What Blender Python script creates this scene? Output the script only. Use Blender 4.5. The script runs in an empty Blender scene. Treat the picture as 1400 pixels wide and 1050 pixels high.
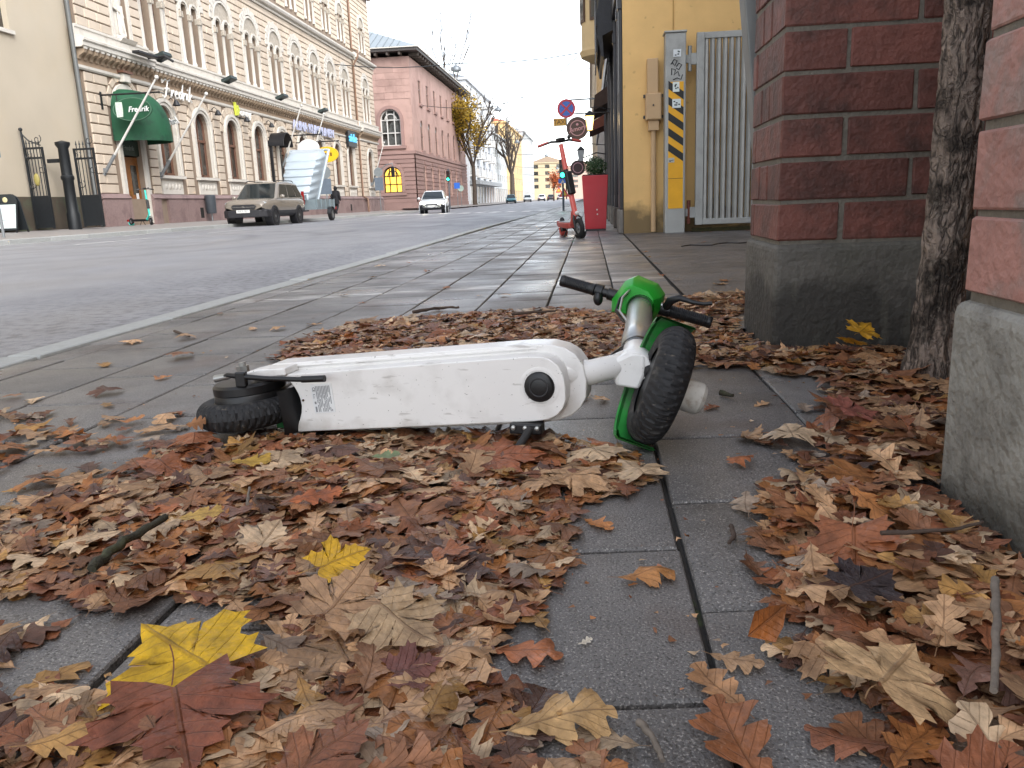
import bpy, bmesh, math, random
import numpy as np
from mathutils import Vector, Matrix, Quaternion
from mathutils.geometry import tessellate_polygon

scene = bpy.context.scene
R = math.radians
# ------------------------------------------------------------------ camera
cam_d = bpy.data.cameras.new('camera'); cam = bpy.data.objects.new('camera', cam_d)
scene.collection.objects.link(cam); scene.camera = cam
cam_d.sensor_fit = 'HORIZONTAL'; cam_d.sensor_width = 36; cam_d.lens = 36 * 1100 / 1400
cam_d.clip_start = .02; cam_d.clip_end = 3000
YAW, PITCH, ROLL = .10253, .22223, .04
_f = Vector((-math.sin(YAW) * math.cos(PITCH), math.cos(YAW) * math.cos(PITCH), -math.sin(PITCH)))
_r0 = Vector((math.cos(YAW), math.sin(YAW), 0)); _u0 = _r0.cross(_f)
_r = _r0 * math.cos(ROLL) - _u0 * math.sin(ROLL); _u = _u0 * math.cos(ROLL) + _r0 * math.sin(ROLL)
cam.matrix_world = Matrix(((_r.x, _u.x, -_f.x, 0), (_r.y, _u.y, -_f.y, 0), (_r.z, _u.z, -_f.z, .5), (0, 0, 0, 1)))
# ------------------------------------------------------------------ sky and sun (bright overcast)
SUN_EL, SUN_AZ = R(40), R(142)          # azimuth from +Y towards +X
w = bpy.data.worlds.new('World'); scene.world = w; w.use_nodes = True
nt = w.node_tree; nt.nodes.clear()
sky = nt.nodes.new('ShaderNodeTexSky'); sky.sky_type = 'NISHITA'; sky.sun_disc = False
sky.sun_elevation = SUN_EL; sky.sun_rotation = SUN_AZ
sky.air_density = 1.0; sky.dust_density = 1.0; sky.ozone_density = 1.0; sky.altitude = 0
bw = nt.nodes.new('ShaderNodeRGBToBW'); mx = nt.nodes.new('ShaderNodeMix'); mx.data_type = 'RGBA'
mx.inputs[0].default_value = .72
bg = nt.nodes.new('ShaderNodeBackground'); bg.inputs[1].default_value = .15
wo = nt.nodes.new('ShaderNodeOutputWorld')
tc = nt.nodes.new('ShaderNodeTexCoord'); cn = nt.nodes.new('ShaderNodeTexNoise')
cmp_ = nt.nodes.new('ShaderNodeMapping'); cmp_.inputs[3].default_value = (1.2, 1.2, 4.0)
cn.inputs['Scale'].default_value = 1.6; cn.inputs['Detail'].default_value = 5
cr = nt.nodes.new('ShaderNodeMapRange'); cr.inputs[1].default_value = .3; cr.inputs[2].default_value = .7
cr.inputs[3].default_value = .88; cr.inputs[4].default_value = 1.12
mul = nt.nodes.new('ShaderNodeMix'); mul.data_type = 'RGBA'; mul.blend_type = 'MULTIPLY'; mul.inputs[0].default_value = 1
L = nt.links.new
L(tc.outputs['Generated'], cmp_.inputs[0]); L(cmp_.outputs[0], cn.inputs['Vector']); L(cn.outputs[0], cr.inputs[0])
L(sky.outputs[0], bw.inputs[0]); L(sky.outputs[0], mx.inputs[6]); L(bw.outputs[0], mx.inputs[7])
L(mx.outputs[2], mul.inputs[6]); L(cr.outputs[0], mul.inputs[7]); L(mul.outputs[2], bg.inputs[0]); L(bg.outputs[0], wo.inputs[0])
sd = bpy.data.lights.new('sun', 'SUN'); sd.energy = .85; sd.angle = R(40); sd.color = (1, .96, .9)
so = bpy.data.objects.new('sun', sd); scene.collection.objects.link(so)
_sdir = Vector((math.sin(SUN_AZ) * math.cos(SUN_EL), math.cos(SUN_AZ) * math.cos(SUN_EL), math.sin(SUN_EL)))
so.rotation_euler = _sdir.to_track_quat('Z', 'Y').to_euler(); so.location = (0, 0, 40)
vs = scene.view_settings; vs.view_transform = 'Standard'; vs.look = 'None'; vs.gamma = 1
vs.exposure = 2.05
try: vs.use_curve_mapping = False
except Exception: pass
scene.cycles.max_bounces = 6; scene.cycles.diffuse_bounces = 3; scene.cycles.glossy_bounces = 3
scene.cycles.transmission_bounces = 4; scene.cycles.transparent_max_bounces = 8
# ------------------------------------------------------------------ helpers
rng = random.Random(7)
col = bpy.data.collections.new('place'); scene.collection.children.link(col)

def hx(h, k=1.0):
    h = h.lstrip('#'); o = []
    for i in (0, 2, 4):
        c = int(h[i:i + 2], 16) / 255
        o.append(min(1, k * (c / 12.92 if c <= .04045 else ((c + .055) / 1.055) ** 2.4)))
    return tuple(o) + (1,)

MATS = {}
def mat(name, c, rough=.6, metal=0., var=.12, scale=6., bump=0., bscale=60., spec=.5, rnd=0., c2=None, c2lo=.5, c2hi=.62, c2scale=3., emit=0., coat=0., rvar=0.):
    """procedural surface: base colour, fine value noise, optional second colour in patches, bump, per object variation"""
    if name in MATS: return MATS[name]
    m = bpy.data.materials.new(name); m.use_nodes = True; MATS[name] = m
    t = m.node_tree; b = t.nodes['Principled BSDF']; N = t.nodes.new; K = t.links.new
    c = hx(c) if isinstance(c, str) else tuple(c)
    b.inputs['Roughness'].default_value = rough; b.inputs['Metallic'].default_value = metal
    b.inputs['Specular IOR Level'].default_value = spec; b.inputs['Coat Weight'].default_value = coat
    g = N('ShaderNodeNewGeometry'); no = N('ShaderNodeTexNoise'); no.inputs['Scale'].default_value = scale; no.inputs['Detail'].default_value = 6
    K(g.outputs['Position'], no.inputs['Vector'])
    mr = N('ShaderNodeMapRange'); mr.inputs[1].default_value = .25; mr.inputs[2].default_value = .75
    mr.inputs[3].default_value = 1 - var; mr.inputs[4].default_value = 1 + var
    K(no.outputs[0], mr.inputs[0])
    base = N('ShaderNodeRGB'); base.outputs[0].default_value = c; out = base.outputs[0]
    if c2:
        n2 = N('ShaderNodeTexNoise'); n2.inputs['Scale'].default_value = c2scale; n2.inputs['Detail'].default_value = 8; n2.inputs['Roughness'].default_value = .65
        K(g.outputs['Position'], n2.inputs['Vector'])
        m2 = N('ShaderNodeMapRange'); m2.inputs[1].default_value = c2lo; m2.inputs[2].default_value = c2hi
        K(n2.outputs[0], m2.inputs[0]); x2 = N('ShaderNodeMix'); x2.data_type = 'RGBA'
        K(m2.outputs[0], x2.inputs[0]); K(out, x2.inputs[6]); x2.inputs[7].default_value = hx(c2) if isinstance(c2, str) else c2; out = x2.outputs[2]
    x = N('ShaderNodeMix'); x.data_type = 'RGBA'; x.blend_type = 'MULTIPLY'; x.inputs[0].default_value = 1
    K(out, x.inputs[6]); K(mr.outputs[0], x.inputs[7]); out = x.outputs[2]
    if rnd:
        oi = N('ShaderNodeObjectInfo'); m3 = N('ShaderNodeMapRange'); m3.inputs[3].default_value = 1 - rnd; m3.inputs[4].default_value = 1 + rnd
        K(oi.outputs['Random'], m3.inputs[0]); x3 = N('ShaderNodeMix'); x3.data_type = 'RGBA'; x3.blend_type = 'MULTIPLY'; x3.inputs[0].default_value = 1
        K(out, x3.inputs[6]); K(m3.outputs[0], x3.inputs[7]); out = x3.outputs[2]
    K(out, b.inputs['Base Color'])
    if rvar:
        m4 = N('ShaderNodeMapRange'); m4.inputs[1].default_value = .3; m4.inputs[2].default_value = .7
        m4.inputs[3].default_value = max(.03, rough - rvar); m4.inputs[4].default_value = min(1, rough + rvar)
        K(no.outputs[0], m4.inputs[0]); K(m4.outputs[0], b.inputs['Roughness'])
    if bump:
        nb = N('ShaderNodeTexNoise'); nb.inputs['Scale'].default_value = bscale; nb.inputs['Detail'].default_value = 5
        K(g.outputs['Position'], nb.inputs['Vector']); bp = N('ShaderNodeBump'); bp.inputs['Strength'].default_value = bump; bp.inputs['Distance'].default_value = .6 / bscale
        K(nb.outputs[0], bp.inputs['Height']); K(bp.outputs[0], b.inputs['Normal'])
    if emit:
        b.inputs['Emission Color'].default_value = c; b.inputs['Emission Strength'].default_value = emit
    return m

V = Vector
def frame(axis):
    a = V(axis).normalized(); h = V((0, 0, 1)) if abs(a.z) < .9 else V((1, 0, 0))
    x = h.cross(a).normalized(); return x, a.cross(x), a

class MB:
    def __init__(s): s.v = []; s.f = []; s.m = []; s.cm = 0
    def add(s, vs, fs):
        o = len(s.v); s.v += [tuple(p) for p in vs]; s.f += [tuple(i + o for i in f) for f in fs]; s.m += [s.cm] * len(fs); return s
    def box(s, x0, x1, y0, y1, z0, z1, M=None):
        p = [V((x, y, z)) for z in (z0, z1) for y in (y0, y1) for x in (x0, x1)]
        if M: p = [M @ q for q in p]
        return s.add(p, [(0, 2, 3, 1), (4, 5, 7, 6), (0, 1, 5, 4), (2, 6, 7, 3), (0, 4, 6, 2), (1, 3, 7, 5)])
    def cyl(s, p0, p1, r0, r1=None, n=12, caps=True):
        r1 = r0 if r1 is None else r1; p0 = V(p0); p1 = V(p1); x, y, a = frame(p1 - p0); P = []
        for p, r in ((p0, r0), (p1, r1)):
            for i in range(n): t = 2 * math.pi * i / n; P.append(p + x * (r * math.cos(t)) + y * (r * math.sin(t)))
        F = [(i, (i + 1) % n, n + (i + 1) % n, n + i) for i in range(n)]
        if caps: F += [tuple(range(n - 1, -1, -1)), tuple(range(n, 2 * n))]
        return s.add(P, F)
    def tube(s, pts, rad, n=8, caps=True):
        pts = [V(p) for p in pts]; k = len(pts); rad = rad if hasattr(rad, '__len__') else [rad] * k
        P = []; t0 = (pts[1] - pts[0]).normalized(); x, y, _ = frame(t0)
        for i in range(k):
            t = (pts[min(i + 1, k - 1)] - pts[max(i - 1, 0)]).normalized()
            x = (x - t * x.dot(t)).normalized(); y = t.cross(x)
            for j in range(n): a = 2 * math.pi * j / n; P.append(pts[i] + x * (rad[i] * math.cos(a)) + y * (rad[i] * math.sin(a)))
        F = [(i * n + j, i * n + (j + 1) % n, (i + 1) * n + (j + 1) % n, (i + 1) * n + j) for i in range(k - 1) for j in range(n)]
        if caps: F += [tuple(range(n - 1, -1, -1)), tuple(range((k - 1) * n, k * n))]
        return s.add(P, F)
    def lathe(s, prof, c, axis, n=24, a0=0., a1=2 * math.pi, xdir=None):
        """prof: (radius, height) points; turned round axis through c"""
        x, y, a = frame(axis); c = V(c)
        if xdir is not None: x = (V(xdir) - a * a.dot(V(xdir))).normalized(); y = a.cross(x)
        full = abs(a1 - a0 - 2 * math.pi) < 1e-6; k = n if full else n + 1; P = []
        for i in range(k):
            t = a0 + (a1 - a0) * i / n
            for r, h in prof: P.append(c + a * h + x * (r * math.cos(t)) + y * (r * math.sin(t)))
        m = len(prof); F = []
        for i in range(n):
            j = (i + 1) % k
            for q in range(m - 1): F.append((i * m + q, j * m + q, j * m + q + 1, i * m + q + 1))
        return s.add(P, F)
    def prism(s, poly, fr, d0, d1, caps=True):
        """poly: 2D outline; fr(u, v, d) -> point; extruded from d0 to d1"""
        n = len(poly); P = [fr(u, v, d0) for u, v in poly] + [fr(u, v, d1) for u, v in poly]
        F = [(i, (i + 1) % n, n + (i + 1) % n, n + i) for i in range(n)]
        if caps:
            T = tessellate_polygon([[V((u, v, 0)) for u, v in poly]])
            F += [t[::-1] for t in T] + [tuple(i + n for i in t) for t in T]
        return s.add(P, F)
    def holed(s, outer, holes, fr, d, depth):
        """flat wall with openings: front face at d, reveals running back by depth"""
        loops = [outer] + holes; T = tessellate_polygon([[V((u, v, 0)) for u, v in l] for l in loops])
        s.add([fr(u, v, d) for l in loops for u, v in l], [tuple(t) for t in T])
        for l in holes:
            n = len(l); s.add([fr(u, v, d) for u, v in l] + [fr(u, v, d - depth) for u, v in l], [(i, (i + 1) % n, n + (i + 1) % n, n + i) for i in range(n)])
        return s
    def ball(s, c, r, n=10, m=8, sc=(1, 1, 1)):
        P = []; F = []
        for i in range(m + 1):
            ph = math.pi * i / m
            for j in range(n): t = 2 * math.pi * j / n; P.append((c[0] + r * sc[0] * math.sin(ph) * math.cos(t), c[1] + r * sc[1] * math.sin(ph) * math.sin(t), c[2] + r * sc[2] * math.cos(ph)))
        for i in range(m):
            for j in range(n): F.append((i * n + j, (i + 1) * n + j, (i + 1) * n + (j + 1) % n, i * n + (j + 1) % n))
        return s.add(P, F)
    def build(s, name, mt, parent=None, at=None, smooth=None, bevel=0., seg=2, sub=0, kind=None, normals=True):
        me = bpy.data.meshes.new(name)
        L0 = V(at) if at is not None else (V(parent.get('_o', (0, 0, 0))) if parent else V((0, 0, 0)))
        me.from_pydata([(p[0] - L0.x, p[1] - L0.y, p[2] - L0.z) for p in s.v], [], s.f)
        for q in (mt if isinstance(mt, (list, tuple)) else [mt]): me.materials.append(q)
        if any(s.m): me.polygons.foreach_set('material_index', s.m)
        if normals:
            bm = bmesh.new(); bm.from_mesh(me); bmesh.ops.remove_doubles(bm, verts=bm.verts, dist=1e-6); bmesh.ops.recalc_face_normals(bm, faces=bm.faces); bm.to_mesh(me); bm.free()
        if smooth is not None:
            me.polygons.foreach_set('use_smooth', [True] * len(me.polygons)); me.set_sharp_from_angle(angle=R(smooth))
        o = bpy.data.objects.new(name, me); col.objects.link(o)
        if parent:
            o.parent = parent
        else: o.location = L0
        o['_o'] = tuple(L0) if parent is None or at is None else tuple(L0)
        if parent and at is not None: o.location = L0 - V(parent.get('_o', (0, 0, 0)))
        if bevel:
            b = o.modifiers.new('bevel', 'BEVEL'); b.width = bevel; b.segments = seg; b.limit_method = 'ANGLE'; b.angle_limit = R(35); b.harden_normals = False
        if sub:
            b = o.modifiers.new('sub', 'SUBSURF'); b.levels = sub; b.render_levels = sub
        if kind: o['kind'] = kind
        return o

def tag(o, label, cat, group=None):
    o['label'] = label; o['category'] = cat
    if group: o['group'] = group
    return o
def thing(name, loc, label, cat, group=None):
    o = bpy.data.objects.new(name, None); o.location = loc; o['_o'] = tuple(loc); o.empty_display_size = .1; col.objects.link(o)
    return tag(o, label, cat, group)
def struct(o): o['kind'] = 'structure'; return o
def place(o, M, parent=None, name=None):
    """copy of an object sharing its mesh, at matrix M (relative to the parent)"""
    c = o.copy(); col.objects.link(c); c.parent = parent; c.matrix_local = M
    return c
def arch(u, v0, vs, r, n=10):
    """outline of a round-headed opening: centre u, foot v0, spring line vs, half width r"""
    return [(u - r, v0), (u + r, v0)] + [(u + r * math.cos(math.pi * i / n), vs + r * math.sin(math.pi * i / n)) for i in range(n + 1)]
def rect(u0, u1, v0, v1): return [(u0, v0), (u1, v0), (u1, v1), (u0, v1)]
def ring(mb, u, vs, r0, r1, v0, fr, d0, d1, n=12):
    """arched surround band between radius r0 and r1 running down to v0"""
    o = [(u + r1, v0)] + [(u + r1 * math.cos(math.pi * i / n), vs + r1 * math.sin(math.pi * i / n)) for i in range(n + 1)] + [(u - r1, v0)]
    i_ = [(u + r0, v0)] + [(u + r0 * math.cos(math.pi * i / n), vs + r0 * math.sin(math.pi * i / n)) for i in range(n + 1)] + [(u - r0, v0)]
    k = len(o); P = [fr(a, b, d) for d in (d0, d1) for l in (o, i_) for a, b in l]
    F = []
    for i in range(k - 1):
        F += [(i, i + 1, 2 * k + i + 1, 2 * k + i), (k + i, 3 * k + i, 3 * k + i + 1, k + i + 1), (2 * k + i, 2 * k + i + 1, 3 * k + i + 1, 3 * k + i)]
    F += [(0, 2 * k, 3 * k, k), (k - 1, 2 * k - 1, 4 * k - 1, 3 * k - 1)]
    return mb.add(P, F)
def text(name, s, size, M, mt, parent=None, depth=.01, shear=0., bold=0., width=None):
    c = bpy.data.curves.new(name, 'FONT'); c.body = s; c.size = size; c.extrude = depth; c.shear = shear; c.offset = bold; c.align_x = 'CENTER'; c.align_y = 'CENTER'; c.resolution_u = 3
    t = bpy.data.objects.new(name, c); me = bpy.data.meshes.new_from_object(t); bpy.data.objects.remove(t)
    if width:
        xs = [p.co.x for p in me.vertices]; k = width / (max(xs) - min(xs))
        for p in me.vertices: p.co.x *= k
    me.materials.clear(); me.materials.append(mt)
    o = bpy.data.objects.new(name, me); col.objects.link(o)
    if parent: o.parent = parent; M = Matrix.Translation(-V(parent.get('_o', (0, 0, 0)))) @ M
    o.matrix_local = M
    return o
def basis(o, x, y):
    x = V(x).normalized(); y = V(y); z = x.cross(y).normalized(); y = z.cross(x)
    return Matrix(((x.x, y.x, z.x, o[0]), (x.y, y.y, z.y, o[1]), (x.z, y.z, z.z, o[2]), (0, 0, 0, 1)))
# ================================================================== GROUND
def sheet(name, rows, mt):
    """rows: list of (y, [(x, z)...]) joined into a strip mesh"""
    mb = MB(); P = []; k = len(rows[0][1])
    for y, xs in rows: P += [(x, y, z) for x, z in xs]
    mb.add(P, [(i * k + j, i * k + j + 1, (i + 1) * k + j + 1, (i + 1) * k + j) for i in range(len(rows) - 1) for j in range(k - 1)])
    return struct(mb.build(name, mt, normals=False))

def pos_mat(name, base, fn, **kw):
    m = mat(name, base, **kw); t = m.node_tree; fn(t, t.nodes.new, t.links.new, t.nodes['Principled BSDF']); return m
def mixin(t, b, fac, colr):
    src = b.inputs['Base Color'].links[0].from_socket; x = t.nodes.new('ShaderNodeMix'); x.data_type = 'RGBA'
    t.links.new(fac, x.inputs[0]); t.links.new(src, x.inputs[6]); x.inputs[7].default_value = hx(colr); t.links.new(x.outputs[2], b.inputs['Base Color'])
def math_(t, op, a, b=None, c=None):
    n = t.nodes.new('ShaderNodeMath'); n.operation = op
    for i, q in enumerate((a, b, c)):
        if q is None: continue
        if isinstance(q, (int, float)): n.inputs[i].default_value = q
        else: t.links.new(q, n.inputs[i])
    return n.outputs[0]
def maprange(t, v, a, b, c=0., d=1.):
    n = t.nodes.new('ShaderNodeMapRange'); t.links.new(v, n.inputs[0])
    for i, q in enumerate((a, b, c, d)): n.inputs[i + 1].default_value = q
    return n.outputs[0]
def posxyz(t):
    g = t.nodes.new('ShaderNodeNewGeometry'); s = t.nodes.new('ShaderNodeSeparateXYZ'); t.links.new(g.outputs['Position'], s.inputs[0]); return g.outputs['Position'], s.outputs
def noise(t, vec, scale, detail=5, sc=None):
    if sc:
        mp = t.nodes.new('ShaderNodeMapping'); mp.inputs[3].default_value = sc; t.links.new(vec, mp.inputs[0]); vec = mp.outputs[0]
    n = t.nodes.new('ShaderNodeTexNoise'); n.inputs['Scale'].default_value = scale; n.inputs['Detail'].default_value = detail; t.links.new(vec, n.inputs['Vector']); return n.outputs[0]

def slab_nodes(t, N, K, b):
    p, xyz = posxyz(t)
    sp = noise(t, p, 330, 2); mixin(t, b, maprange(t, sp, .57, .66, 0, .7), '#aaa59f')          # pale aggregate grains
    sp2 = noise(t, p, 260, 2); mixin(t, b, maprange(t, sp2, .43, .34, 0, .75), '#2b2926')
    # brown mush left by rotting leaves, in patches
    mu = noise(t, p, 3.2, 6); mixin(t, b, maprange(t, mu, .55, .72, 0, .55), '#4f382c')
    # two pale streaks right across the pavement
    yy = math_(t, 'SUBTRACT', xyz[1], math_(t, 'MULTIPLY', xyz[0], .28))
    for y0, wd, st in ((5.05, .13, .9), (5.5, .07, .6), (7.9, .12, .6)):
        d = math_(t, 'ABSOLUTE', math_(t, 'SUBTRACT', yy, y0)); band = maprange(t, d, wd, .0, 0, 1)
        ns = maprange(t, noise(t, p, 5, 6, (1, 4, 1)), .42, .62, 0, st); mixin(t, b, math_(t, 'MULTIPLY', band, ns), '#d9d6d2')
    wet = noise(t, p, 1.7, 5); rr = maprange(t, wet, .35, .65, .26, .58); K(rr, b.inputs['Roughness'])
M_slab = pos_mat('concrete_paver', '#6c6967', slab_nodes, var=.16, scale=9, bump=.9, bscale=260, rnd=.15, c2='#504d4b', c2lo=.48, c2hi=.66, c2scale=2.2)
M_joint = mat('joint_sand', '#2a2622', rough=.9, var=.3, scale=40, bump=.6, bscale=150, c2='#3a4423', c2lo=.58, c2hi=.66, c2scale=6)
def asph_nodes(t, N, K, b):
    p, xyz = posxyz(t)
    g = noise(t, p, 130, 2); mixin(t, b, maprange(t, g, .6, .75, 0, .4), '#9c9a99')
    # curved tyre marks
    for cx, cy, rr, wd in ((-10.5, 19., 6.2, .16), (-10.5, 19., 4.7, .16), (-9.5, 23.5, 5.4, .14), (-14, 15., 8.5, .2), (-14, 15, 7.0, .2)):
        dx = math_(t, 'SUBTRACT', xyz[0], cx); dy = math_(t, 'SUBTRACT', xyz[1], cy)
        r = math_(t, 'SQRT', math_(t, 'ADD', math_(t, 'MULTIPLY', dx, dx), math_(t, 'MULTIPLY', dy, dy)))
        d = math_(t, 'ABSOLUTE', math_(t, 'SUBTRACT', r, rr)); mixin(t, b, math_(t, 'MULTIPLY', maprange(t, d, wd * 1.5, 0, 0, .4), maprange(t, noise(t, p, .35, 3), .4, .6, .1, 1)), '#33333a')
    # coarse worn strip beside the near kerb
    st = math_(t, 'MULTIPLY', maprange(t, xyz[0], -4.6, -3.0, 0, 1), maprange(t, noise(t, p, 14, 4), .45, .66, 0, .65)); mixin(t, b, st, '#47474b')
    K(maprange(t, noise(t, p, .8, 4, (1, .3, 1)), .35, .65, .38, .6), b.inputs['Roughness'])
M_asph = pos_mat('asphalt', '#838489', asph_nodes, var=.14, scale=1.4, bump=.7, bscale=70)
M_drive = mat('driveway_asphalt', '#5c5856', rough=.5, var=.2, scale=4, bump=.8, bscale=60, c2='#43403f', c2lo=.45, c2hi=.6, c2scale=1.5, rvar=.15)
M_kerb = mat('granite_kerb', '#a0a2a0', rough=.6, var=.12, scale=30, bump=.3, bscale=120, rnd=.1)
M_farpave = mat('far_pavement_asphalt', '#8b8683', rough=.55, var=.1, scale=2)
M_earth = mat('earth', '#6b6660', rough=.9, var=.15, scale=.2)
M_paint = mat('road_paint', '#d4d4d2', rough=.5, var=.15, scale=8)

sheet('ground', [(y, [(-1500, -.32), (1500, -.32)]) for y in (-1500, 2500)], M_earth)
YR = [-8, 0, 8, 16, 24, 34, 46, 60, 75, 95, 120, 160, 220, 330]
def rise(y): return 0 if y < 60 else (y - 60) * .0035
road = sheet('road', [(y, [(-2.33, -.085 + rise(y)), (-5, -.05 + rise(y)), (-9, -.02 + rise(y)), (-13.5, -.012 + rise(y))]) for y in YR], M_asph)
sheet('side_street', [(67.7, [(-13.45, .02), (-60, .1)]), (82, [(-13.45, .06), (-60, .14)])], M_asph)
for i, (x0, x1, y0, y1) in enumerate([(-10.72, -10.6, 4 + 6 * k, 7 + 6 * k) for k in range(1, 10)] + [(-7.0, -6.88, 9 + 9 * k, 12 + 9 * k) for k in range(3, 12)] + [(-13.2, -13.08, 17 + 5 * k, 18.5 + 5 * k) for k in range(0, 8)] + [(-3.0 - .95 * k, -2.52 - .95 * k, 47., 50.5) for k in range(11)]):
    def rz(x, y): return np.interp(-x, [2.33, 5, 9, 13.5], [-.085, -.05, -.02, -.012]) + rise(y) + .005
    MB().add([(x0, y0, rz(x0, y0)), (x1, y0, rz(x1, y0)), (x1, y1, rz(x1, y1)), (x0, y1, rz(x0, y1))], [(0, 1, 2, 3)]).build('lane_marking', M_paint, road, normals=False)
# near pavement: bedding sheet, separate slabs
pave = sheet('pavement', [(y, [(-2.06, -.014 + rise(y)), (.47, -.014 + rise(y)), (1.6, -.014 + rise(y))]) for y in (-6, 3.4)], M_joint)
sheet('pavement_bed', [(y, [(-2.06, -.014 + rise(y)), (.5, -.014 + rise(y))]) for y in (3.4, 14, 60, 120, 300)], M_joint)
def slab_mesh(hx_, hy, skew=.1, seed=0):
    r = random.Random(seed); mb = MB(); c = .005; P = []
    for ins, z in ((0, -.05), (0, -c), (c * .55, -c * .28), (c * 1.5, 0)):
        for sx, sy in ((-1, -1), (1, -1), (1, 1), (-1, 1)):
            x = sx * (hx_ - ins); y = sy * (hy - ins) + skew * x; P.append((x, y, z))
    F = [(k * 4 + i, k * 4 + (i + 1) % 4, k * 4 + 4 + (i + 1) % 4, k * 4 + 4 + i) for k in range(3) for i in range(4)] + [(12, 13, 14, 15)]
    return mb, P, F
GAP = .009
cols = [(-2.053, -1.919)] + [(.125 + .34 * (j - 6) + GAP / 2, .125 + .34 * (j - 5) - GAP / 2) for j in range(0, 7)] + [(.47, .80)]
first = {}; fars = MB(); n_ind = 0
for ci, (x0, x1) in enumerate(cols):
    off = .74 if ci % 2 == 0 else .925
    last = ci == len(cols) - 1
    for k in range(-20, 330):
        y = off + .365 * k + .1 * ((x0 + x1) / 2 - .125) + .1825
        if last and y > 2.55: continue
        if y > 118: continue
        hxx, hyy = (x1 - x0) / 2, (.365 - GAP) / 2
        _, P, F = slab_mesh(hxx, hyy)
        cx = (x0 + x1) / 2; dz = rng.uniform(-.0022, .0018)
        if .35 < y < 14.2:
            key = round(hxx, 3)
            if key not in first:
                mb = MB(); mb.add(P, F); o = mb.build('paving_slab', M_slab, pave, smooth=30); first[key] = o
            else:
                o = first[key].copy(); col.objects.link(o); o.parent = pave
            o.location = (cx + rng.uniform(-.0012, .0012), y + rng.uniform(-.002, .002), dz); o.rotation_euler = (rng.uniform(-.005, .005), rng.uniform(-.005, .005), rng.uniform(-.004, .004)); n_ind += 1
        else:
            fars.add([(cx + p[0], y + p[1], p[2] + dz + rise(y)) for p in P[4:]], [tuple(i - 4 for i in f) for f in F[4:]])
fars.build('paving_slab_field', M_slab, pave, kind='stuff')
# kerb stones
kerb = struct(MB().box(-2.33, -2.062, -6, 120, -.3, -.1).build('kerb', M_joint))
ks = MB().box(-.0725, .0725, -.494, .494, -.16, 0).build('kerb_stone', M_kerb, kerb, bevel=.012, seg=2); first_k = True
for k in range(-3, 75):
    o = ks if first_k else place(ks, Matrix(), kerb); first_k = False
    y = k * 1.0 + .3; xk = -2.14 - .12 * math.exp(-((y - 19) / 9) ** 2)
    o.location = (xk, y, .004 + rng.uniform(-.003, .003) + rise(y)); o.rotation_euler = (rng.uniform(-.003, .003), 0, rng.uniform(-.004, .004))
# driveway through the gateway, and the yard behind the piers
sheet('driveway', [(2.56, [(.806, .002), (14, .002)]), (3.06, [(.806, .002), (14, .002)])], M_drive)
sheet('driveway_apron', [(3.06, [(.476, .004), (14, .006)]), (7, [(.476, .0), (14, .01)]), (11.9, [(.476, .004), (14, .012)])], M_drive)
sheet('yard', [(-4, [(.806, -.004), (14, -.004)]), (2.56, [(.806, -.004), (14, -.004)])], M_drive)
# a crack and iron strip across the driveway mouth
MB().tube([(.9 + .1 * i, 8.2 + .12 * math.sin(i * 1.7) + .05 * i, .0075) for i in range(9)], .006, 4).build('crack_filler', mat('tar', '#1d1b1a', rough=.5), bpy.data.objects['driveway_apron'])
# far side: kerb and pavement
for nm, y0, y1 in (('far_pavement', -8, 67.5), ('far_pavement_beyond_junction', 82.2, 300)):
    sheet(nm, [(y, [(-13.5, .1 + rise(y)), (-17.3, .2 + rise(y)), (-19, .24 + rise(y))]) for y in ([y0] + [q for q in YR if y0 < q < y1] + [y1])], M_farpave)
fk = struct(MB().box(-13.62, -13.5, -8, 300, -.3, -.05).build('far_kerb', M_joint))
ks = None
for k in range(0, 50):
    y = 8 + k * 1.5
    if 67 < y < 82: continue
    if ks is None: ks = o = MB().box(-.08, .08, -.745, .745, -.2, 0).build('kerb_stone', M_kerb, fk, bevel=.015)
    else: o = place(ks, Matrix(), fk)
    o.location = (-13.49, y, .108 + rise(y))
# ================================================================== BRICK PIERS
M_brick = mat('clinker_brick', '#6b4037', rough=.66, var=.2, scale=16, bump=.6, bscale=50, rnd=.22, c2='#452e28', c2lo=.46, c2hi=.68, c2scale=7)
M_mortar = mat('mortar', '#6f695f', rough=.9, var=.2, scale=25, bump=.7, bscale=90, c2='#6a645b', c2scale=5)
M_conc = mat('old_concrete', '#5f5d57', rough=.85, var=.2, scale=5, bump=.7, bscale=40, c2='#3b3d34', c2lo=.5, c2hi=.7, c2scale=3.5)
def dark_foot_nodes(t, N, K, b):
    p, xyz = posxyz(t); e = math_(t, 'ADD', xyz[2], maprange(t, noise(t, p, 4, 5), .3, .7, -.07, .07))
    mixin(t, b, maprange(t, e, .21, .15, 0, .75), '#2c2a26')  # darker towards the foot, with an uneven edge
    gl = noise(t, p, 14, 4, (1, 1, .12)); mixin(t, b, maprange(t, gl, .6, .72, 0, .5), '#7d7a6b')
M_concd = pos_mat('dark_foot_concrete', '#625e58', dark_foot_nodes, rough=.85, var=.2, scale=5, bump=.7, bscale=40, c2='#55534b', c2lo=.45, c2hi=.7, c2scale=3.5)
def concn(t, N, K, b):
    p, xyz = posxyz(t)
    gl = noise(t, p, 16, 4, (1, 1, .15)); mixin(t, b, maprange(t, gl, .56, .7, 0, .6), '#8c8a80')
    e = math_(t, 'ADD', xyz[2], maprange(t, noise(t, p, 6, 5), .3, .7, -.05, .05)); mixin(t, b, maprange(t, e, .12, .04, 0, .85), '#2b2a24')
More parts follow.
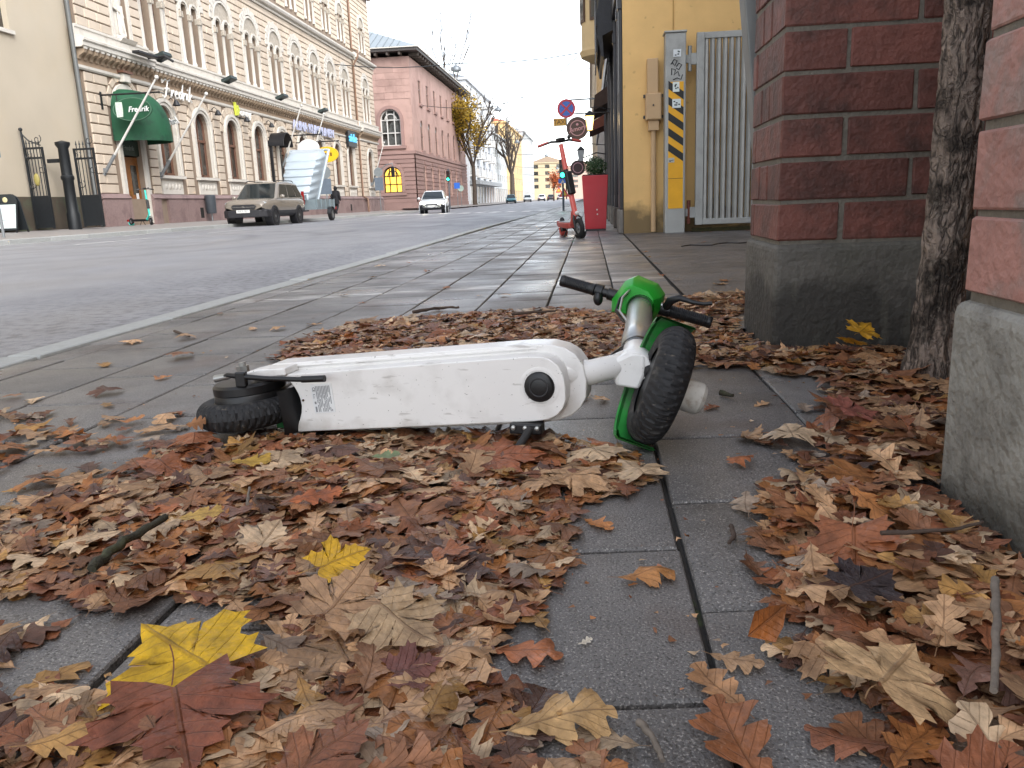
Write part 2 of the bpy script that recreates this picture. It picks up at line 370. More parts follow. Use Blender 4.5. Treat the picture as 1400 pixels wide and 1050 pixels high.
M_conc2 = pos_mat('streaked_concrete', '#94928b', concn, rough=.85, var=.2, scale=6, bump=.9, bscale=55, c2='#6b6862', c2lo=.5, c2hi=.68, c2scale=4)
BL, BW, BH, JT = .381, .183, .1120, .0145
brick_protos = {}; BRICKM = [M_brick]
M_brickp = mat('street_lit_dusty_brick', '#a4776d', rough=.72, var=.16, scale=14, bump=.6, bscale=50, rnd=.12, c2='#8f7a73', c2lo=.48, c2hi=.62, c2scale=6)  # paler dusty copy of the brick: street light on the near pier put into colour
def brick(parent, x0, x1, y0, y1, z0, z1):
    key = (round(x1 - x0, 3), round(y1 - y0, 3), rng.randrange(4), BRICKM[0].name)
    if key not in brick_protos:
        mb = MB(); a, b_, c = (x1 - x0) / 2, (y1 - y0) / 2, (z1 - z0) / 2
        bm = bmesh.new(); bmesh.ops.create_cube(bm, size=2)
        for v in bm.verts: v.co = (v.co.x * a, v.co.y * b_, v.co.z * c)
        bmesh.ops.bevel(bm, geom=bm.edges[:], offset=.0035, segments=1, affect='EDGES', profile=.6)
        for v in bm.verts: v.co += V((rng.uniform(-1, 1), rng.uniform(-1, 1), rng.uniform(-1, 1))) * .0016
        me = bpy.data.meshes.new('brick'); bm.to_mesh(me); bm.free(); me.materials.append(BRICKM[0]); me.polygons.foreach_set('use_smooth', [True] * len(me.polygons)); me.set_sharp_from_angle(angle=R(20)); brick_protos[key] = me
    o = bpy.data.objects.new('brick', brick_protos[key]); col.objects.link(o); o.parent = parent
    o.location = V(((x0 + x1) / 2, (y0 + y1) / 2, (z0 + z1) / 2)) - V(parent['_o']) + V((rng.uniform(-.002, .002), rng.uniform(-.002, .002), rng.uniform(-.0012, .0012))); o.rotation_euler = (0, rng.uniform(-.004, .004), rng.uniform(-.006, .006))
def course(parent, X0, X1, Y0, Y1, z0, phase):
    """ring of bricks for one course; corner bricks alternate direction"""
    z1 = z0 + BH
    ax = BL if phase else BW; ay = BW if phase else BL      # corner brick: along x, along y
    if Y1 > 2: brick(parent, X0, X0 + ax, Y0, Y0 + ay, z0, z1)
    else: brick(parent, X0, X0 + BW, Y0, Y1 - (.34 if phase else .42) - JT, z0, z1); ax = BW
    x = X0 + ax + JT                                        # front face
    while x < X1 - .05:
        xe = min(x + BL, X1); xe = X1 if X1 - xe < .06 else xe
        brick(parent, x, xe, Y0, Y0 + BW, z0, z1); x = xe + JT
    if Y1 < 2:                                              # near pier: laid from its far corner
        c = .34 if phase else .42; brick(parent, X0, X0 + BW, Y1 - c, Y1, z0, z1); Yq = Y1 - c - JT
    else: Yq = Y1
    y = Y0 + ay + JT                                        # street face
    while y < Yq - .03 and Y1 > 2:
        ye = min(y + (BL if not phase else .105), Y1); ye = Y1 if Y1 - ye < .05 else ye
        brick(parent, X0, X0 + BW, y, ye, z0, z1); y = ye + JT
    y = Y0 + BW + JT
    brick(parent, X1 - BW, X1, y, Y1, z0, z1)               # yard side
    brick(parent, X0 + BW + JT, X1 - BW - JT, Y1 - BW + .02, Y1, z0, z1)
def pier(X0, X1, Y0, Y1, zb, n, conc, label, ph0):
    t = thing('brick_pier', ((X0 + X1) / 2, (Y0 + Y1) / 2, 0), label, 'pier', 'brick piers along the pavement')
    bm_ = MB().box(X0 - .012, X1 + .012, Y0 - .015, Y1 + .02, -.06, zb)
    b = bm_.build('concrete_base', conc, t, bevel=.022, seg=3)
    MB().box(X0 + .006, X1 - .006, Y0 + .006, Y1 - .006, zb - .02, zb + n * (BH + JT) + .02).build('mortar_core', M_mortar, t)
    for i in range(n): course(t, X0, X1, Y0, Y1, zb + JT * .8 + i * (BH + JT), (i + ph0) % 2)
    zt = zb + n * (BH + JT) + .02
    MB().box(X0 - .05, X1 + .05, Y0 - .05, Y1 + .05, zt, zt + .1).build('capstone', conc, t, bevel=.015)
    return t
pier(.588, 1.36, 2.64, 3.10, .335, 14, M_concd, 'brick pier on dark concrete base beyond the tree trunk', 0)
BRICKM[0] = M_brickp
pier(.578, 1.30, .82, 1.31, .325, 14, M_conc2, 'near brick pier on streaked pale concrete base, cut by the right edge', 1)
# ================================================================== TREE BETWEEN THE PIERS
def bark_nodes(t, N, K, b):
    p, xyz = posxyz(t)
    nz = t.nodes.new('ShaderNodeTexNoise'); nz.inputs['Scale'].default_value = 12; nz.inputs['Detail'].default_value = 3; K(p, nz.inputs['Vector'])
    ad = t.nodes.new('ShaderNodeMix'); ad.data_type = 'RGBA'; ad.blend_type = 'LINEAR_LIGHT'; ad.inputs[0].default_value = .03; K(p, ad.inputs[6]); K(nz.outputs['Color'], ad.inputs[7])
    r1 = math_(t, 'ABSOLUTE', math_(t, 'SUBTRACT', noise(t, ad.outputs[2], 30, 3, (1, 1, .13)), .5)); r2 = math_(t, 'ABSOLUTE', math_(t, 'SUBTRACT', noise(t, ad.outputs[2], 26, 4, (1, 1, .9)), .5))
    rd = math_(t, 'MINIMUM', math_(t, 'MULTIPLY', r1, 1.), math_(t, 'ADD', math_(t, 'MULTIPLY', r2, 1.6), .03))
    mixin(t, b, maprange(t, rd, .0, .05, .85, 0), '#191411'); mixin(t, b, maprange(t, noise(t, p, 60, 5), .58, .72, 0, .5), '#8d8378')
    h = math_(t, 'ADD', math_(t, 'MINIMUM', math_(t, 'MULTIPLY', rd, 6.), .7), math_(t, 'MULTIPLY', noise(t, p, 120, 4), .35))
    bp = t.nodes.new('ShaderNodeBump'); bp.inputs['Strength'].default_value = 1.; bp.inputs['Distance'].default_value = .012; K(h, bp.inputs['Height']); K(bp.outputs[0], b.inputs['Normal'])
M_bark = pos_mat('oak_bark', '#948478', bark_nodes, rough=.9, var=.25, scale=18, bump=.5, bscale=60, c2='#3f362f', c2scale=9)
M_twig = mat('twig_bark', '#4a3c33', rough=.85, var=.25, scale=40, bump=.4, bscale=100)
def oak_trunk():
    root = thing('oak_tree', (.87, 2.1, 0), 'slender rough-barked tree trunk standing between the two brick piers', 'tree')
    n, k = 46, 90; P = []; rr = random.Random(3)
    fur = [(rr.uniform(0, 6.28), rr.choice([5, 7, 9, 11, 13, 17]), rr.uniform(.3, 1)) for _ in range(7)]
    for i in range(k):
        z = -.05 + 3.0 * (i / (k - 1)) ** 1.25
        cx = .868 + .018 * z + .012 * math.sin(z * 2.3); cy = 2.12 + .02 * z; r = .052 - .006 * z + .045 * math.exp(-max(z, 0) / .09) * .55
        if z > 1: r = .046 - .004 * (z - 1)
        for j in range(n):
            a = 2 * math.pi * j / n; h = 0
            for ph, m, am in fur: h += am * math.sin(m * a + ph + 2.4 * math.sin(z * (3 + m * .35) + ph))
            h2 = abs(math.sin(8 * a + 1.7 * math.sin(z * 9) + .8 * math.sin(z * 23))) ** .6
            q = r * (1 + .022 * h) + .008 * (h2 - .5) + .003 * math.sin(z * 61 + 5 * math.sin(a * 3))
            P.append((cx + q * math.cos(a), cy + q * math.sin(a), z))
    F = [(i * n + j, i * n + (j + 1) % n, (i + 1) * n + (j + 1) % n, (i + 1) * n + j) for i in range(k - 1) for j in range(n)]
    MB().add(P, F).build('trunk', M_bark, root, smooth=60)
    lm = MB(); tips = []
    def grow(p, d, r, ln, lev):
        q = [p]
        for s in range(4): d = (d + V((rr.uniform(-.2, .2), rr.uniform(-.2, .2), rr.uniform(-.05, .12)))).normalized(); q.append(q[-1] + d * ln / 4)
        lm.tube(q, [r, r * .9, r * .8, r * .7, r * .6], 6 if lev < 2 else 4)
        if lev >= 3: tips.append(q[-1]); return
        for c in range(3): grow(q[2 + c % 3], (d + V((rr.uniform(-.8, .8), rr.uniform(-.8, .8), rr.uniform(-.2, .5)))).normalized(), r * .58, ln * .68, lev + 1)
    for a in range(4): grow(V((.92, 2.18, 2.8)), V((math.cos(a * 1.6) * .6, math.sin(a * 1.6) * .6, 1)).normalized(), .034, 1.3, 0)
    lm.build('limb', M_twig, root, smooth=60)
    lf = MB()
    for tp in tips:
        for q in range(7):
            c = tp + V((rr.gauss(0, .15), rr.gauss(0, .15), rr.gauss(0, .15))); x, y, _ = frame((rr.uniform(-1, 1), rr.uniform(-1, 1), rr.uniform(.2, 1)))
            lf.add([c - x * .05, c - y * .025, c + x * .05, c + y * .025], [(0, 1, 2, 3)])
    lf.build('crown', mat('clinging_leaf', '#8a5a30', rough=.7, var=.3, scale=9), root, kind='stuff', normals=False)
oak_trunk()
# ================================================================== LEANING STEEL POST BY THE FAR PIER
M_steel = mat('galvanised_steel', '#a0a19e', rough=.5, metal=.25, var=.14, scale=5, bump=.1, bscale=40, c2='#8a8b88', c2scale=2.5, rvar=.1)
t = thing('steel_post', (.60, 3.32, 0), 'leaning grey steel gate post right behind the far brick pier', 'post')
_ps = Matrix(((1, 0, -.11, .131), (0, 1, 0, 0), (0, 0, 1, 0), (0, 0, 0, 1)))
MB().box(.566, .62, 3.20, 3.30, 0, 2.6, _ps).build('shaft', mat('dull_steel', '#7c7d7b', rough=.6, metal=.2, var=.12, scale=6), t, bevel=.006)
MB().box(.555, .63, 3.19, 3.31, 2.601, 2.62, _ps).build('cap', M_steel, t)
mat('rusty_steel', '#6b3a2c', rough=.8, var=.3, scale=30)
for z_ in (.5, 1.9): MB().box(.621, .66, 3.23, 3.27, z_, z_ + .12, _ps).build('hinge', MATS['rusty_steel'], t)
# ================================================================== YELLOW CORNER BUILDING WITH DARK SHOPFRONT
def ywall(t, N, K, b):
    p, xyz = posxyz(t); e = math_(t, 'ADD', xyz[2], maprange(t, noise(t, p, 2.5, 6), .3, .7, -.35, .35))
    mixin(t, b, maprange(t, e, .42, .1, 0, .8), '#4a4233'); mixin(t, b, maprange(t, noise(t, p, 1.3, 6, (1, 1, .35)), .55, .72, 0, .4), '#a88a58')
    mixin(t, b, maprange(t, noise(t, p, 9, 5), .66, .72, 0, .4), '#8f7448')
M_yel = pos_mat('yellow_render', '#d6b074', ywall, rough=.85, var=.08, scale=3, bump=.25, bscale=60)
M_dark = mat('charcoal_paint', '#3d3c40', rough=.45, var=.12, scale=5, rvar=.1)
M_dark2 = mat('black_trim', '#1d1d20', rough=.4, var=.1, scale=6)
M_glass = mat('window_glass', '#20262a', rough=.06, var=.2, scale=.6, spec=.9)
M_pale = mat('pale_paint', '#c9c6c1', rough=.6, var=.06)
yb = thing('corner_building', (.48, 11.65, 0), 'yellow rendered building with charcoal shopfront along the pavement on the right', 'building')
XS = .475                                            # street face
SF = lambda s, z, d: (XS - d, s, z)                  # along street, up, out of the wall
EF = lambda s, z, d: (s, 11.65 - d, z)               # end wall facing the driveway
MB().holed(rect(XS, 9, 0, 11), [], EF, 0, .1).build('end_wall', M_yel, yb)
MB().box(1.14, 1.152, 11.635, 11.65, 2.55, 11).build('render_joint', mat('ochre_joint', '#a5844c', rough=.9), yb)  # slightly darker ochre strip for the joint in the render
wins = [(12.5 + 2.15 * k, .55, 2.75) for k in range(6)]
holes = [rect(s, s + 1.55, z0, z1) for s, z0, z1 in wins]
MB().holed(rect(11.65, 46, 0, 4.2), holes, SF, 0, .22).build('shopfront_wall', M_dark, yb)
uw = [rect(13.5 + 2.9 * k, 14.7 + 2.9 * k, 5.2, 7.2) for k in range(10)] + [rect(13.5 + 2.9 * k, 14.7 + 2.9 * k, 8.2, 10.) for k in range(10)]
MB().holed(rect(11.65, 46, 4.2, 11), uw, SF, 0, .2).build('upper_wall', M_yel, yb)
MB().add([(XS + .02, 46, 0), (9, 46, 0), (9, 46, 11), (XS + .02, 46, 11)], [(0, 1, 2, 3)]).build('back_wall', M_yel, yb)
rf = MB().add([(XS - .3, 11.4, 11), (9, 11.4, 11), (9, 46.2, 11), (XS - .3, 46.2, 11), (4.6, 15, 13.6), (4.6, 43, 13.6)], [(0, 1, 4), (1, 2, 5, 4), (2, 3, 5), (3, 0, 4, 5), (0, 3, 2, 1)]).build('roof', mat('roof_metal', '#5a5b5e', rough=.5, var=.1), yb)
for s, z0, z1 in wins:
    wn = MB().box(XS + .12, XS + .18, s, s + .07, z0, z1).box(XS + .12, XS + .18, s + 1.48, s + 1.55, z0, z1).box(XS + .12, XS + .18, s + .07, s + 1.48, z1 - .5, z1 - .44).box(XS + .12, XS + .18, s + .07, s + 1.48, z0, z0 + .08).build('shop_window', M_pale, yb)
    MB().box(XS + .15, XS + .16, s + .07, s + 1.48, z0 + .08, z1).build('pane', M_glass, wn)
for h in uw:
    wn = MB()
    u0, u1, v0, v1 = h[0][0], h[1][0], h[0][1], h[2][1]; um = (u0 + u1) / 2
    wn.box(XS + .1, XS + .16, u0, u0 + .07, v0, v1).box(XS + .1, XS + .16, u1 - .07, u1, v0, v1).box(XS + .1, XS + .16, um - .04, um + .04, v0, v1).box(XS + .1, XS + .16, u0, u1, v1 - .75, v1 - .68)
    wo_ = wn.build('window', M_pale, yb); MB().box(XS + .13, XS + .14, u0, u1, v0, v1).build('pane', M_glass, wo_)
# pilasters and stone feet of the shopfront
for k, s in enumerate([11.66, 12.27, 14.08, 16.23, 18.38, 20.53, 22.68]):
    p_ = MB().box(XS - .05, XS - .002, s, s + (.13 if k else .2), .34, 3.3).box(XS - .065, XS - .002, s - .02, s + .17, 2.95, 3.1).build('pilaster', M_dark if k else M_dark2, yb, bevel=.008)
    MB().box(XS - .075, XS - .003, s - .02, s + .17, 0, .338).build('pilaster_foot', mat('grey_stone', '#6f6b66', rough=.8, var=.2, scale=12, bump=.4), p_, bevel=.02)
MB().box(XS - .07, XS - .004, 11.66, 46, 3.32, 3.6).build('fascia', M_dark2, yb, bevel=.01)
# deep shingled shop canopy, seen end-on
cn_ = MB()
prof = [(.0, 3.95), (.22, 3.86), (.30, 3.5), (.30, 3.1), (.24, 2.78), (.2, 2.78), (.22, 3.1), (.0, 3.2)]
cn_.prism(prof, lambda u, v, d: (XS - u, 14.2 + d, v), 0, 2.6)
cp = cn_.build('canopy', mat('black_shingle', '#26262a', rough=.55, var=.25, scale=14, bump=.5, bscale=40), yb)
for k in range(8):
    for q in range(5):
        z = 2.85 + q * .21; MB().box(XS - .325, XS - .304, 14.22 + .325 * k + (.16 if q % 2 else 0), 14.50 + .325 * k + (.16 if q % 2 else 0), z, z + .19).build('shingle', MATS['black_shingle'], cp)
cn2 = MB().prism([(.0, 2.95), (.32, 2.75), (.36, 2.45), (.3, 2.45), (.0, 2.6)], lambda u, v, d: (XS - u, 19.0 + d, v), 0, 2.4).build('awning', mat('brown_awning', '#3a2a24', rough=.8, var=.2, scale=10), yb)
MB().prism([(.0, 2.75), (.42, 2.5), (.45, 2.3), (.40, 2.3), (.0, 2.45)], lambda u, v, d: (XS - u, 23.0 + d, v), 0, 2.2).build('awning', mat('rust_awning', '#6e3d2c', rough=.8, var=.2, scale=10), yb)
# rounded oriel bay above the pavement
ob = MB(); ob.lathe([(.0, 4.2), (.35, 4.22), (.62, 4.36), (.66, 4.5), (.62, 4.56), (.6, 4.6), (.6, 8.6), (.72, 8.7), (.74, 8.9), (0, 9.0)], (XS - .02, 24.2, 0), (0, 0, 1), 28)
orl = ob.build('oriel', mat('cream_render', '#cdb488', rough=.8, var=.06, scale=3), yb, smooth=40)
for a in (200, 250, 155):
    M_ = Matrix.Translation((XS - .02, 24.2, 0)) @ Matrix.Rotation(R(a), 4, 'Z'); w_ = MB().box(.575, .615, -.17, .17, 5.25, 7.0, M_).build('oriel_window', mat('brown_sash', '#5b4636', rough=.5), orl)
    MB().box(.6, .622, -.12, .12, 5.32, 6.93, M_).build('pane', M_glass, w_)
# cable cabinet and conduit on the end wall
M_box = mat('beige_metal', '#b79872', rough=.55, var=.06, scale=6)
cb = thing('cable_cabinet', (.86, 11.6, 0), 'beige metal cable cabinet with conduit pipe on the yellow wall', 'cabinet')
MB().box(.795, .94, 11.50, 11.645, 1.85, 2.29).build('upper_duct', M_box, cb, bevel=.008)
bx_ = MB().box(.77, .985, 11.46, 11.645, 1.50, 1.85).build('box', M_box, cb, bevel=.018)
MB().box(.785, .97, 11.448, 11.458, 1.515, 1.835).build('lid', M_box, bx_, bevel=.004)
MB().cyl((.87, 11.43, 1.69), (.87, 11.447, 1.69), .012).build('lock', M_dark2, bx_)
MB().box(.81, .95, 11.50, 11.645, 1.37, 1.50).build('lower_duct', M_box, cb, bevel=.006)
MB().cyl((.88, 11.575, .02), (.88, 11.575, 1.37), .036, n=14).build('conduit', M_box, cb, smooth=40)
for z in (1.53, 1.8):
    MB().box(.745, .77, 11.55, 11.6, z, z + .04).box(.985, 1.01, 11.55, 11.6, z, z + .04).build('bracket', M_dark2, cb)
MB().cyl((.88, 11.575, .82), (.88, 11.575, .86), .042, n=14).build('pipe_clip', M_box, cb)
# hazard-striped gate post
M_haz = mat('hazard_yellow', '#e0a416', rough=.5, var=.07, scale=8); M_blk = mat('hazard_black', '#151515', rough=.5)
gp = thing('gate_post', (1.15, 11.4, 0), 'grey steel gate post with black and yellow hazard stripes', 'post')
MB().box(1.01, 1.275, 11.25, 11.5, 0, 2.545).build('shaft', M_steel, gp, bevel=.012)
MB().box(.995, 1.285, 11.235, 11.515, 2.546, 2.57).build('cap', M_steel, gp, bevel=.006)
PF = lambda u, v, d: (1.05 + u, 11.2485 - d, v)
MB().prism(rect(0, .195, .33, 1.945), PF, 0, .003).build('warning_plate', M_haz, gp)
for k in range(5):
    z = .96 + .195 * k
    MB().prism([(0, z + .12), (.195, z - .02), (.195, z + .08), (0, z + .22)], PF, .0035, .0055).build('stripe', M_blk, gp)
MB().prism(rect(.0, .195, .72, .725), PF, .0035, .005).build('plate_seam', M_blk, gp)
for (u, z, w_, h_, c) in ((.06, 2.25, .10, .09, '#cfd4d6'), (.055, 1.82, .085, .12, '#d8e0dc'), (.05, 1.62, .11, .11, '#d3dcdc'), (.0, .93, .08, .06, '#b5b3a8')):
    s_ = MB().prism(rect(u, u + w_, z, z + h_), PF, .006, .008).build('sticker', mat('sticker_' + c[1:], c, rough=.6, var=.05), gp)
    q = random.Random(int(z * 100)); g_ = MB()
    for _ in range(5):
        a, b2 = u + q.uniform(.1, .7) * w_, z + q.uniform(.15, .7) * h_; g_.prism(rect(a, a + w_ * .22, b2, b2 + h_ * .14), PF, .0085, .0095)
    g_.build('print', mat('sticker_print', '#2c3a3d', rough=.6), s_)
rr = random.Random(4); gf = MB()
for (u0, z0, pts) in ((.03, 2.16, [(0, 0), (.04, .06), (.08, .04), (.05, -.02), (.02, .02)]), (.10, 2.13, [(0, 0), (.03, .04), (.07, .02), (.03, -.04), (.0, -.02)]), (.04, 2.03, [(0, 0), (.0, .08), (.05, .06), (.03, 0), (.08, .04), (.1, -.02)]), (.06, 2.0, [(0, -.03), (.05, -.01), (.1, -.03), (.12, .03)])):
    gf.tube([PF(u0 + a, z0 + b2, .003) for a, b2 in pts], .006, 4)
gf.build('graffiti_scrawl', mat('marker_ink', '#1f2026', rough=.6), gp)
M_rust = MATS['rusty_steel']
for z in (2.08, .12):
    h_ = MB().cyl((1.335, 11.36, z), (1.335, 11.36, z + .31), .026).build('hinge', M_rust if z < 1 else M_steel, gp, smooth=40)
    MB().box(1.276, 1.32, 11.33, 11.39, z + .1, z + .2).box(1.35, 1.42, 11.34, 11.38, z + .08, z + .22).build('hinge_leaf', M_steel, h_)
# open steel gate with vertical slats
ga = thing('steel_gate', (1.42, 11.36, 0), 'open galvanised steel gate of upright slats against the yellow wall', 'gate')
fr_ = MB().box(1.42, 1.52, 11.32, 11.40, .1, 2.545).box(2.75, 2.85, 11.32, 11.40, .1, 2.545).box(1.52, 2.75, 11.322, 11.398, 2.465, 2.543).box(1.52, 2.75, 11.322, 11.398, .102, .18)
fr_.build('frame', M_steel, ga, bevel=.006)
sl = None
for k in range(15):
    x = 1.545 + .081 * k
    if sl is None:
        sl = MB().prism([(-.034, .018), (-.012, -.022), (.018, -.022), (.036, .018), (.018, .026), (-.02, .026)], lambda u, v, d: (x + u, 11.36 + v, d), .18, 2.465).build('slat', mat('gate_slat', '#a3a39f', rough=.5, metal=.3, var=.12, scale=6, rnd=.1), ga)
    else: place(sl, Matrix.Translation((.081 * k, 0, 0)), ga)
# litter strip of soil at the foot of the wall
MB().tube([(1.4 + .15 * i, 11.5, .01) for i in range(12)], .05, 6).build('wall_foot_moss', mat('moss', '#3d3a22', rough=.95, var=.3, scale=30, bump=.8, bscale=80), yb)
# ================================================================== PLANTER, SHRUB
pl = thing('planter', (.09, 13.3, 0), 'tall tapered glossy red planter beside the charcoal shopfront', 'planter')
M_red = mat('red_lacquer', '#b3202c', rough=.35, var=.06, scale=4, coat=.3)
def frust(mb, cx, cy, z0, z1, a0, a1, b0, b1):
    return mb.add([(cx + sx * (a0 if z == z0 else a1), cy + sy * (b0 if z == z0 else b1), z) for z in (z0, z1) for sx, sy in ((-1, -1), (1, -1), (1, 1), (-1, 1))], [(3, 2, 1, 0), (4, 5, 6, 7)] + [(i, (i + 1) % 4, 4 + (i + 1) % 4, 4 + i) for i in range(4)])
frust(MB(), .09, 13.3, .03, .86, .165, .205, .165, .205).build('body', M_red, pl, bevel=.008)
MB().box(-.07, .25, 13.14, 13.46, 0, .03).build('foot', M_dark2, pl)
MB().box(-.105, .285, 13.105, 13.495, .861, .875).build('soil', mat('potting_soil', '#2c221b', rough=.95, bump=.8, bscale=60), pl)
MB().cyl((.115, 13.118, .33), (.115, 13.135, .33), .012).cyl((.12, 13.118, .26), (.12, 13.135, .26), .012).build('screw', M_pale, pl)
sh = thing('box_shrub', (.09, 13.3, .87), 'small rounded dark green shrub growing in the red planter', 'shrub')
q = random.Random(5); lf = MB()
for _ in range(2600):
    d = V((q.gauss(0, 1), q.gauss(0, 1), q.gauss(0, 1))).normalized() * (.06 + .13 * q.random() ** .4); c = V((.1, 13.3, 1.0)) + V((d.x, d.y, d.z * .85))
    x, y, _ = frame(d + V((q.uniform(-.1, .1), q.uniform(-.1, .1), q.uniform(-.1, .1)))); s_ = q.uniform(.008, .016); lf.add([c - x * s_, c - y * s_ * .6, c + x * s_, c + y * s_ * .6], [(0, 1, 2, 3)])
lf.build('foliage', mat('box_leaf', '#2f4a26', rough=.5, var=.4, scale=30), sh, kind='stuff', normals=False)
MB().cyl((.09, 13.3, .86), (.09, 13.3, 1.0), .012).build('stem', M_twig, sh)
# ================================================================== WALL SIGNS AND LANTERNS ON THE RIGHT
def disc(mb, c, r0, r1, n=28, y=0., th=.02):
    return mb.lathe([(r0, 0), (r1, 0), (r1, th), (r0, th), (r0, 0)], c, (0, -1, 0), n)
M_sr = mat('sign_red', '#c22440', rough=.4, var=.03); M_sb = mat('sign_blue', '#2f68c4', rough=.4, var=.03)
M_grey = mat('grey_metal', '#85898c', rough=.45, metal=.4, var=.08)
ns = thing('no_stopping_sign', (-.45, 20, 2.6), 'round blue no-stopping sign with red border on wall bracket', 'sign')
MB().cyl((-.51, 20.0, 2.6), (-.51, 20.015, 2.6), .21, n=32).build('plate', M_sb, ns)
disc(MB(), (-.51, 19.999, 2.6), .165, .215, 32, th=.006).build('border', M_sr, ns)
for s in (-1, 1):
    MB().box(-.165, .165, -.008, -.004, -.02, .02, Matrix.Translation((-.51, 20 + (.002 if s > 0 else 0), 2.6)) @ Matrix.Rotation(R(45 * s), 4, 'Y')).build('cross_bar', M_sr, ns)
MB().cyl((-.5, 20.03, 2.79), (.47, 20.03, 2.80), .018).cyl((-.51, 20.03, 2.84), (-.51, 20.03, 2.2), .012).build('bracket', M_grey, ns)
ps = thing('yellow_plate', (-.66, 20.0, 2.3), 'small yellow supplementary plate hanging under the no-stopping sign', 'sign')
MB().box(-.815, -.52, 20.0, 20.012, 2.215, 2.385).build('plate', mat('plate_yellow', '#d9a441', rough=.5, var=.06), ps)
MB().box(-.815, -.52, 19.996, 19.999, 2.375, 2.387).box(-.815, -.52, 19.996, 19.999, 2.213, 2.225).build('rim', mat('plate_rim', '#6b4d1c', rough=.5), ps)
text('print', 'TAXI', .14, basis((-.667, 19.995, 2.3), (1, 0, 0), (0, 0, 1)), mat('plate_print', '#5a3d20', rough=.5), ps, .002)
MB().cyl((-.52, 20.02, 2.37), (-.5, 20.02, 2.37), .01).build('bracket', M_grey, ps)
rs = thing('round_shop_sign', (-.2, 18.2, 2.1), 'round dark brown hanging shop sign with pinkish lettering', 'sign')
MB().cyl((-.235, 18.2, 2.0), (-.235, 18.26, 2.0), .235, n=36).build('disc', mat('dark_brown_sign', '#3b2325', rough=.5), rs)
disc(MB(), (-.235, 18.199, 2.0), .145, .163, 36, th=.004).build('ring', mat('sign_pink', '#b98b93', rough=.5), rs)
text('lettering', 'Amory', .13, basis((-.235, 18.195, 1.985), (1, 0, .2), (0, 0, 1)), MATS['sign_pink'], rs, .002, shear=.2, bold=.002)
MB().ball((-.235, 18.195, 2.075), .028, 10, 6, (1, .3, 1)).build('emblem', MATS['sign_pink'], rs)
MB().cyl((-.235, 18.23, 2.235), (-.235, 18.23, 2.3), .01).cyl((-.3, 18.23, 2.3), (.47, 18.23, 2.3), .014).build('hanger', M_dark2, rs)
def lantern(x, y, z, lit, label):
    t = thing('wall_lantern', (x, y, z), label, 'lantern', 'wall lanterns along the shopfront')
    s = 1.
    g_ = frust(MB(), x, y, z - .16, z + .1, .05, .085, .05, .085).build('glass', mat('lamp_glow', '#ffce7a', rough=.4, emit=1.1, var=.02) if lit else mat('lantern_glass', '#a9aeb2', rough=.15), t)
    fm = MB()
    for sx, sy in ((-1, -1), (1, -1), (1, 1), (-1, 1)): fm.cyl((x + sx * .052, y + sy * .052, z - .165), (x + sx * .088, y + sy * .088, z + .105), .006, n=6)
    fm.box(x - .09, x + .09, y - .09, y + .09, z + .103, z + .115).box(x - .055, x + .055, y - .055, y + .055, z - .175, z - .163); fm.build('cage', M_dark2, t)
    frust(MB(), x, y, z + .116, z + .2, .1, .02, .1, .02).build('roof', M_dark2, t)
    MB().tube([(x, y, z + .19), (x, y, z + .24), (x + .12, y, z + .27), (XS, y, z + .2)], .01, 6).build('arm', M_dark2, t)
    if lit:
        ld = bpy.data.lights.new('lamp_light', 'POINT'); ld.energy = 6; ld.color = (1, .72, .38); ld.shadow_soft_size = .05; lo = bpy.data.objects.new('lamp_light', ld); col.objects.link(lo); lo.location = (x - .14, y - .05, z)
    return t
lantern(.03, 16.4, 1.96, True, 'glowing amber wall lantern in front of the round brown sign')
lantern(-.2, 21.5, 1.62, False, 'unlit black wall lantern hanging below the round brown sign')
bs = thing('bracket_sign', (-.15, 22.5, 1.45), 'dark scrolled hanging sign under the unlit lantern', 'sign')
MB().cyl((-.3, 22.5, 1.33), (-.3, 22.54, 1.33), .2, n=24).build('disc', MATS['dark_brown_sign'], bs)
disc(MB(), (-.3, 22.499, 1.33), .12, .14, 24, th=.004).build('ring', MATS['sign_pink'], bs)
MB().tube([(XS, 22.5, 1.65), (.2, 22.5, 1.7), (-.1, 22.5, 1.6), (-.3, 22.5, 1.55), (-.1, 22.5, 1.45), (.2, 22.5, 1.3), (XS, 22.5, 1.1)], .018, 6).tube([(XS, 22.5, .95), (.15, 22.5, 1.15), (-.05, 22.5, 1.3), (.05, 22.5, 1.45), (.2, 22.5, 1.4)], .016, 6).build('scroll_bracket', M_dark2, bs)

# unseen building added behind the piers to shade them and the near pavement
yd = thing('added_shade_building', (3.4, -8, 0), 'unseen brownish building added behind the brick piers to shade the near pavement', 'building')
M_yd = mat('brown_render', '#7a6450', rough=.85, var=.08, scale=.7)
YF = lambda s, z, d: (3.4 - d, s, z)
hs = [rect(-28 + 3.2 * c, -26.6 + 3.2 * c, 1.4 + 3.4 * r_, 3.4 + 3.4 * r_) for c in range(11) for r_ in range(2)]
MB().holed(rect(-30, 9.0, 0, 8.6), hs, YF, 0, .2).build('wall', M_yd, yd)
for h in hs: MB().prism(rect(h[0][0], h[1][0], h[0][1], h[2][1]), YF, -.25, -.2).build('window', M_glass, yd)
MB().box(3.7, 14, -30, 9.0, 0, 8.5).build('inner_mass', M_yd, yd); MB().box(3.1, 14, -30.2, 9.2, 8.61, 8.9).build('roof', MATS['roof_metal'], yd)
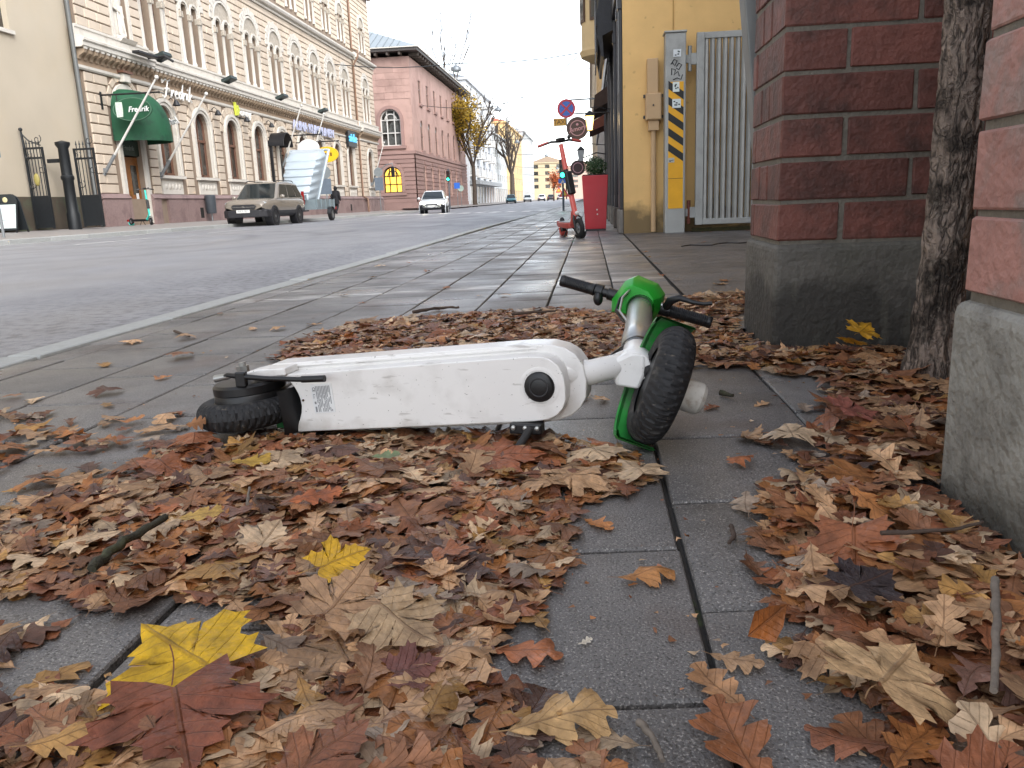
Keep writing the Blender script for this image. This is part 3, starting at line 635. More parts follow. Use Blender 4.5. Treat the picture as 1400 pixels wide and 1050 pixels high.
# ================================================================== FALLEN WHITE AND GREEN SCOOTER
def white_nodes(t, N, K, b):
    p, xyz = posxyz(t)
    mixin(t, b, maprange(t, noise(t, p, 190, 2), .715, .755, 0, .85), '#4b443c')        # specks of dirt
    mixin(t, b, maprange(t, noise(t, p, 11, 7), .56, .72, 0, .30), '#9a938a')
    mixin(t, b, maprange(t, noise(t, p, 45, 8, (.4, .4, 2.2)), .64, .70, 0, .4), '#857d74')         # grey scuffs
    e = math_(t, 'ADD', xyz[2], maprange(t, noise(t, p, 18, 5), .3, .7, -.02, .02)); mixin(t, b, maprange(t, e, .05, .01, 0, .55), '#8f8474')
M_white = pos_mat('scooter_white_paint', '#e3e1de', white_nodes, rough=.38, var=.035, scale=5, coat=.15, rvar=.1)
M_green = mat('lime_green_plastic', '#1f9e2c', rough=.38, var=.07, scale=8)
M_green2 = mat('dusty_green_plastic', '#2c8f3c', rough=.55, var=.12, scale=14, c2='#4b7a4c', c2scale=12)
def rub(t, N, K, b):
    p, xyz = posxyz(t); mixin(t, b, maprange(t, noise(t, p, 22, 6), .56, .7, 0, .45), '#6a655f'); mixin(t, b, maprange(t, noise(t, p, 90, 4), .64, .72, 0, .35), '#85796a')
M_rub = pos_mat('dusty_rubber', '#1f1f21', rub, rough=.72, var=.2, scale=20, bump=.25, bscale=180)
M_black = mat('black_plastic', '#141416', rough=.42, var=.15, scale=10, rvar=.08)
M_alu = mat('silver_metal', '#a9aaa8', rough=.34, metal=.75, var=.1, scale=9, rvar=.1)
O_ = V((-.764, 1.70, 0)); U_ = V((.986, -.168, 0)); N_ = V((.168, .986, 0)); Zz = V((0, 0, 1))
TA = math.atan(.082)
def Pp(a, b, z): return O_ + U_ * a + N_ * b + Zz * z
def Dk(a, c, b): return O_ + U_ * (a * math.cos(TA) - c * math.sin(TA)) + N_ * b + Zz * (.0735 + a * math.sin(TA) + c * math.cos(TA))
sc_ = thing('electric_scooter', (-.4, 1.65, 0), 'white electric scooter with green trim lying on its side in the leaves', 'scooter')
def notch(h, x0, k, m=9): return [(x0 - k * (2 * i / m - 1) ** 2, -h + 2 * h * i / m) for i in range(m + 1)]
def rend(h, x0, x1, m=10, e=2.6):
    o = []
    for i in range(m + 1):
        a = math.pi / 2 * (1 - 2 * i / m); o.append((x0 + (x1 - x0) * abs(math.cos(a)) ** (2 / e), h * math.copysign(abs(math.sin(a)) ** (2 / e), math.sin(a))))
    return o
# notch points run from the lower to the upper edge; the nose from the upper to the lower edge
cover = notch(.066, .121, .032) + rend(.068, .650, .722)
dk = MB().prism(cover, Dk, 0, .06).build('battery_case', M_white, sc_, bevel=.007, seg=3, smooth=30)
plat = [(.004, -.083)] + notch(.060, .115, .05)[:]
plat = [(.0, -.083), (.0, -.070)] + notch(.066, .118, .06) + [(.018, .070), (.024, .080), (.036, .084)] + rend(.085, .640, .756)
pf = MB().prism(plat, Dk, .05, .118).build('deck', M_white, sc_, bevel=.012, seg=3, smooth=30)
MB().prism(rend(.074, .63, .735) + [(.13, -.074), (.13, .074)], Dk, .1185, .123).build('deck_grip', M_rub, pf)
# rim ridges along the long edges
for s, h in ((1, .0765), (-1, -.0765)):
    MB().tube([Dk(.06 + .03 * i, h, .049) for i in range(21)], .0032, 6).build('rim_ridge', M_white, pf, smooth=60)
cap = MB().lathe([(.0, -.006), (.027, -.006), (.031, -.003), (.033, .004)], Dk(.668, .004, 0), N_, 36).build('round_cap', M_black, dk, smooth=40)
MB().lathe([(.035, -.0012), (.041, -.0006), (.043, .003)], Dk(.668, .004, 0), N_, 36).build('cap_seat', M_white, dk, smooth=40)
MB().lathe([(.017, -.0066), (.018, -.0075), (.0195, -.0075), (.0205, -.0066)], Dk(.668, .004, 0), N_, 32).build('cap_ring', mat('worn_black', '#2a2a2c', rough=.6), cap)
# rating label
M_lab = mat('label_white', '#dedfdf', rough=.5, var=.02); M_ink = mat('label_ink', '#85878a', rough=.6)
lb = MB().prism(rect(.152, .203, -.025, .040), Dk, -.0012, 0).build('rating_label', M_lab, dk)
ln = MB(); q = random.Random(2)
for i in range(10):
    a = .1635 + .0036 * i; c = .036
    while c > -.020:
        w_ = q.uniform(.006, .03); c2 = max(c - w_, -.022); ln.prism(rect(a, a + .0016, c2, c), Dk, -.0018, -.0013)
        c = c2 - q.choice([.001, .0015, .004, .012])
ln.prism(rect(.1555, .160, .017, .0185), Dk, -.0018, -.0013).prism(rect(.1555, .1560, .008, .0165), Dk, -.0018, -.0013).prism([(.156, .009), (.160, .016), (.1605, .016), (.1565, .009)], Dk, -.0018, -.0013).prism(rect(.156, .160, -.022, -.010), Dk, -.0018, -.0013)
ln.prism(rect(.156, .1602, -.004, .0015), Dk, -.0018, -.0013)
ln.build('label_print', M_ink, lb)
down = (Dk(0, -1, 0) - Dk(0, 0, 0)); right = Dk(1, 0, 0) - Dk(0, 0, 0)
text('ce_mark', 'CE', .0085, basis(Dk(.1582, .029, -.0016), down, right), mat('label_black', '#1c1c1e', rough=.6), lb, .0003)
MB().lathe([(0, -.0025), (.0025, -.002), (.003, .001)], Dk(.128, .006, 0), N_, 10).build('rivet', mat('rust_dot', '#4b3a2c', rough=.8), dk)
# ---- tyres with tread
def tyre(C, ax, xdir, R0, hw, name, parent, teeth=44):
    n, m = 240, 17; x = (V(xdir) - V(ax).normalized() * V(ax).normalized().dot(V(xdir))).normalized(); a = V(ax).normalized(); y = a.cross(x); P = []
    for i in range(n):
        t_ = 2 * math.pi * i / n
        for j in range(m):
            s = -1 + 2 * j / (m - 1); al = s * 2.15; h = hw * math.sin(al) / 1.0; r = R0 - hw * .95 + hw * .95 * math.cos(al)
            g_ = 0
            if abs(s) < .62:
                ph = (teeth * i / n + abs(s) * 2.3 * (1 if s > 0 else 1) + (.5 if s > 0 else 0)) % 1
                g_ = .0055 if ph < .27 and abs(s) > .10 else 0
            r -= g_ * math.cos(al * .4); P.append(V(C) + a * h + x * (r * math.cos(t_)) + y * (r * math.sin(t_)))
    F = [(i * m + j, ((i + 1) % n) * m + j, ((i + 1) % n) * m + j + 1, i * m + j + 1) for i in range(n) for j in range(m - 1)]
    return MB().add(P, F).build(name, M_rub, parent, smooth=42)
AXR = (Dk(0, 1, 0) - Dk(0, 0, 0)).normalized(); CR = Dk(-.034, -.014, .035)
rw = tyre(CR, AXR, U_, .119, .031, 'rear_tyre', sc_)
MB().lathe([(.0, -.03), (.09, -.03), (.096, -.024), (.096, .024), (.085, .03)], CR, AXR, 40).build('rear_rim', M_black, rw, smooth=40)
dr = MB().lathe([(.088, .018), (.088, .024), (.082, .028), (.081, .040), (.079, .044), (.081, .046), (.081, .062), (.076, .068), (.03, .072), (.0, .072)], Dk(-.024, -.014, .035), AXR, 48).build('brake_drum', M_black, sc_, smooth=35)
# green inner mudguard seen behind the wheel in the deck's cut-out
MB().lathe([(.140, -.052), (.145, -.03), (.145, .03), (.140, .05)], CR, AXR, 30, R(-120), R(-35), N_).build('rear_mudguard', M_black, sc_, smooth=40)
MB().prism(rect(.03, .125, -.062, -.034), Dk, .03, .05).build('bracket_plate', mat('mid_green', '#1b6b30', rough=.5), sc_)
MB().tube([Dk(.05, -.045, .02), Dk(.06, -.032, .012), Dk(.075, -.034, .012), Dk(.082, -.046, .02)], .003, 6).build('cable_clip', M_alu, sc_)
MB().prism([(.0, .066), (.10, .066), (.10, .082), (.03, .083), (.0, .079)], Dk, -.006, .05).build('rear_arm', M_white, sc_, bevel=.004)
MB().prism([(-.004, -.083), (.10, -.083), (.10, -.070), (.05, -.066), (-.004, -.068)], Dk, -.004, .05).build('rear_arm', M_white, sc_, bevel=.003)
MB().cyl(Dk(-.034, .055, .035), Dk(-.034, .088, .035), .014, n=6).cyl(Dk(-.034, .08, .035), Dk(-.034, .096, .035), .008, n=10).build('axle_nut', M_alu, sc_)
lv = MB().tube([Pp(-.055, -.03, .1435), Pp(-.035, -.032, .151), Pp(.0, -.034, .149), Pp(.06, -.035, .146), Pp(.14, -.036, .1455), Pp(.205, -.037, .149)], [.004, .0055, .0062, .0056, .0056, .0056], 10).build('brake_rod', M_black, sc_, smooth=50)
MB().cyl(Pp(.150, -.0365, .146), Pp(.205, -.037, .149), .0074, n=14).build('rod_sleeve', M_black, lv, smooth=40)
MB().cyl(Pp(-.07, -.028, .141), Pp(-.03, -.03, .149), .0085, .0065, n=12).build('cable_adjuster', M_alu, lv, smooth=40)
MB().box(-.012, .012, -.008, .008, -.02, .014, Matrix.Translation(Pp(.0, -.034, .146))).build('lever_bracket', M_black, lv, bevel=.003)
# kickstand
kb = MB().box(-.034, .034, -.012, .02, -.012, .010, basis(Pp(.637, -.004, .047), U_, N_)).build('kickstand_bracket', M_black, sc_, bevel=.003)
for a in (.612, .637, .662): MB().lathe([(0, -.005), (.0045, -.004), (.0055, 0)], Pp(a, -.017, .049), N_, 10).build('bolt', M_alu, kb)
MB().tube([Pp(.645, -.012, .046), Pp(.637, -.035, .030), Pp(.625, -.075, .006)], [.0095, .008, .010], 10).build('kickstand', mat('dusty_black', '#2b2a2a', rough=.7, var=.3, scale=40), sc_, smooth=50)
# ---- neck, head tube, stem, handlebar
S0, S1 = V((.092, 1.69, .153)), V((.150, 2.50, .178)); SD = (S1 - S0).normalized()
MB().tube([Pp(.70, .07, .146), V((-.005, 1.655, .146)), V((.045, 1.685, .151)), V((.09, 1.73, .156))], [.030, .0265, .0255, .029], 24).build('neck_tube', M_white, sc_, smooth=60)
hd = MB().lathe([(.0, -.02), (.030, -.02), (.0345, -.012), (.0345, .11), (.031, .116)], S0, SD, 32).build('head_tube', M_white, sc_, smooth=40)
MB().prism([(-.030, -.036), (.022, -.046), (.036, -.01), (.036, .026), (-.004, .032), (-.03, .02)], lambda u, v, d: V((.076 + u, 1.665 + d, .150 + v)), 0, .05).build('head_gusset', M_white, hd, bevel=.008, seg=3, smooth=35)
MB().lathe([(.036, .117), (.0375, .12), (.0375, .132), (.036, .135)], S0, SD, 32).build('headset_ring', M_black, hd, smooth=40)
MB().lathe([(.031, .135), (.0345, .14), (.0345, .16), (.038, .165), (.038, .30), (.036, .31), (.036, .76), (.033, .77)], S0, SD, 32).build('stem', M_alu, sc_, smooth=40)
HBL, HBR = V((-.094, 2.55, .2535)), V((.360, 2.45, .122)); HD = (HBR - HBL).normalized(); HL = (HBR - HBL).length
hb = MB().cyl(HBL, HBR, .0145, n=18).build('handlebar', M_black, sc_, smooth=40)
def along(t_): return HBL + HD * (HL * t_)
for t0, t1 in ((0, .235), (.70, 1.0)):
    pr = [(.0, 0), (.0165, 0), (.0185, .004)] + sum([[(.0185, .012 + .006 * k), (.0175, .0145 + .006 * k)] for k in range(int((t1 - t0) * HL / .006) - 4)], []) + [(.0185, (t1 - t0) * HL - .006), (.0205, (t1 - t0) * HL - .002), (.0145, (t1 - t0) * HL)]
    if t0 > .5: pr = [(r, (t1 - t0) * HL - h) for r, h in pr][::-1]
    MB().lathe(pr, along(t0), HD, 22).build('grip', M_black, hb, smooth=30)
bl = MB().lathe([(.0146, -.012), (.021, -.011), (.022, .011), (.0146, .012)], along(.262), HD, 22).build('bell_clamp', M_black, hb, smooth=40)
MB().ball(along(.258) + V((-.002, -.018, -.022)), .017, 14, 10, (.9, .8, 1.3)).build('bell', M_black, bl, smooth=60)
MB().lathe([(.0146, -.02), (.019, -.018), (.019, .02), (.0146, .022)], along(.36), HD, 18).build('clamp', M_black, hb, smooth=40)
hxp = [(-.068, -.012), (-.046, .045), (-.026, .060), (.034, .052), (.060, .030), (.064, -.006), (.050, -.052), (.030, -.064), (.016, -.040), (-.03, -.046), (-.060, -.046)]
HU = V((0, 0, 1)); HU = (HU - HD * HU.dot(HD)).normalized(); HN = HD.cross(HU).normalized()
if HN.y < 0: HN = -HN
HC = along(.525) + V((0, -.01, .006))
hood = MB(); P = []
for d, s in ((-.065, .74), (-.03, 1.0), (.055, 1.0), (.085, .7)): P += [HC + HD * (u * s * 1.12) + HU * (v * s * 1.12) + HN * d for u, v in hxp]
k = len(hxp); F = [(r_ * k + i, r_ * k + (i + 1) % k, (r_ + 1) * k + (i + 1) % k, (r_ + 1) * k + i) for r_ in range(3) for i in range(k)]
T = [tuple(t_) for t_ in tessellate_polygon([[V((u, v, 0)) for u, v in hxp]])]; F += [t_[::-1] for t_ in T] + [tuple(i + 3 * k for i in t_) for t_ in T]
hood.add(P, F).build('display_hood', M_green, sc_, bevel=.007, seg=3, smooth=32)
MB().lathe([(.041, -.065), (.042, -.02)], S1 - SD * .03, SD, 24).build('hood_collar', M_black, sc_, smooth=40)
bk = MB().tube([along(.70), V((.235, 2.436, .194)), V((.262, 2.425, .203)), V((.30, 2.41, .190)), V((.33, 2.40, .186)), V((.352, 2.395, .188))], [.012, .013, .010, .0065, .0055, .0065], 10).build('brake_lever', M_black, hb, smooth=50)
MB().lathe([(.0146, -.018), (.0205, -.016), (.0205, .016), (.0146, .018)], along(.70), HD, 18).build('lever_clamp', M_black, bk, smooth=40)
MB().cyl(along(.635) - V((0, .016, -.012)), along(.68) - V((0, .016, -.012)), .008, n=12).build('cable_barrel', M_alu, bk, smooth=40)
MB().tube([(.118, 2.44, .225), (.085, 2.41, .208), (.072, 2.38, .175), (.088, 2.3, .158), (.110, 2.2, .158), (.116, 2.06, .156), (.104, 1.95, .146), (.088, 1.88, .144), (.085, 1.83, .16)], .0042, 8).build('cable', M_black, sc_, smooth=60)
MB().tube([(.075, 2.36, .18), (.1, 2.22, .17), (.116, 2.1, .170), (.093, 1.95, .170), (.07, 1.8, .172), (.045, 1.70, .176), (.03, 1.68, .165)], .0045, 8).build('cable', M_black, sc_, smooth=60)
MB().tube([(.118, 2.44, .232), (.09, 2.36, .215), (.08, 2.3, .185), (.1, 2.1, .172)], .0035, 8).build('cable', M_alu, sc_, smooth=60)
# ---- front wheel, turned and leaning, with green mudguard
CF = V((.136, 1.602, .128)); NF = V((.94, -.02, -.36)).normalized()
fw = tyre(CF, NF, (0, 1, 0), .1245, .037, 'front_tyre', sc_)
MB().lathe([(.0, -.024), (.085, -.028), (.093, -.024), (.093, .024), (.085, .028), (0, .024)], CF, NF, 40).build('front_rim', M_black, fw, smooth=40)
MB().lathe([(.0, .02), (.036, .02), (.036, .040), (.034, .046), (.033, .082), (.027, .090), (.0, .091)], CF, NF, 28).build('axle_cover', mat('scuffed_white', '#b9b5ad', rough=.55, var=.15, scale=30, c2='#7d6a58', c2lo=.55, c2hi=.7, c2scale=20), fw, smooth=35)
gpr = [(.117, -.056), (.127, -.054), (.1315, -.048), (.1315, .022), (.130, .028), (.127, .022), (.1275, -.044), (.116, -.052), (.117, -.056)]
MB().lathe(gpr, CF, NF, 40, R(-118), R(82), (0, 1, 0)).build('front_mudguard', M_green2, sc_, smooth=40)
MB().tube([S0 - SD * .0 + NF * .02, S0 - SD * .03 + NF * .05, CF + NF * .055], [.02, .016, .018], 12).build('fork_leg', M_black, sc_, smooth=50)
# ================================================================== LEAVES
def vein_mat(name, rough=.5):
    m = bpy.data.materials.new(name); m.use_nodes = True; t = m.node_tree; b = t.nodes['Principled BSDF']; K = t.links.new
    at = t.nodes.new('ShaderNodeAttribute'); at.attribute_name = 'Col'; uv = t.nodes.new('ShaderNodeUVMap'); uv.uv_map = 'leaf'
    s = t.nodes.new('ShaderNodeSeparateXYZ'); K(uv.outputs[0], s.inputs[0])
    p, xyz = posxyz(t)
    u, v = s.outputs[0], s.outputs[1]                    # along the leaf, signed distance from midrib
    av = math_(t, 'ABSOLUTE', v)
    mid = maprange(t, av, .012, .028, 1, 0)
    sv = math_(t, 'ABSOLUTE', math_(t, 'SUBTRACT', math_(t, 'FRACT', math_(t, 'SUBTRACT', math_(t, 'MULTIPLY', u, 7.), math_(t, 'MULTIPLY', av, 3.2))), .5))
    side = maprange(t, sv, .44, .49, 0, .55); ve = math_(t, 'MAXIMUM', mid, side)
    n1 = noise(t, p, 38, 6); n2 = noise(t, p, 130, 4); n3 = noise(t, p, 16, 4)
    mr = math_(t, 'MULTIPLY', maprange(t, n1, .28, .72, .62, 1.3), maprange(t, n2, .3, .7, .86, 1.12))
    x = t.nodes.new('ShaderNodeMix'); x.data_type = 'RGBA'; x.blend_type = 'MULTIPLY'; x.inputs[0].default_value = 1; K(at.outputs['Color'], x.inputs[6]); K(mr, x.inputs[7])
    y = t.nodes.new('ShaderNodeMix'); y.data_type = 'RGBA'; K(maprange(t, n3, .56, .72, 0, .45), y.inputs[0]); K(x.outputs[2], y.inputs[6]); y.inputs[7].default_value = hx('#4b2b1c')
    z = t.nodes.new('ShaderNodeMix'); z.data_type = 'RGBA'; K(math_(t, 'MULTIPLY', ve, .38), z.inputs[0]); K(y.outputs[2], z.inputs[6]); z.inputs[7].default_value = hx('#5d3a22')
    K(z.outputs[2], b.inputs['Base Color']); b.inputs['Roughness'].default_value = rough; b.inputs['Specular IOR Level'].default_value = .45
    K(maprange(t, n3, .35, .65, rough - .16, rough + .2), b.inputs['Roughness'])
    bp = t.nodes.new('ShaderNodeBump'); bp.inputs['Strength'].default_value = .65; bp.inputs['Distance'].default_value = .004
    K(math_(t, 'ADD', math_(t, 'MULTIPLY', noise(t, p, 55, 3), 1.6), math_(t, 'SUBTRACT', math_(t, 'MULTIPLY', n2, .8), math_(t, 'MULTIPLY', ve, .9))), bp.inputs['Height']); K(bp.outputs[0], b.inputs['Normal'])
    tr = t.nodes.new('ShaderNodeBsdfTranslucent'); K(z.outputs[2], tr.inputs[0]); ms = t.nodes.new('ShaderNodeMixShader'); ms.inputs[0].default_value = .18
    K(b.outputs[0], ms.inputs[1]); K(tr.outputs[0], ms.inputs[2]); K(ms.outputs[0], t.nodes['Material Output'].inputs[0])
    return m
M_leaf = vein_mat('fallen_leaf', .44)
G = np.random.default_rng(11)
def oak_proto(n, lat, seed, curl=1.):
    g = np.random.default_rng(seed); t = np.linspace(0, 1, n); k = g.uniform(2.6, 3.6); V_ = []; UVs = []
    env = np.sin(np.pi * np.clip(t, 0, 1) ** g.uniform(1.1, 1.45)) ** .75 * g.uniform(.25, .33) + .012
    sl = g.uniform(.25, .5); a1, a2, a3, a4 = g.normal(0, 1, 4) * curl; ph = g.uniform(0, 6, 6)
    hw = {}
    for s in (-1, 1):
        p0 = g.uniform(0, .35); lob = np.abs(np.sin(np.pi * (k * t + p0))) ** .9
        hw[s] = env * (.30 + .80 * lob) * (1 + .08 * g.normal(0, 1, n))
    ls = np.linspace(-1, 1, lat)
    for i in range(n):
        for l in ls:
            w = hw[-1 if l < 0 else 1][i] * abs(l); y = w * (1 if l >= 0 else -1); x = t[i] + sl * w * .8
            z = (.42 * a1 * y * y + .22 * a2 * (x - .5) ** 2 * .5 + .16 * a3 * y * (x - .5) + .022 * np.sin(7 * x + ph[0] + 4 * y) * a4 + .020 * np.sin(15 * x + ph[1]) * np.sign(y) * abs(y) * 4 + .4 * abs(y) * .35 * np.sign(a1) * abs(np.sin(3 * x + ph[2])))
            bx = x + .10 * np.sin(2.2 * x + ph[3]) * 0; by = y + .05 * np.sin(2.5 * t[i] + ph[4]) * 1.2
            V_.append((bx - .5, by, z)); UVs.append((t[i], y * 2.2))
    F = [(i * lat + j, (i + 1) * lat + j, (i + 1) * lat + j + 1, i * lat + j + 1) for i in range(n - 1) for j in range(lat - 1)]
    # stalk
    o = len(V_); by0 = .05 * np.sin(ph[4]) * 1.2; zz = V_[lat // 2][2]
    for q in range(4): V_ += [(-.5 - .055 * q, by0 - .007, zz + .006 * q), (-.5 - .055 * q, by0 + .007, zz + .006 * q)]; UVs += [(0, 0), (0, 0)]
    F += [(o + 2 * q, o + 2 * q + 1, o + 2 * q + 3, o + 2 * q + 2) for q in range(3)]
    return np.array(V_), F, np.array(UVs)
MAPLE = [(0, .0), (-.08, .08), (-.12, .20), (-.13, .32), (-.22, .46), (-.08, .45), (.0, .57), (.05, .47), (.13, .43), (.22, .50), (.24, .63), (.33, .62), (.43, .77), (.46, .61), (.56, .59), (.53, .46), (.55, .37), (.48, .28), (.47, .24), (.56, .29), (.61, .37), (.68, .26), (.78, .28), (.78, .15), (.89, .08), (1.0, 0)]
def maple_proto(seed, curl=1., fine=True):
    g = np.random.default_rng(seed); half = np.array(MAPLE); half = half + g.normal(0, .012, half.shape); half[0, 1] = half[-1, 1] = 0
    ol = np.vstack([half, half[-2:0:-1] * [1, -1]]); n = len(ol); c = np.array([.18, 0.]); rings = (.36, .7, 1.) if fine else (1.,)
    a1, a2, a3 = g.normal(0, 1, 3) * curl; ph = g.uniform(0, 6, 4); V_ = [(c[0], 0, 0)]; UVs = [(.2, 0)]
    for r in rings:
        for q in ol: p = c + (q - c) * r; V_.append((p[0], p[1], 0)); UVs.append((p[0], p[1]))
    V_ = np.array(V_, float); x, y = V_[:, 0] - .35, V_[:, 1]; th = np.arctan2(y, x + .17); rr = np.hypot(x + .17, y)
    V_[:, 2] = .22 * a1 * y * y + .18 * a2 * x * x + .16 * a3 * x * y + .03 * curl * rr * rr * np.sin(5 * th + ph[0]) + .015 * np.sin(13 * x + ph[1]) + .015 * np.sin(11 * y + ph[2])
    V_[:, 0] -= .35; F = [(0, 1 + i, 1 + (i + 1) % n) for i in range(n)]
    for k in range(len(rings) - 1): F += [(1 + k * n + i, 1 + (k + 1) * n + i, 1 + (k + 1) * n + (i + 1) % n, 1 + k * n + (i + 1) % n) for i in range(n)]
    o = len(V_); st = [(-.35 - .09 * q, .03 * np.sin(q * .6 + ph[3]), .03 * q * .5) for q in range(6)]
    V_ = np.vstack([V_, np.array([(a, b + s * .006, c_) for a, b, c_ in st for s in (-1, 1)])]); UVs += [(0, 0)] * 12
    F += [(o + 2 * q, o + 2 * q + 1, o + 2 * q + 3, o + 2 * q + 2) for q in range(5)]
    return V_, F, np.array(UVs, float)
HI_O = [oak_proto(30, 7, s, G.choice([.6, 1., 1.6])) for s in range(26)]; LO_O = [oak_proto(21, 5, 100 + s, G.choice([.6, 1., 1.5])) for s in range(24)]
HI_M = [maple_proto(s, G.choice([.5, .9, 1.3])) for s in range(14)]; LO_M = [maple_proto(50 + s, 1., True) for s in range(8)]
PAL = {k: hx(v)[:3] for k, v in dict(tan='#c49b74', pale='#d3b592', orange='#b17544', brown='#976748', russet='#8f5a40', dark='#66473a', plum='#7b5a4d', ochre='#b98c52', grey='#a38f7c', rust='#a0623f').items()}
WT = dict(tan=30, pale=14, orange=16, brown=20, russet=9, dark=6, plum=4, ochre=6, grey=4, rust=12); PK = list(WT); PW = np.array([WT[k] for k in PK], float); PW /= PW.sum()
def rotm(yaw, tilt, az):
    ca, sa = np.cos(az), np.sin(az); ax = np.array([ca, sa, 0]); c, s = np.cos(tilt), np.sin(tilt); k = np.array([[0, -ax[2], ax[1]], [ax[2], 0, -ax[0]], [-ax[1], ax[0], 0]])
    Rt = np.eye(3) * c + s * k + (1 - c) * np.outer(ax, ax); cy, sy = np.cos(yaw), np.sin(yaw); return Rt @ np.array([[cy, -sy, 0], [sy, cy, 0], [0, 0, 1]])
def leaf_mesh(items, name):
    """items: (verts, faces, uvs, colour) -> one mesh with colour attribute and uv"""
    vs, fs, uvs, cs, o = [], [], [], [], 0
    for v, f, uv, c in items:
        vs.append(v); fs += [tuple(i + o for i in q) for q in f]; uvs.append(uv); cs.append(np.repeat([tuple(c) + (1,)], len(v), 0)); o += len(v)
    vs = np.vstack(vs); uvs = np.vstack(uvs); cs = np.vstack(cs)
    me = bpy.data.meshes.new(name); me.from_pydata(vs.tolist(), [], fs)
    ca = me.color_attributes.new('Col', 'FLOAT_COLOR', 'POINT'); ca.data.foreach_set('color', cs.ravel())
    ul = me.uv_layers.new(name='leaf'); li = np.empty(len(me.loops), int); me.loops.foreach_get('vertex_index', li); ul.data.foreach_set('uv', uvs[li].ravel())
    me.polygons.foreach_set('use_smooth', [True] * len(me.polygons)); me.materials.append(M_leaf); return me
ZN = {'A1': [(-1.0, 1.77), (-0.404, 1.74), (-.1, 1.68), (0.07, 1.56), (0.122, 1.402), (-0.016, 1.244), (-0.05, 1.03), (-0.071, 0.873), (-0.136, 0.8), (-0.201, 0.756), (-0.254, 0.716), (-0.399, 0.8), (-0.411, 0.90), (-0.57, 0.91), (-0.80, .89), (-1.10, .90), (-1.25, 1.1), (-1.16, 1.248), (-0.99, 1.283), (-0.909, 1.485)],
'A2': [(-0.98, 0.90), (-0.70, 0.86), (-0.60, 0.80), (-0.50, 0.77), (-0.36, 0.80), (-0.22, 0.80), (-0.12, 0.86), (-.075, .86), (-.085, .765), (0.02, 0.686), (0.036, 0.45), (-0.75, 0.45)],
'S': [(-1.755, 2.002), (-1.162, 2.008), (-0.854, 1.701), (-0.893, 1.484), (-1.163, 1.284)],
'B1': [(-1.119, 2.606), (-1.178, 3.004), (-1.048, 3.522), (-0.236, 3.782), (0.163, 3.535), (0.177, 2.418), (-0.043, 2.282), (-0.262, 2.4), (-0.807, 2.5)],
'B2': [(0.16, 3.75), (0.325, 3.965), (0.809, 4.222), (0.554, 3.1), (0.58, 2.63), (1.04, 2.623), (0.865, 2.075), (0.569, 2.184), (0.32, 2.351), (0.2, 2.6), (.17, 3.1)],
'C1': [(0.658, 2.372), (1.3, 2.563), (1.3, 1.33), (0.570, 1.33), (0.565, 1.083), (0.565, .45), (0.20, 0.45), (0.231, 0.74), (0.233, 0.933), (0.246, 1.056), (0.23, 1.244), (0.278, 1.308), (0.4, 1.457), (0.507, 1.751)],
'C2': [(0.295, 1.702), (0.448, 1.642), (0.413, 1.457), (0.271, 1.275), (0.242, 1.034), (0.238, 0.778), (0.205, 0.777), (0.190, 0.991), (0.200, 1.276), (0.36, 1.458)]}
def inside(p, poly):
    r = False; j = len(poly) - 1
    for i in range(len(poly)):
        if (poly[i][1] > p[1]) != (poly[j][1] > p[1]) and p[0] < (poly[j][0] - poly[i][0]) * (p[1] - poly[i][1]) / (poly[j][1] - poly[i][1]) + poly[i][0]: r = not r
        j = i
    return r
def edge_d(p, poly):
    d = 9.
    for i in range(len(poly)):
        a = np.array(poly[i - 1]); b = np.array(poly[i]); ab = b - a; t_ = np.clip(((p - a) @ ab) / (ab @ ab), 0, 1); d = min(d, np.hypot(*(p - a - ab * t_)))
    return d
def blocked(x, y, z):
    if .57 < x < 1.32 and .8 < y < 1.315: return True
    if .575 < x < 1.38 and 2.62 < y < 3.12: return True
    if (x - .87) ** 2 + (y - 2.12) ** 2 < .085 ** 2: return True
    q = V((x, y, 0)) - O_; a, b = q.dot(U_), q.dot(N_)
    if -.20 < a < .0 and -.10 < b < .16: return z > -.02 and not (b < -.08)
    if -.03 < a < .79 and -.02 < b < .13: return z > (.007 if a < .3 else .014)
    if (x - .12) ** 2 + (y - 1.63) ** 2 < .10 ** 2: return True
    return False
leaves = []   # (distance key, dict)
def put(x, y, z, size, kind, colr, tilt, hi, flip=False, yaw=None, az=None, proto=None):
    P_, F_, U2 = proto if proto is not None else ((HI_M if hi else LO_M) if kind == 'maple' else (HI_O if hi else LO_O))[G.integers(0, (14 if hi else 8) if kind == 'maple' else (26 if hi else 24))]
    Rm = rotm(G.uniform(0, 6.283) if yaw is None else yaw, tilt, G.uniform(0, 6.283) if az is None else az); v = P_ * size
    if flip: v = v * [1, 1, -1]
    v = v @ Rm.T; lo = v[:, 2].min(); zz = max(z, .0035 - lo) if z < .02 else z
    leaves.append(dict(v=v, f=F_, uv=U2, c=colr, o=np.array([x, y, zz]), size=size, kind=kind, d=math.hypot(x, y), name=None, hi=hi))
    return leaves[-1]
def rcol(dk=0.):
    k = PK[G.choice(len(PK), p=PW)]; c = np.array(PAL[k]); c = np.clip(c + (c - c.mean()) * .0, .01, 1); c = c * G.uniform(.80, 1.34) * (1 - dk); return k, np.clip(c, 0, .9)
dens = dict(A1=(3300, .021), A2=(1900, .020), S=(260, .008), B1=(2200, .012), B2=(1700, .032), C1=(2600, .040), C2=(800, .010))
bare = [((-.60, .80), .05), ((-.50, .70), .05), ((-.02, .80), .1), ((.0, .70), .06), ((.12, .86), .1), ((-.66, .74), .06)]
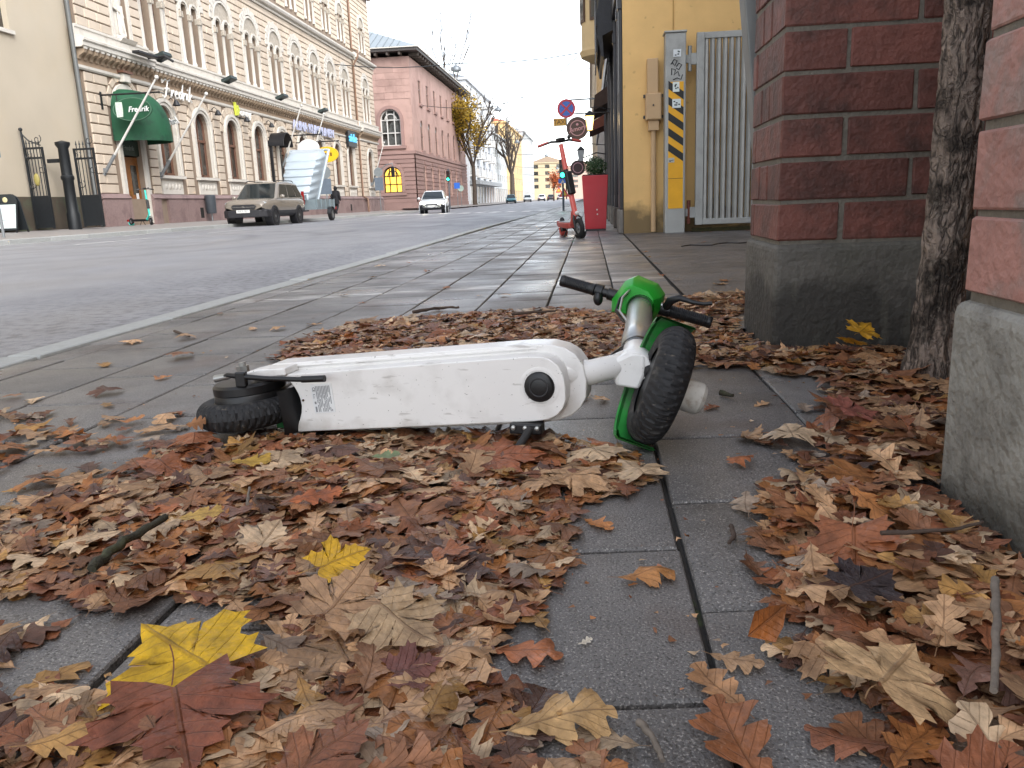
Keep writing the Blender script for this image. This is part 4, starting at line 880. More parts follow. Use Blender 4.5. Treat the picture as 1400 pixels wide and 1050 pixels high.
for zn, poly in ZN.items():
    de, hp = dens[zn]; xs = [p[0] for p in poly]; ys = [p[1] for p in poly]; area = (max(xs) - min(xs)) * (max(ys) - min(ys))
    for _ in range(int(de * area)):
        x, y = G.uniform(min(xs), max(xs)), G.uniform(min(ys), max(ys))
        if not inside((x, y), poly): continue
        e = edge_d(np.array((x, y)), poly); pr = min(1, .35 + e / .12); pat = .5 + .5 * math.sin(x * 7.1 + 2.1 * math.sin(y * 4.3)) * math.sin(y * 6.3 + 1.3 * math.sin(x * 5.1))
        if G.uniform() > pr * (.62 + .5 * pat): continue
        if any(math.hypot(x - c[0], y - c[1]) < r for c, r in bare) and zn in ('A2', 'A1') and G.uniform() < .8: continue
        h = hp * min(1, e / .14) * (.5 + .7 * pat); lay = G.uniform() ** 1.15; z = .004 + h * lay
        if zn == 'C1' and x > .5: z *= 1.35
        if blocked(x, y, z): continue
        near = y < 1.25
        kind = 'maple' if G.uniform() < (.10 if zn[0] in 'AB' else .06) else 'oak'
        size = G.uniform(.055, .09) if kind == 'oak' else G.uniform(.055, .10)
        if G.uniform() < .25: size *= .7
        if zn == 'B1': size *= .85
        k, c = rcol(.42 * (1 - lay)); tilt = abs(G.normal(0, .07 + .24 * lay * min(1, h / .03)))  # leaves lower in the heap darkened: shade between layers put into their colour
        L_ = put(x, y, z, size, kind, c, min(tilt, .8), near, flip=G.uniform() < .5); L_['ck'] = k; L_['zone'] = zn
ISO = [(-1.684, 2.599), (-1.341, 2.359), (-1.466, 3.336), (-1.344, 3.317), (-1.655, 3.118), (-1.885, 3.915), (-1.683, 2.123), (-1.579, 2.073), (-1.406, 2.15), (-1.295, 1.593), (-0.616, 4.404), (-1.581, 5.772), (-1.247, 6.138), (-1.8, 6.833), (-1.225, 4.215), (-0.736, 3.829), (0.451, 5.222), (0.772, 4.798), (-0.02, 2.017), (0.017, 1.991), (0.275, 1.481), (0.333, 1.62), (0.071, 1.50), (0.005, 1.184), (-1.011, 1.399), (-1.072, 1.421), (-0.935, 1.398), (-1.444, 4.603), (-1.225, 3.443), (-0.47, 4.369), (0.242, 4.366), (-0.474, 10.231), (-0.266, 7.987), (-1.616, 7.162), (-0.878, 4.847), (0.722, 4.607), (0.276, 1.889), (0.492, 1.877), (0.4, 1.917), (-1.46, 2.707), (-1.857, 3.058), (.52, 4.9), (.5, 6.2), (.49, 6.9), (.5, 7.6), (1.4, 6.1), (1.9, 7.2), (2.2, 5.4), (1.2, 8.8), (1.6, 11.15), (1.8, 11.2), (2.1, 11.15), (2.3, 11.2), (2.5, 11.1), (1.5, 11.2)]
for x, y in ISO:
    k, c = rcol(); L_ = put(x, y, .004, G.uniform(.055, .085), 'maple' if G.uniform() < .2 else 'oak', c, abs(G.normal(0, .12)), y < 1.9); L_['ck'] = k; L_['zone'] = 'iso'
def flatproto(kind, seed, curl): return maple_proto(seed, curl) if kind == 'maple' else oak_proto(34, 9, seed, curl)
_kv = [(-.5, 0, 0), (-.15, .36, .16), (.18, .24, .12), (.55, 0, 0), (.18, -.24, .12), (-.15, -.36, .16), (-.15, 0, 0), (.18, 0, 0)]
KITE = (np.array(_kv), [(0, 6, 1), (1, 6, 7, 2), (2, 7, 3), (0, 5, 6), (5, 4, 7, 6), (4, 3, 7)], np.array([(a + .5, b) for a, b, c in _kv]))
HERO = [  # x, y, z, size, kind, colour, yaw, tilt, az, curl, label
 (-.452, .755, .035, .165, 'maple', '#d8ab1c', 2.6, .16, 0, .35, 'large bright yellow maple leaf in the left foreground'),
 (-.344, .975, .040, .095, 'maple', '#d6a520', .6, .28, 0, .5, 'smaller yellow maple leaf in the middle of the litter'),
 (-.405, .655, .030, .165, 'maple', '#8a4f37', -1.0, .15, 1, .4, 'big russet maple leaf with reddish stalk at the bottom edge, left'),
 (.066, .995, .006, .105, 'oak', '#b07a48', .2, .05, 0, 1.6, 'curled brown oak leaf alone across a paving joint'),
 (.190, .845, .030, .075, 'maple', '#9c5c2c', .8, 1.25, .3, .4, 'folded orange-brown leaf standing upright on a bare slab'),
 (.124, .748, .010, .105, 'oak', '#b98a62', 2.0, .12, 0, .8, 'pale brown oak leaf on the bare slab, near bottom right of centre'),
 (.150, .800, .008, .075, 'oak', '#c39c77', -.4, .1, 0, .9, 'small pale oak leaf touching the standing folded leaf'),
 (.130, .662, .012, .150, 'oak', '#97603e', 1.9, .14, 0, .6, 'large brown oak leaf at the bottom edge on the dark slab'),
 (-.034, .678, .014, .140, 'oak', '#c8a06c', .3, .16, 0, .9, 'large light tan oak leaf at the bottom edge, centre'),
 (-.165, .682, .014, .125, 'oak', '#b89478', .5, .2, 1, 1., 'greyish tan oak leaf left of the large tan one at the bottom'),
 (.272, .700, .060, .125, 'maple', '#d0ac80', .9, .25, 1.2, .8, 'large pale tan leaf topping the right-hand heap'),
 (-.172, 1.469, .028, .170, 'maple', '#a3603f', .2, .1, 0, .5, 'broad rust-brown maple leaf in front of the kickstand'),
 (-.457, 1.214, .045, .115, 'oak', '#ad6239', .3, .3, 0, .7, 'orange oak leaf propped up in the heap before the scooter'),
 (-.224, .822, .035, .12, 'maple', '#bd9f7b', -.6, .3, .7, 1., 'wrinkled beige maple leaf between litter and bare slab'),
 (-.196, .752, .02, .07, 'maple', '#74483f', .4, .2, 0, .9, 'small plum-coloured leaf beside the wrinkled beige one'),
 (-.393, 1.431, .04, .075, 'oak', '#7c8a63', .2, .15, 0, .6, 'greenish grey leaf in the litter before the scooter'),
 (-.664, 1.436, .03, .11, 'oak', '#c19a3c', .1, .12, 0, .6, 'narrow ochre yellow leaf left of the greenish one'),
 (-.241, .742, .03, .105, 'oak', '#a98063', 1.75, .5, 1.6, .4, 'upright pointed brown leaf below the beige maple leaf'),
 (-.302, .853, .05, .12, 'maple', '#b08a67', 1.2, .35, .2, 1., 'crumpled tan maple leaf above the yellow one, bent upward'),
 (.535, 1.665, .055, .12, 'maple', '#a56353', .3, .3, 1.1, .7, 'reddish maple leaf in the heap beside the near pier'),
 (.785, 2.40, .10, .10, 'maple', '#cf9a2a', .9, .5, .4, .6, 'golden leaf propped against the foot of the tree trunk'),
 (.745, 2.34, .075, .10, 'maple', '#d49c2a', .2, .4, 2.2, .6, 'golden yellow leaf lying just left of the trunk foot'),
 (-.61, 1.125, .045, .09, 'oak', '#cda75a', .2, .2, 0, .6, 'pale yellow pointed leaf beside the mossy twig'),
 (.308, .883, .06, .085, 'maple', '#3b3233', .5, .15, 0, .4, 'blackened wet leaf in the right-hand heap'),
 (-.014, .839, .004, .026, 'oak', '#c9bfae', .5, .1, 0, .9, 'tiny whitish leaf scrap on the bare slab in the middle'),
 (-.72, 1.615, .062, .06, 'oak', '#a9754a', .1, 1.2, 0, .5, 'small oak leaf stuck to the rear tyre of the fallen scooter')]
for i, (x, y, z, s, kind, c, yaw, tilt, az, cu, lab) in enumerate(HERO):
    s *= .76; L_ = put(x, y, z, s, kind, hx(c)[:3], tilt, True, yaw=yaw, az=az, proto=KITE if 'folded' in lab and 'upright' in lab else flatproto(kind, 900 + i, cu)); L_['label'] = lab; L_['d'] = -1
tx = leaves[-1]; tw = O_ + U_ * (-.085) + N_ * (-.094) + Zz * .058
tx['o'] = np.array([tw.x, tw.y, tw.z]); 
# the 300 that show largest become separate leaves, the rest one layer of litter
for l in leaves: l['rank'] = -1 if 'label' in l else l['d'] * (1.25 - 4. * min(l['o'][2], .05)) / (l['size'] / .1) + (0 if l['o'][0] < .57 else 2)
leaves.sort(key=lambda l: l['rank'])
CW = dict(tan='light tan', pale='pale beige', orange='orange-brown', brown='mid brown', russet='russet', dark='dark brown', plum='plum brown', ochre='ochre', grey='greyish brown', rust='rust-coloured')
ZL = dict(A1='in the litter before the scooter', A2='among the nearest leaves at bottom left', S='scattered left of the rear wheel', B1='behind the scooter', B2='by the far pier foot', C1='in the heap by the near pier', C2='at the edge of the right-hand heap', iso='lying alone on the open paving')
for i, l in enumerate(leaves[:300]):
    me = leaf_mesh([(l['v'], l['f'], l['uv'], l['c'])], l['kind'] + '_leaf'); o = bpy.data.objects.new(l['kind'] + '_leaf', me); col.objects.link(o); o.location = l['o'].tolist()
    if 'label' in l: tag(o, l['label'], 'leaf')
    else:
        up_ = l['uv'][:, 0]; dv = l['v'][up_ > .85].mean(0) - l['v'][up_ < .15].mean(0); ang = math.degrees(math.atan2(dv[1], dv[0])) % 360
        dirw = ('right', 'away right', 'away', 'away left', 'left', 'near left', 'forward', 'near right')[int(((ang + 22.5) % 360) // 45)]
        sz = 'small' if l['size'] < .06 else 'medium' if l['size'] < .078 else 'large'
        lab = f"{sz} {CW[l['ck']]} {l['kind']} leaf pointing {dirw}, {ZL[l['zone']]}"; tag(o, lab, 'leaf', f"{CW[l['ck']]} {l['kind']} leaves {ZL[l['zone']]}")
rest = leaves[300:]
me = leaf_mesh([(l['v'] + l['o'], l['f'], l['uv'], l['c']) for l in rest], 'leaf_litter'); o = bpy.data.objects.new('leaf_litter', me); col.objects.link(o)
o['kind'] = 'stuff'; tag(o, 'layer of brown oak and maple leaves covering the pavement', 'leaves')
# crumbs of broken leaf
cr_ = []; 
for _ in range(450):
    zn = G.choice(['A1', 'A2', 'B1', 'B2', 'C1', 'C2', 'S']); poly = ZN[zn]; c0 = poly[G.integers(len(poly))]; x, y = c0[0] + G.normal(0, .16), c0[1] + G.normal(0, .16)
    if blocked(x, y, .01) or y < .45: continue
    s = G.uniform(.003, .010); a = G.uniform(0, 6.28, 5); a.sort(); r = G.uniform(.5, 1, 5) * s; v = np.c_[x + r * np.cos(a), y + r * np.sin(a), .003 + G.uniform(0, .004, 5)]
    k, c = rcol(.1); cr_.append((v, [(0, 1, 2, 3, 4)], np.zeros((5, 2)) + .3, c))
me = leaf_mesh(cr_, 'leaf_crumbs'); o = bpy.data.objects.new('leaf_crumbs', me); col.objects.link(o); o['kind'] = 'stuff'; tag(o, 'crumbs of broken leaf strewn over the paving slabs', 'debris')
# twigs
def twig(pts, z, r, label, mt=M_twig):
    q = random.Random(int(1e4 * abs(pts[0][0]))); P = []
    for (a, b) in zip(pts[:-1], pts[1:]):
        for s in range(6): t_ = s / 6; P.append((a[0] + (b[0] - a[0]) * t_ + q.gauss(0, r * .16), a[1] + (b[1] - a[1]) * t_ + q.gauss(0, r * .16), z + q.gauss(0, r * .2)))
    P.append((pts[-1][0], pts[-1][1], z)); k = len(P); tag(MB().tube(P, [r * (1 - .4 * i / k) * q.uniform(.85, 1.2) for i in range(k)], 7).build('twig', mt, at=P[0], smooth=60), label, 'twig', 'twigs in the litter')
M_moss = mat('mossy_bark', '#39362a', rough=.95, var=.4, scale=50, bump=.8, bscale=90, c2='#454630', c2scale=30)
M_gtw = mat('grey_twig', '#73695f', rough=.85, var=.3, scale=45, bump=.5, bscale=100)
twig([(-.656, .918), (-.663, .999), (-.648, 1.09)], .055, .0075, 'dark mossy twig lying across the left-hand litter', M_moss)
twig([(.427, .839), (.383, .745), (.33, .635)], .085, .0048, 'grey twig standing out of the right-hand heap', M_gtw)
twig([(.039, .686), (.050, .660), (.056, .630)], .012, .004, 'short grey twig at the bottom edge on the slab', M_gtw)
twig([(.206, 1.17), (.203, 1.129), (.191, 1.104)], .008, .004, 'short reddish twig on the bare slab left of the heap')
twig([(.32, 2.01), (.345, 1.978)], .012, .007, 'stubby dark twig on the slab behind the front wheel', M_moss)
twig([(-.839, 3.72), (-.736, 3.829), (-.636, 3.835)], .015, .008, 'forked dark twig beyond the leaves behind the deck')
twig([(-.339, 3.403), (-.154, 3.457)], .035, .007, 'twig on top of the leaves behind the deck')
twig([(-1.80, 3.3), (-1.662, 3.16)], .01, .006, 'small dark curled twig on the open paving at left')
twig([(-.533, 1.125), (-.561, 1.198)], .062, .003, 'thin pale stalk sticking out before the mossy twig', M_gtw)
twig([(.36, .99), (.456, 1.005), (.5, 1.03)], .072, .003, 'thin brown stalk lying on the right-hand heap')
# ================================================================== CREAM RUSTICATED BUILDING ACROSS THE STREET
XF = -17.5
LF = lambda s, z, d: (XF + d, s, z)                    # along street, up, out of the wall
M_stone = mat('cream_stone', '#c0b2a1', rough=.85, var=.07, scale=1.5, rnd=.08, c2='#b3a391', c2lo=.5, c2hi=.7, c2scale=.9)
M_joint2 = mat('stone_joint', '#857566', rough=.9, var=.1, scale=3)
M_trim = mat('white_stucco', '#c6c1b8', rough=.8, var=.06, scale=2, c2='#aea79c', c2lo=.52, c2hi=.7, c2scale=2)
M_relief = mat('grey_relief', '#a89f92', rough=.85, var=.2, scale=9, bump=.6, bscale=14)
M_gran = mat('pink_granite', '#86716e', rough=.6, var=.12, scale=14, rnd=.08, c2='#75605e', c2scale=1.2)
M_sash = mat('brown_window_sash', '#6a4b3d', rough=.5, var=.1)
M_gl2 = mat('old_window_glass', '#50514f', rough=.1, var=.45, scale=1.3, spec=.9, rnd=.45, c2='#2a2623', c2lo=.45, c2hi=.6, c2scale=1.6)
M_oak = mat('oak_door', '#8b5a2e', rough=.45, var=.15, scale=9)
cb_ = thing('stone_building', (XF, 47, 0), 'cream rusticated stone building with arched windows across the street', 'building')
BAY = [33.45 + 3.335 * k for k in range(9)]; GFW = [33.42, 36.68, 39.92, 43.22, 46.6, 49.95, 53.3, 56.95, 60.2]
Y0B, Y1B, ZTOP = 27.75, 67.6, 17.2
gf = [(u, 2.15, 4.30, .66) for u in GFW] + [(65.0, 2.15, 4.2, .66)]
door = (30.35, .25, 4.45, .72)
up = [(u + s * .46, 6.95, 9.26, .30) for u in BAY for s in (-1, 1)] + [(65. + s * .46, 6.95, 9.26, .30) for s in (-1, 1)]
u3 = [(u + s * .42, 12.15, 13.85, .26) for u in BAY for s in (-1, 1)] + [(30.4 + s * .42, 12.15, 13.85, .26) for s in (-1, 1)] + [(65. + s * .42, 12.15, 13.85, .26) for s in (-1, 1)]
niche = (30.8, 6.98, 9.3, .52)
holes = [arch(*a) for a in gf + [door] + up + u3 + [niche]]
MB().holed(rect(Y0B, Y1B, .0, ZTOP), holes, LF, 0, .34).build('wall', M_joint2, cb_)
MB().box(XF - 14, XF - .36, Y0B, Y1B, 0, ZTOP - .02).build('inner_mass', mat('dark_interior', '#2a2622', rough=.9), cb_)
MB().add([(XF, Y1B, 0), (XF - 14, Y1B, 0), (XF - 14, Y1B, ZTOP), (XF, Y1B, ZTOP)], [(0, 1, 2, 3)]).build('side_wall', M_stone, cb_)
rf = MB().add([(XF + .5, Y0B, ZTOP + .6), (XF + .5, Y1B + .4, ZTOP + .6), (XF - 14, Y1B + .4, ZTOP + .6), (XF - 14, Y0B, ZTOP + .6), (XF - 5, Y0B + 3, ZTOP + 3.4), (XF - 5, Y1B - 3, ZTOP + 3.4)], [(0, 1, 5, 4), (1, 2, 5), (2, 3, 4, 5), (3, 0, 4), (3, 2, 1, 0)]).build('roof', MATS['roof_metal'], cb_)
# rusticated blocks
blocks = []
def spans(z0, z1, lo, hi, ops, pad):
    """free intervals of a course between openings; ops: (u, v0, vs, r) with surround radius r+pad"""
    cut = []
    for u, v0, vs, r in ops:
        rr_ = r + pad
        if z1 <= v0 - .02 or z0 >= vs + rr_: continue
        zq = z0 if z0 > vs else vs if z1 > vs else z1
        hw = rr_ if zq <= vs else math.sqrt(max(0, rr_ ** 2 - (zq - vs) ** 2))
        if hw > .02: cut.append((u - hw, u + hw))
    cut.sort(); o = []; p = lo
    for a, b in cut:
        if a > p + .12: o.append((p, a))
        p = max(p, b)
    if hi > p + .12: o.append((p, hi))
    return o
def courses(z0, z1, h, lo, hi, ops, pad, d, ln):
    n = int(round((z1 - z0) / h)); h = (z1 - z0) / n
    for i in range(n):
        for a, b in spans(z0 + i * h, z0 + (i + 1) * h, lo, hi, ops, pad):
            k = max(1, int(round((b - a) / ln - (.0 if i % 2 else .35)))); sh = 0
            cuts = [a + (b - a) * j / k for j in range(k + 1)]
            if k > 1 and i % 2: cuts = [a] + [c - (b - a) / k * .25 for c in cuts[1:-1]] + [b]
            for c0, c1 in zip(cuts[:-1], cuts[1:]): blocks.append((c0, c1, z0 + i * h, z0 + (i + 1) * h, d))
GO = [(u, 1.3, vs, r) for u, v0, vs, r in gf]; UO = [(u, 6.9, 9.35, .88) for u in BAY + [65.]]; TO = [(u, 12.1, 13.8, .78) for u in BAY + [30.4, 65.]]
courses(1.36, 5.5, .345, 32.3, 62.3, GO, .62, 0, .62)
courses(1.36, 5.5, .345, 27.95, 32.2, [(door[0], 0, door[2], door[3])], .5, .16, .7)
courses(1.36, 5.5, .345, 62.5, 67.5, GO[-1:], .42, .16, .7)
courses(6.98, 10.95, .331, 32.3, 62.3, UO[:-1], .30, 0, .6)
courses(6.98, 10.95, .331, 27.95, 32.2, [(niche[0], 6.9, niche[2], niche[3])], .2, .16, .7)
courses(6.98, 10.95, .331, 62.5, 67.5, UO[-1:], .1, .16, .7)
courses(12.0, 16.2, .32, 32.3, 62.3, TO[:-2], .26, 0, .6)
courses(12.0, 16.2, .32, 27.95, 32.2, TO[-2:-1], .1, .16, .7); courses(12.0, 16.2, .32, 62.5, 67.5, TO[-1:], .1, .16, .7)
blocks.sort(key=lambda b: b[0] + (6 if b[2] > 9.5 else 0) + (20 if b[3] > 11.8 else 0))
def blk(mb, b):
    a0, a1, z0, z1, d = b; g_ = .018; e = .02; P = []
    for ins, dd in ((0, 0), (0, .03), (e, .055)):
        for a, z in ((a0 + g_ + ins, z0 + g_ + ins), (a1 - g_ - ins, z0 + g_ + ins), (a1 - g_ - ins, z1 - g_ - ins), (a0 + g_ + ins, z1 - g_ - ins)): P.append(LF(a, z, d + .002 + dd))
    return mb.add(P, [(k * 4 + i, k * 4 + (i + 1) % 4, k * 4 + 4 + (i + 1) % 4, k * 4 + 4 + i) for k in range(2) for i in range(4)] + [(8, 9, 10, 11)])
for b in blocks[:300]: blk(MB(), b).build('stone_block', M_stone, cb_, normals=False)
mb = MB()
for b in blocks[300:]: blk(mb, b)
mb.build('stone_block_field', M_stone, cb_, kind='stuff', normals=False)
# projecting end pavilions (slabs behind their blocks)
for a0, a1, op in ((27.85, 32.25, [arch(*door), arch(*niche), arch(*u3[18]), arch(*u3[19])]), (62.4, 67.6, [arch(*gf[-1]), arch(*up[-2]), arch(*up[-1]), arch(*u3[-2]), arch(*u3[-1])])):
    m_ = MB().holed(rect(a0, a1, .2, ZTOP), op, LF, .16, .16)
    m_.add([LF(a0, .2, 0), LF(a0, .2, .16), LF(a0, ZTOP, .16), LF(a0, ZTOP, 0)], [(0, 1, 2, 3)]).add([LF(a1, .2, 0), LF(a1, .2, .16), LF(a1, ZTOP, .16), LF(a1, ZTOP, 0)], [(0, 1, 2, 3)]); m_.build('pavilion', M_joint2, cb_)
# voussoirs round the ground floor arches
for n_, (u, v0, vs, r) in enumerate(gf + [door]):
    d0 = .16 if n_ >= 9 else 0
    for k in range(9):
        a0, a1 = math.pi * (k + .06) / 9, math.pi * (k + .94) / 9; r0, r1 = r + .29, r + .62 + (.12 if k == 4 else 0)
        if n_ >= 9: r1 = r + .5
        P = []
        for ins, dd in ((0, .002), (.015, .055)):
            for rr_, aa in ((r0 + ins, a0 + ins), (r1 - ins, a0 + ins * .7), (r1 - ins, a1 - ins * .7), (r0 + ins, a1 - ins)): P.append(LF(u + rr_ * math.cos(aa), vs + rr_ * math.sin(aa), d0 + dd))
        MB().add(P, [(i, (i + 1) % 4, 4 + (i + 1) % 4, 4 + i) for i in range(4)] + [(4, 5, 6, 7)]).build('voussoir', M_stone, cb_)
# ground floor windows
def pane_arch(u, v0, vs, r, d): return MB().prism(arch(u, v0, vs, r), LF, d - .02, d)
for n_, (u, v0, vs, r) in enumerate(gf):
    d0 = .16 if n_ == 9 else 0
    w_ = MB(); ring(w_, u, vs, r - .09, r, v0, LF, d0 - .24, d0 - .16); w_.prism(rect(u - r, u + r, v0 + 1.55, v0 + 1.66), LF, d0 - .24, d0 - .14).prism(rect(u - .045, u + .045, v0, v0 + 1.55), LF, d0 - .23, d0 - .15).prism(rect(u - r, u + r, v0, v0 + .1), LF, d0 - .24, d0 - .15).prism(rect(u - .035, u + .035, v0 + 1.66, vs + r - .09), LF, d0 - .23, d0 - .16)
    wo_ = w_.build('window', M_sash, cb_); pane_arch(u, v0, vs, r - .02, d0 - .22).build('pane', M_gl2, wo_)
    if n_ in (1, 2, 3, 7):                               # pale curtains behind the glass
        MB().prism(rect(u - r + .12, u - .1, v0 + .12, v0 + 1.5), LF, d0 - .217, d0 - .213).build('curtain', mat('curtain', '#9a958c', rough=.8, var=.15, scale=9), wo_)
    s_ = MB(); ring(s_, u, vs, r, r + .13, v0, LF, d0, d0 + .09); ring(s_, u, vs, r + .13, r + .27, v0, LF, d0, d0 + .14); s_.build('window_surround', M_trim, cb_)
    MB().prism([(u - r - .32, v0 - .14), (u + r + .32, v0 - .14), (u + r + .32, v0 - .02), (u - r - .32, v0 - .02)], LF, d0 - .2, d0 + .2).build('sill', M_trim, cb_)
    ap = MB().prism(rect(u - r - .2, u + r + .2, 1.38, v0 - .15), LF, d0, d0 + .06).build('apron_panel', M_trim, cb_)
    rl = MB()
    for k in range(5): rl.ball(LF(u - .56 + .28 * k, 1.69, d0 + .06), .1, 8, 6, (.4, 1, 1.3))
    rl.build('relief_ornament', M_trim, ap, smooth=60)
# pub door with green wooden fanlight board
u, v0, vs, r = door
dd = MB().prism(rect(u - r, u + r, .25, 2.75), LF, -.12, -.06).build('door', M_oak, cb_)
for a in (-.36, .36): MB().prism(rect(u + a - .2, u + a + .2, 1.35, 2.45), LF, -.058, -.05).build('door_pane', M_gl2, dd); MB().prism(rect(u + a - .2, u + a + .2, .45, 1.1), LF, -.058, -.04).build('door_panel', M_oak, dd, bevel=.01)
MB().cyl(LF(u - .03, 1.25, -.03), LF(u - .03, 1.5, -.03), .015).build('handle', mat('brass', '#9c7a3c', rough=.35, metal=.8), dd)
MB().prism(rect(u + .3, u + .48, 1.15, 1.4), LF, -.038, -.034).build('notice', M_lab, dd)
tb = MB().prism(rect(u - r - .02, u + r + .02, 2.8, 3.35), LF, -.1, .06).build('transom_board', mat('dark_green_board', '#2d3d33', rough=.5), cb_)
text('lettering', 'Fredrik', .26, basis(LF(u, 3.07, .066), (0, 1, 0), (0, 0, 1)), mat('dull_silver', '#7f8a84', rough=.5), tb, .004, shear=.25)
s_ = MB(); ring(s_, u, vs, r, r + .2, .25, LF, .16, .27); s_.build('door_surround', M_trim, cb_); pane_arch(u, 3.36, vs, r, -.1).build('fanlight', M_gl2, cb_)
# plinth of granite slabs
MB().prism(rect(27.9, 67.7, .0, 1.18), LF, .001, .10).build('plinth_core', M_joint2, cb_)
y = 27.75
while y < 67.6:
    w_ = 1.62; e = min(y + w_, 67.75); pv = .18 if (y < 31.8 or y > 62) else 0
    if not (29.2 < y < 31. ): MB().prism(rect(y + .008, e - .008, .05, 1.16), LF, .1, .20 + pv).build('plinth_slab', M_gran, cb_)
    else: MB().prism(rect(y + .008, min(e, door[0] - .78), .05, 1.16), LF, .1, .20 + pv).build('plinth_slab', M_gran, cb_) if y < door[0] - .9 else None
    y = e
MB().prism(rect(door[0] + .8, 31.7, .05, 1.16), LF, .1, .38).build('plinth_slab', M_gran, cb_)
MB().prism([(0, 1.17), (.2, 1.17), (.24, 1.2), (.12, 1.36), (0, 1.36)], lambda a, z, d: (XF + a, 32.0 + d, z), 0, 30.4).build('plinth_cap', M_gran, cb_)
for a0, a1 in ((27.7, 29.55), (31.15, 32.0), (62.4, 67.75)): MB().prism([(0, 1.17), (.38, 1.17), (.42, 1.2), (.28, 1.36), (0, 1.36)], lambda a, z, d: (XF + a, a0 + d, z), 0, a1 - a0).build('plinth_cap', M_gran, cb_)
for y in (35.3, 38.4, 41.6, 55., 58.6): MB().prism(rect(y, y + .32, .35, .8), LF, .195, .204).build('vent_opening', mat('vent_black', '#141312', rough=.9), cb_)
# cornices: profile runs, brackets
def run(prof, z, a0, a1, nm, mt=M_trim, d0=0): return MB().prism([(d0 + p, z + q) for p, q in prof], lambda a, zz, d: (XF + a, a0 + d, zz), 0, a1 - a0).build(nm, mt, cb_)
CP = [(0, 0), (.34, 0), (.40, .05), (.40, .17), (.46, .22), (.46, .30), (.30, .36), (.16, .42), (.16, .62), (.2, .66), (.2, .74), (0, .74)]
for a0, a1, d0 in ((32.25, 62.35, 0), (27.55, 32.25, .18), (62.35, 67.85, .18)):
    run(CP, 6.20, a0, a1, 'string_cornice', M_trim, d0); run([(0, 0), (.06, 0), (.1, .05), (.1, .14), (0, .14)], 5.52, a0, a1, 'lower_moulding', M_trim, d0); run([(0, 0), (.03, 0), (.03, .52), (0, .52)], 5.67, a0, a1, 'bracket_frieze', mat('frieze_stone', '#a08a74', rough=.9, var=.1), d0)
    run([(0, 0), (.05, 0), (.07, .05), (.05, .1), (.05, .3), (0, .3)], 10.98, a0, a1, 'belt_course', M_stone, d0)
    run([(0, 0), (.1, 0), (.14, .06), (.3, .1), (.36, .2), (.36, .28), (.2, .34), (.1, .46), (0, .46)], 11.38, a0, a1, 'upper_cornice', M_trim, d0)
    run([(0, 0), (.2, 0), (.3, .1), (.6, .2), (.7, .4), (.7, .55), (.3, .62), (0, .7)], 16.5, a0, a1, 'crown_cornice', M_trim, d0)
bkm = None
M_bkt = mat('bracket_stone', '#9b8873', rough=.85, var=.1)
y = 27.75
while y < 67.7:
    d0 = .18 if (y < 32.25 or y > 62.35) else 0
    if bkm is None:
        bkm = MB().prism([(.03, -.32), (.09, -.34), (.12, -.26), (.2, -.2), (.32, -.14), (.35, -.02), (.35, 0), (.03, 0)], lambda a, z, d: (a, d, z), -.075, .075).build('cornice_bracket', M_bkt, cb_, at=(0, 0, 0)); o = bkm
        ft = MB().box(.33, .365, -.09, .09, -.03, .045).build('bracket_cap', M_trim, bkm, at=(0, 0, 0)); ft.location = (0, 0, 0)
    else:
        o = place(bkm, Matrix(), cb_); c = place(ft, Matrix(), o)
    o.location = V((XF + d0, y, 6.18)) - V(cb_['_o']); y += .335
dt = MB(); y = 27.8
while y < 67.7: dt.box(XF + .05 + (.18 if (y < 32.25 or y > 62.35) else 0), XF + .17 + (.18 if (y < 32.25 or y > 62.35) else 0), y, y + .1, 11.3, 11.38); y += .2
dt.build('dentil_row', M_trim, cb_, kind='stuff')
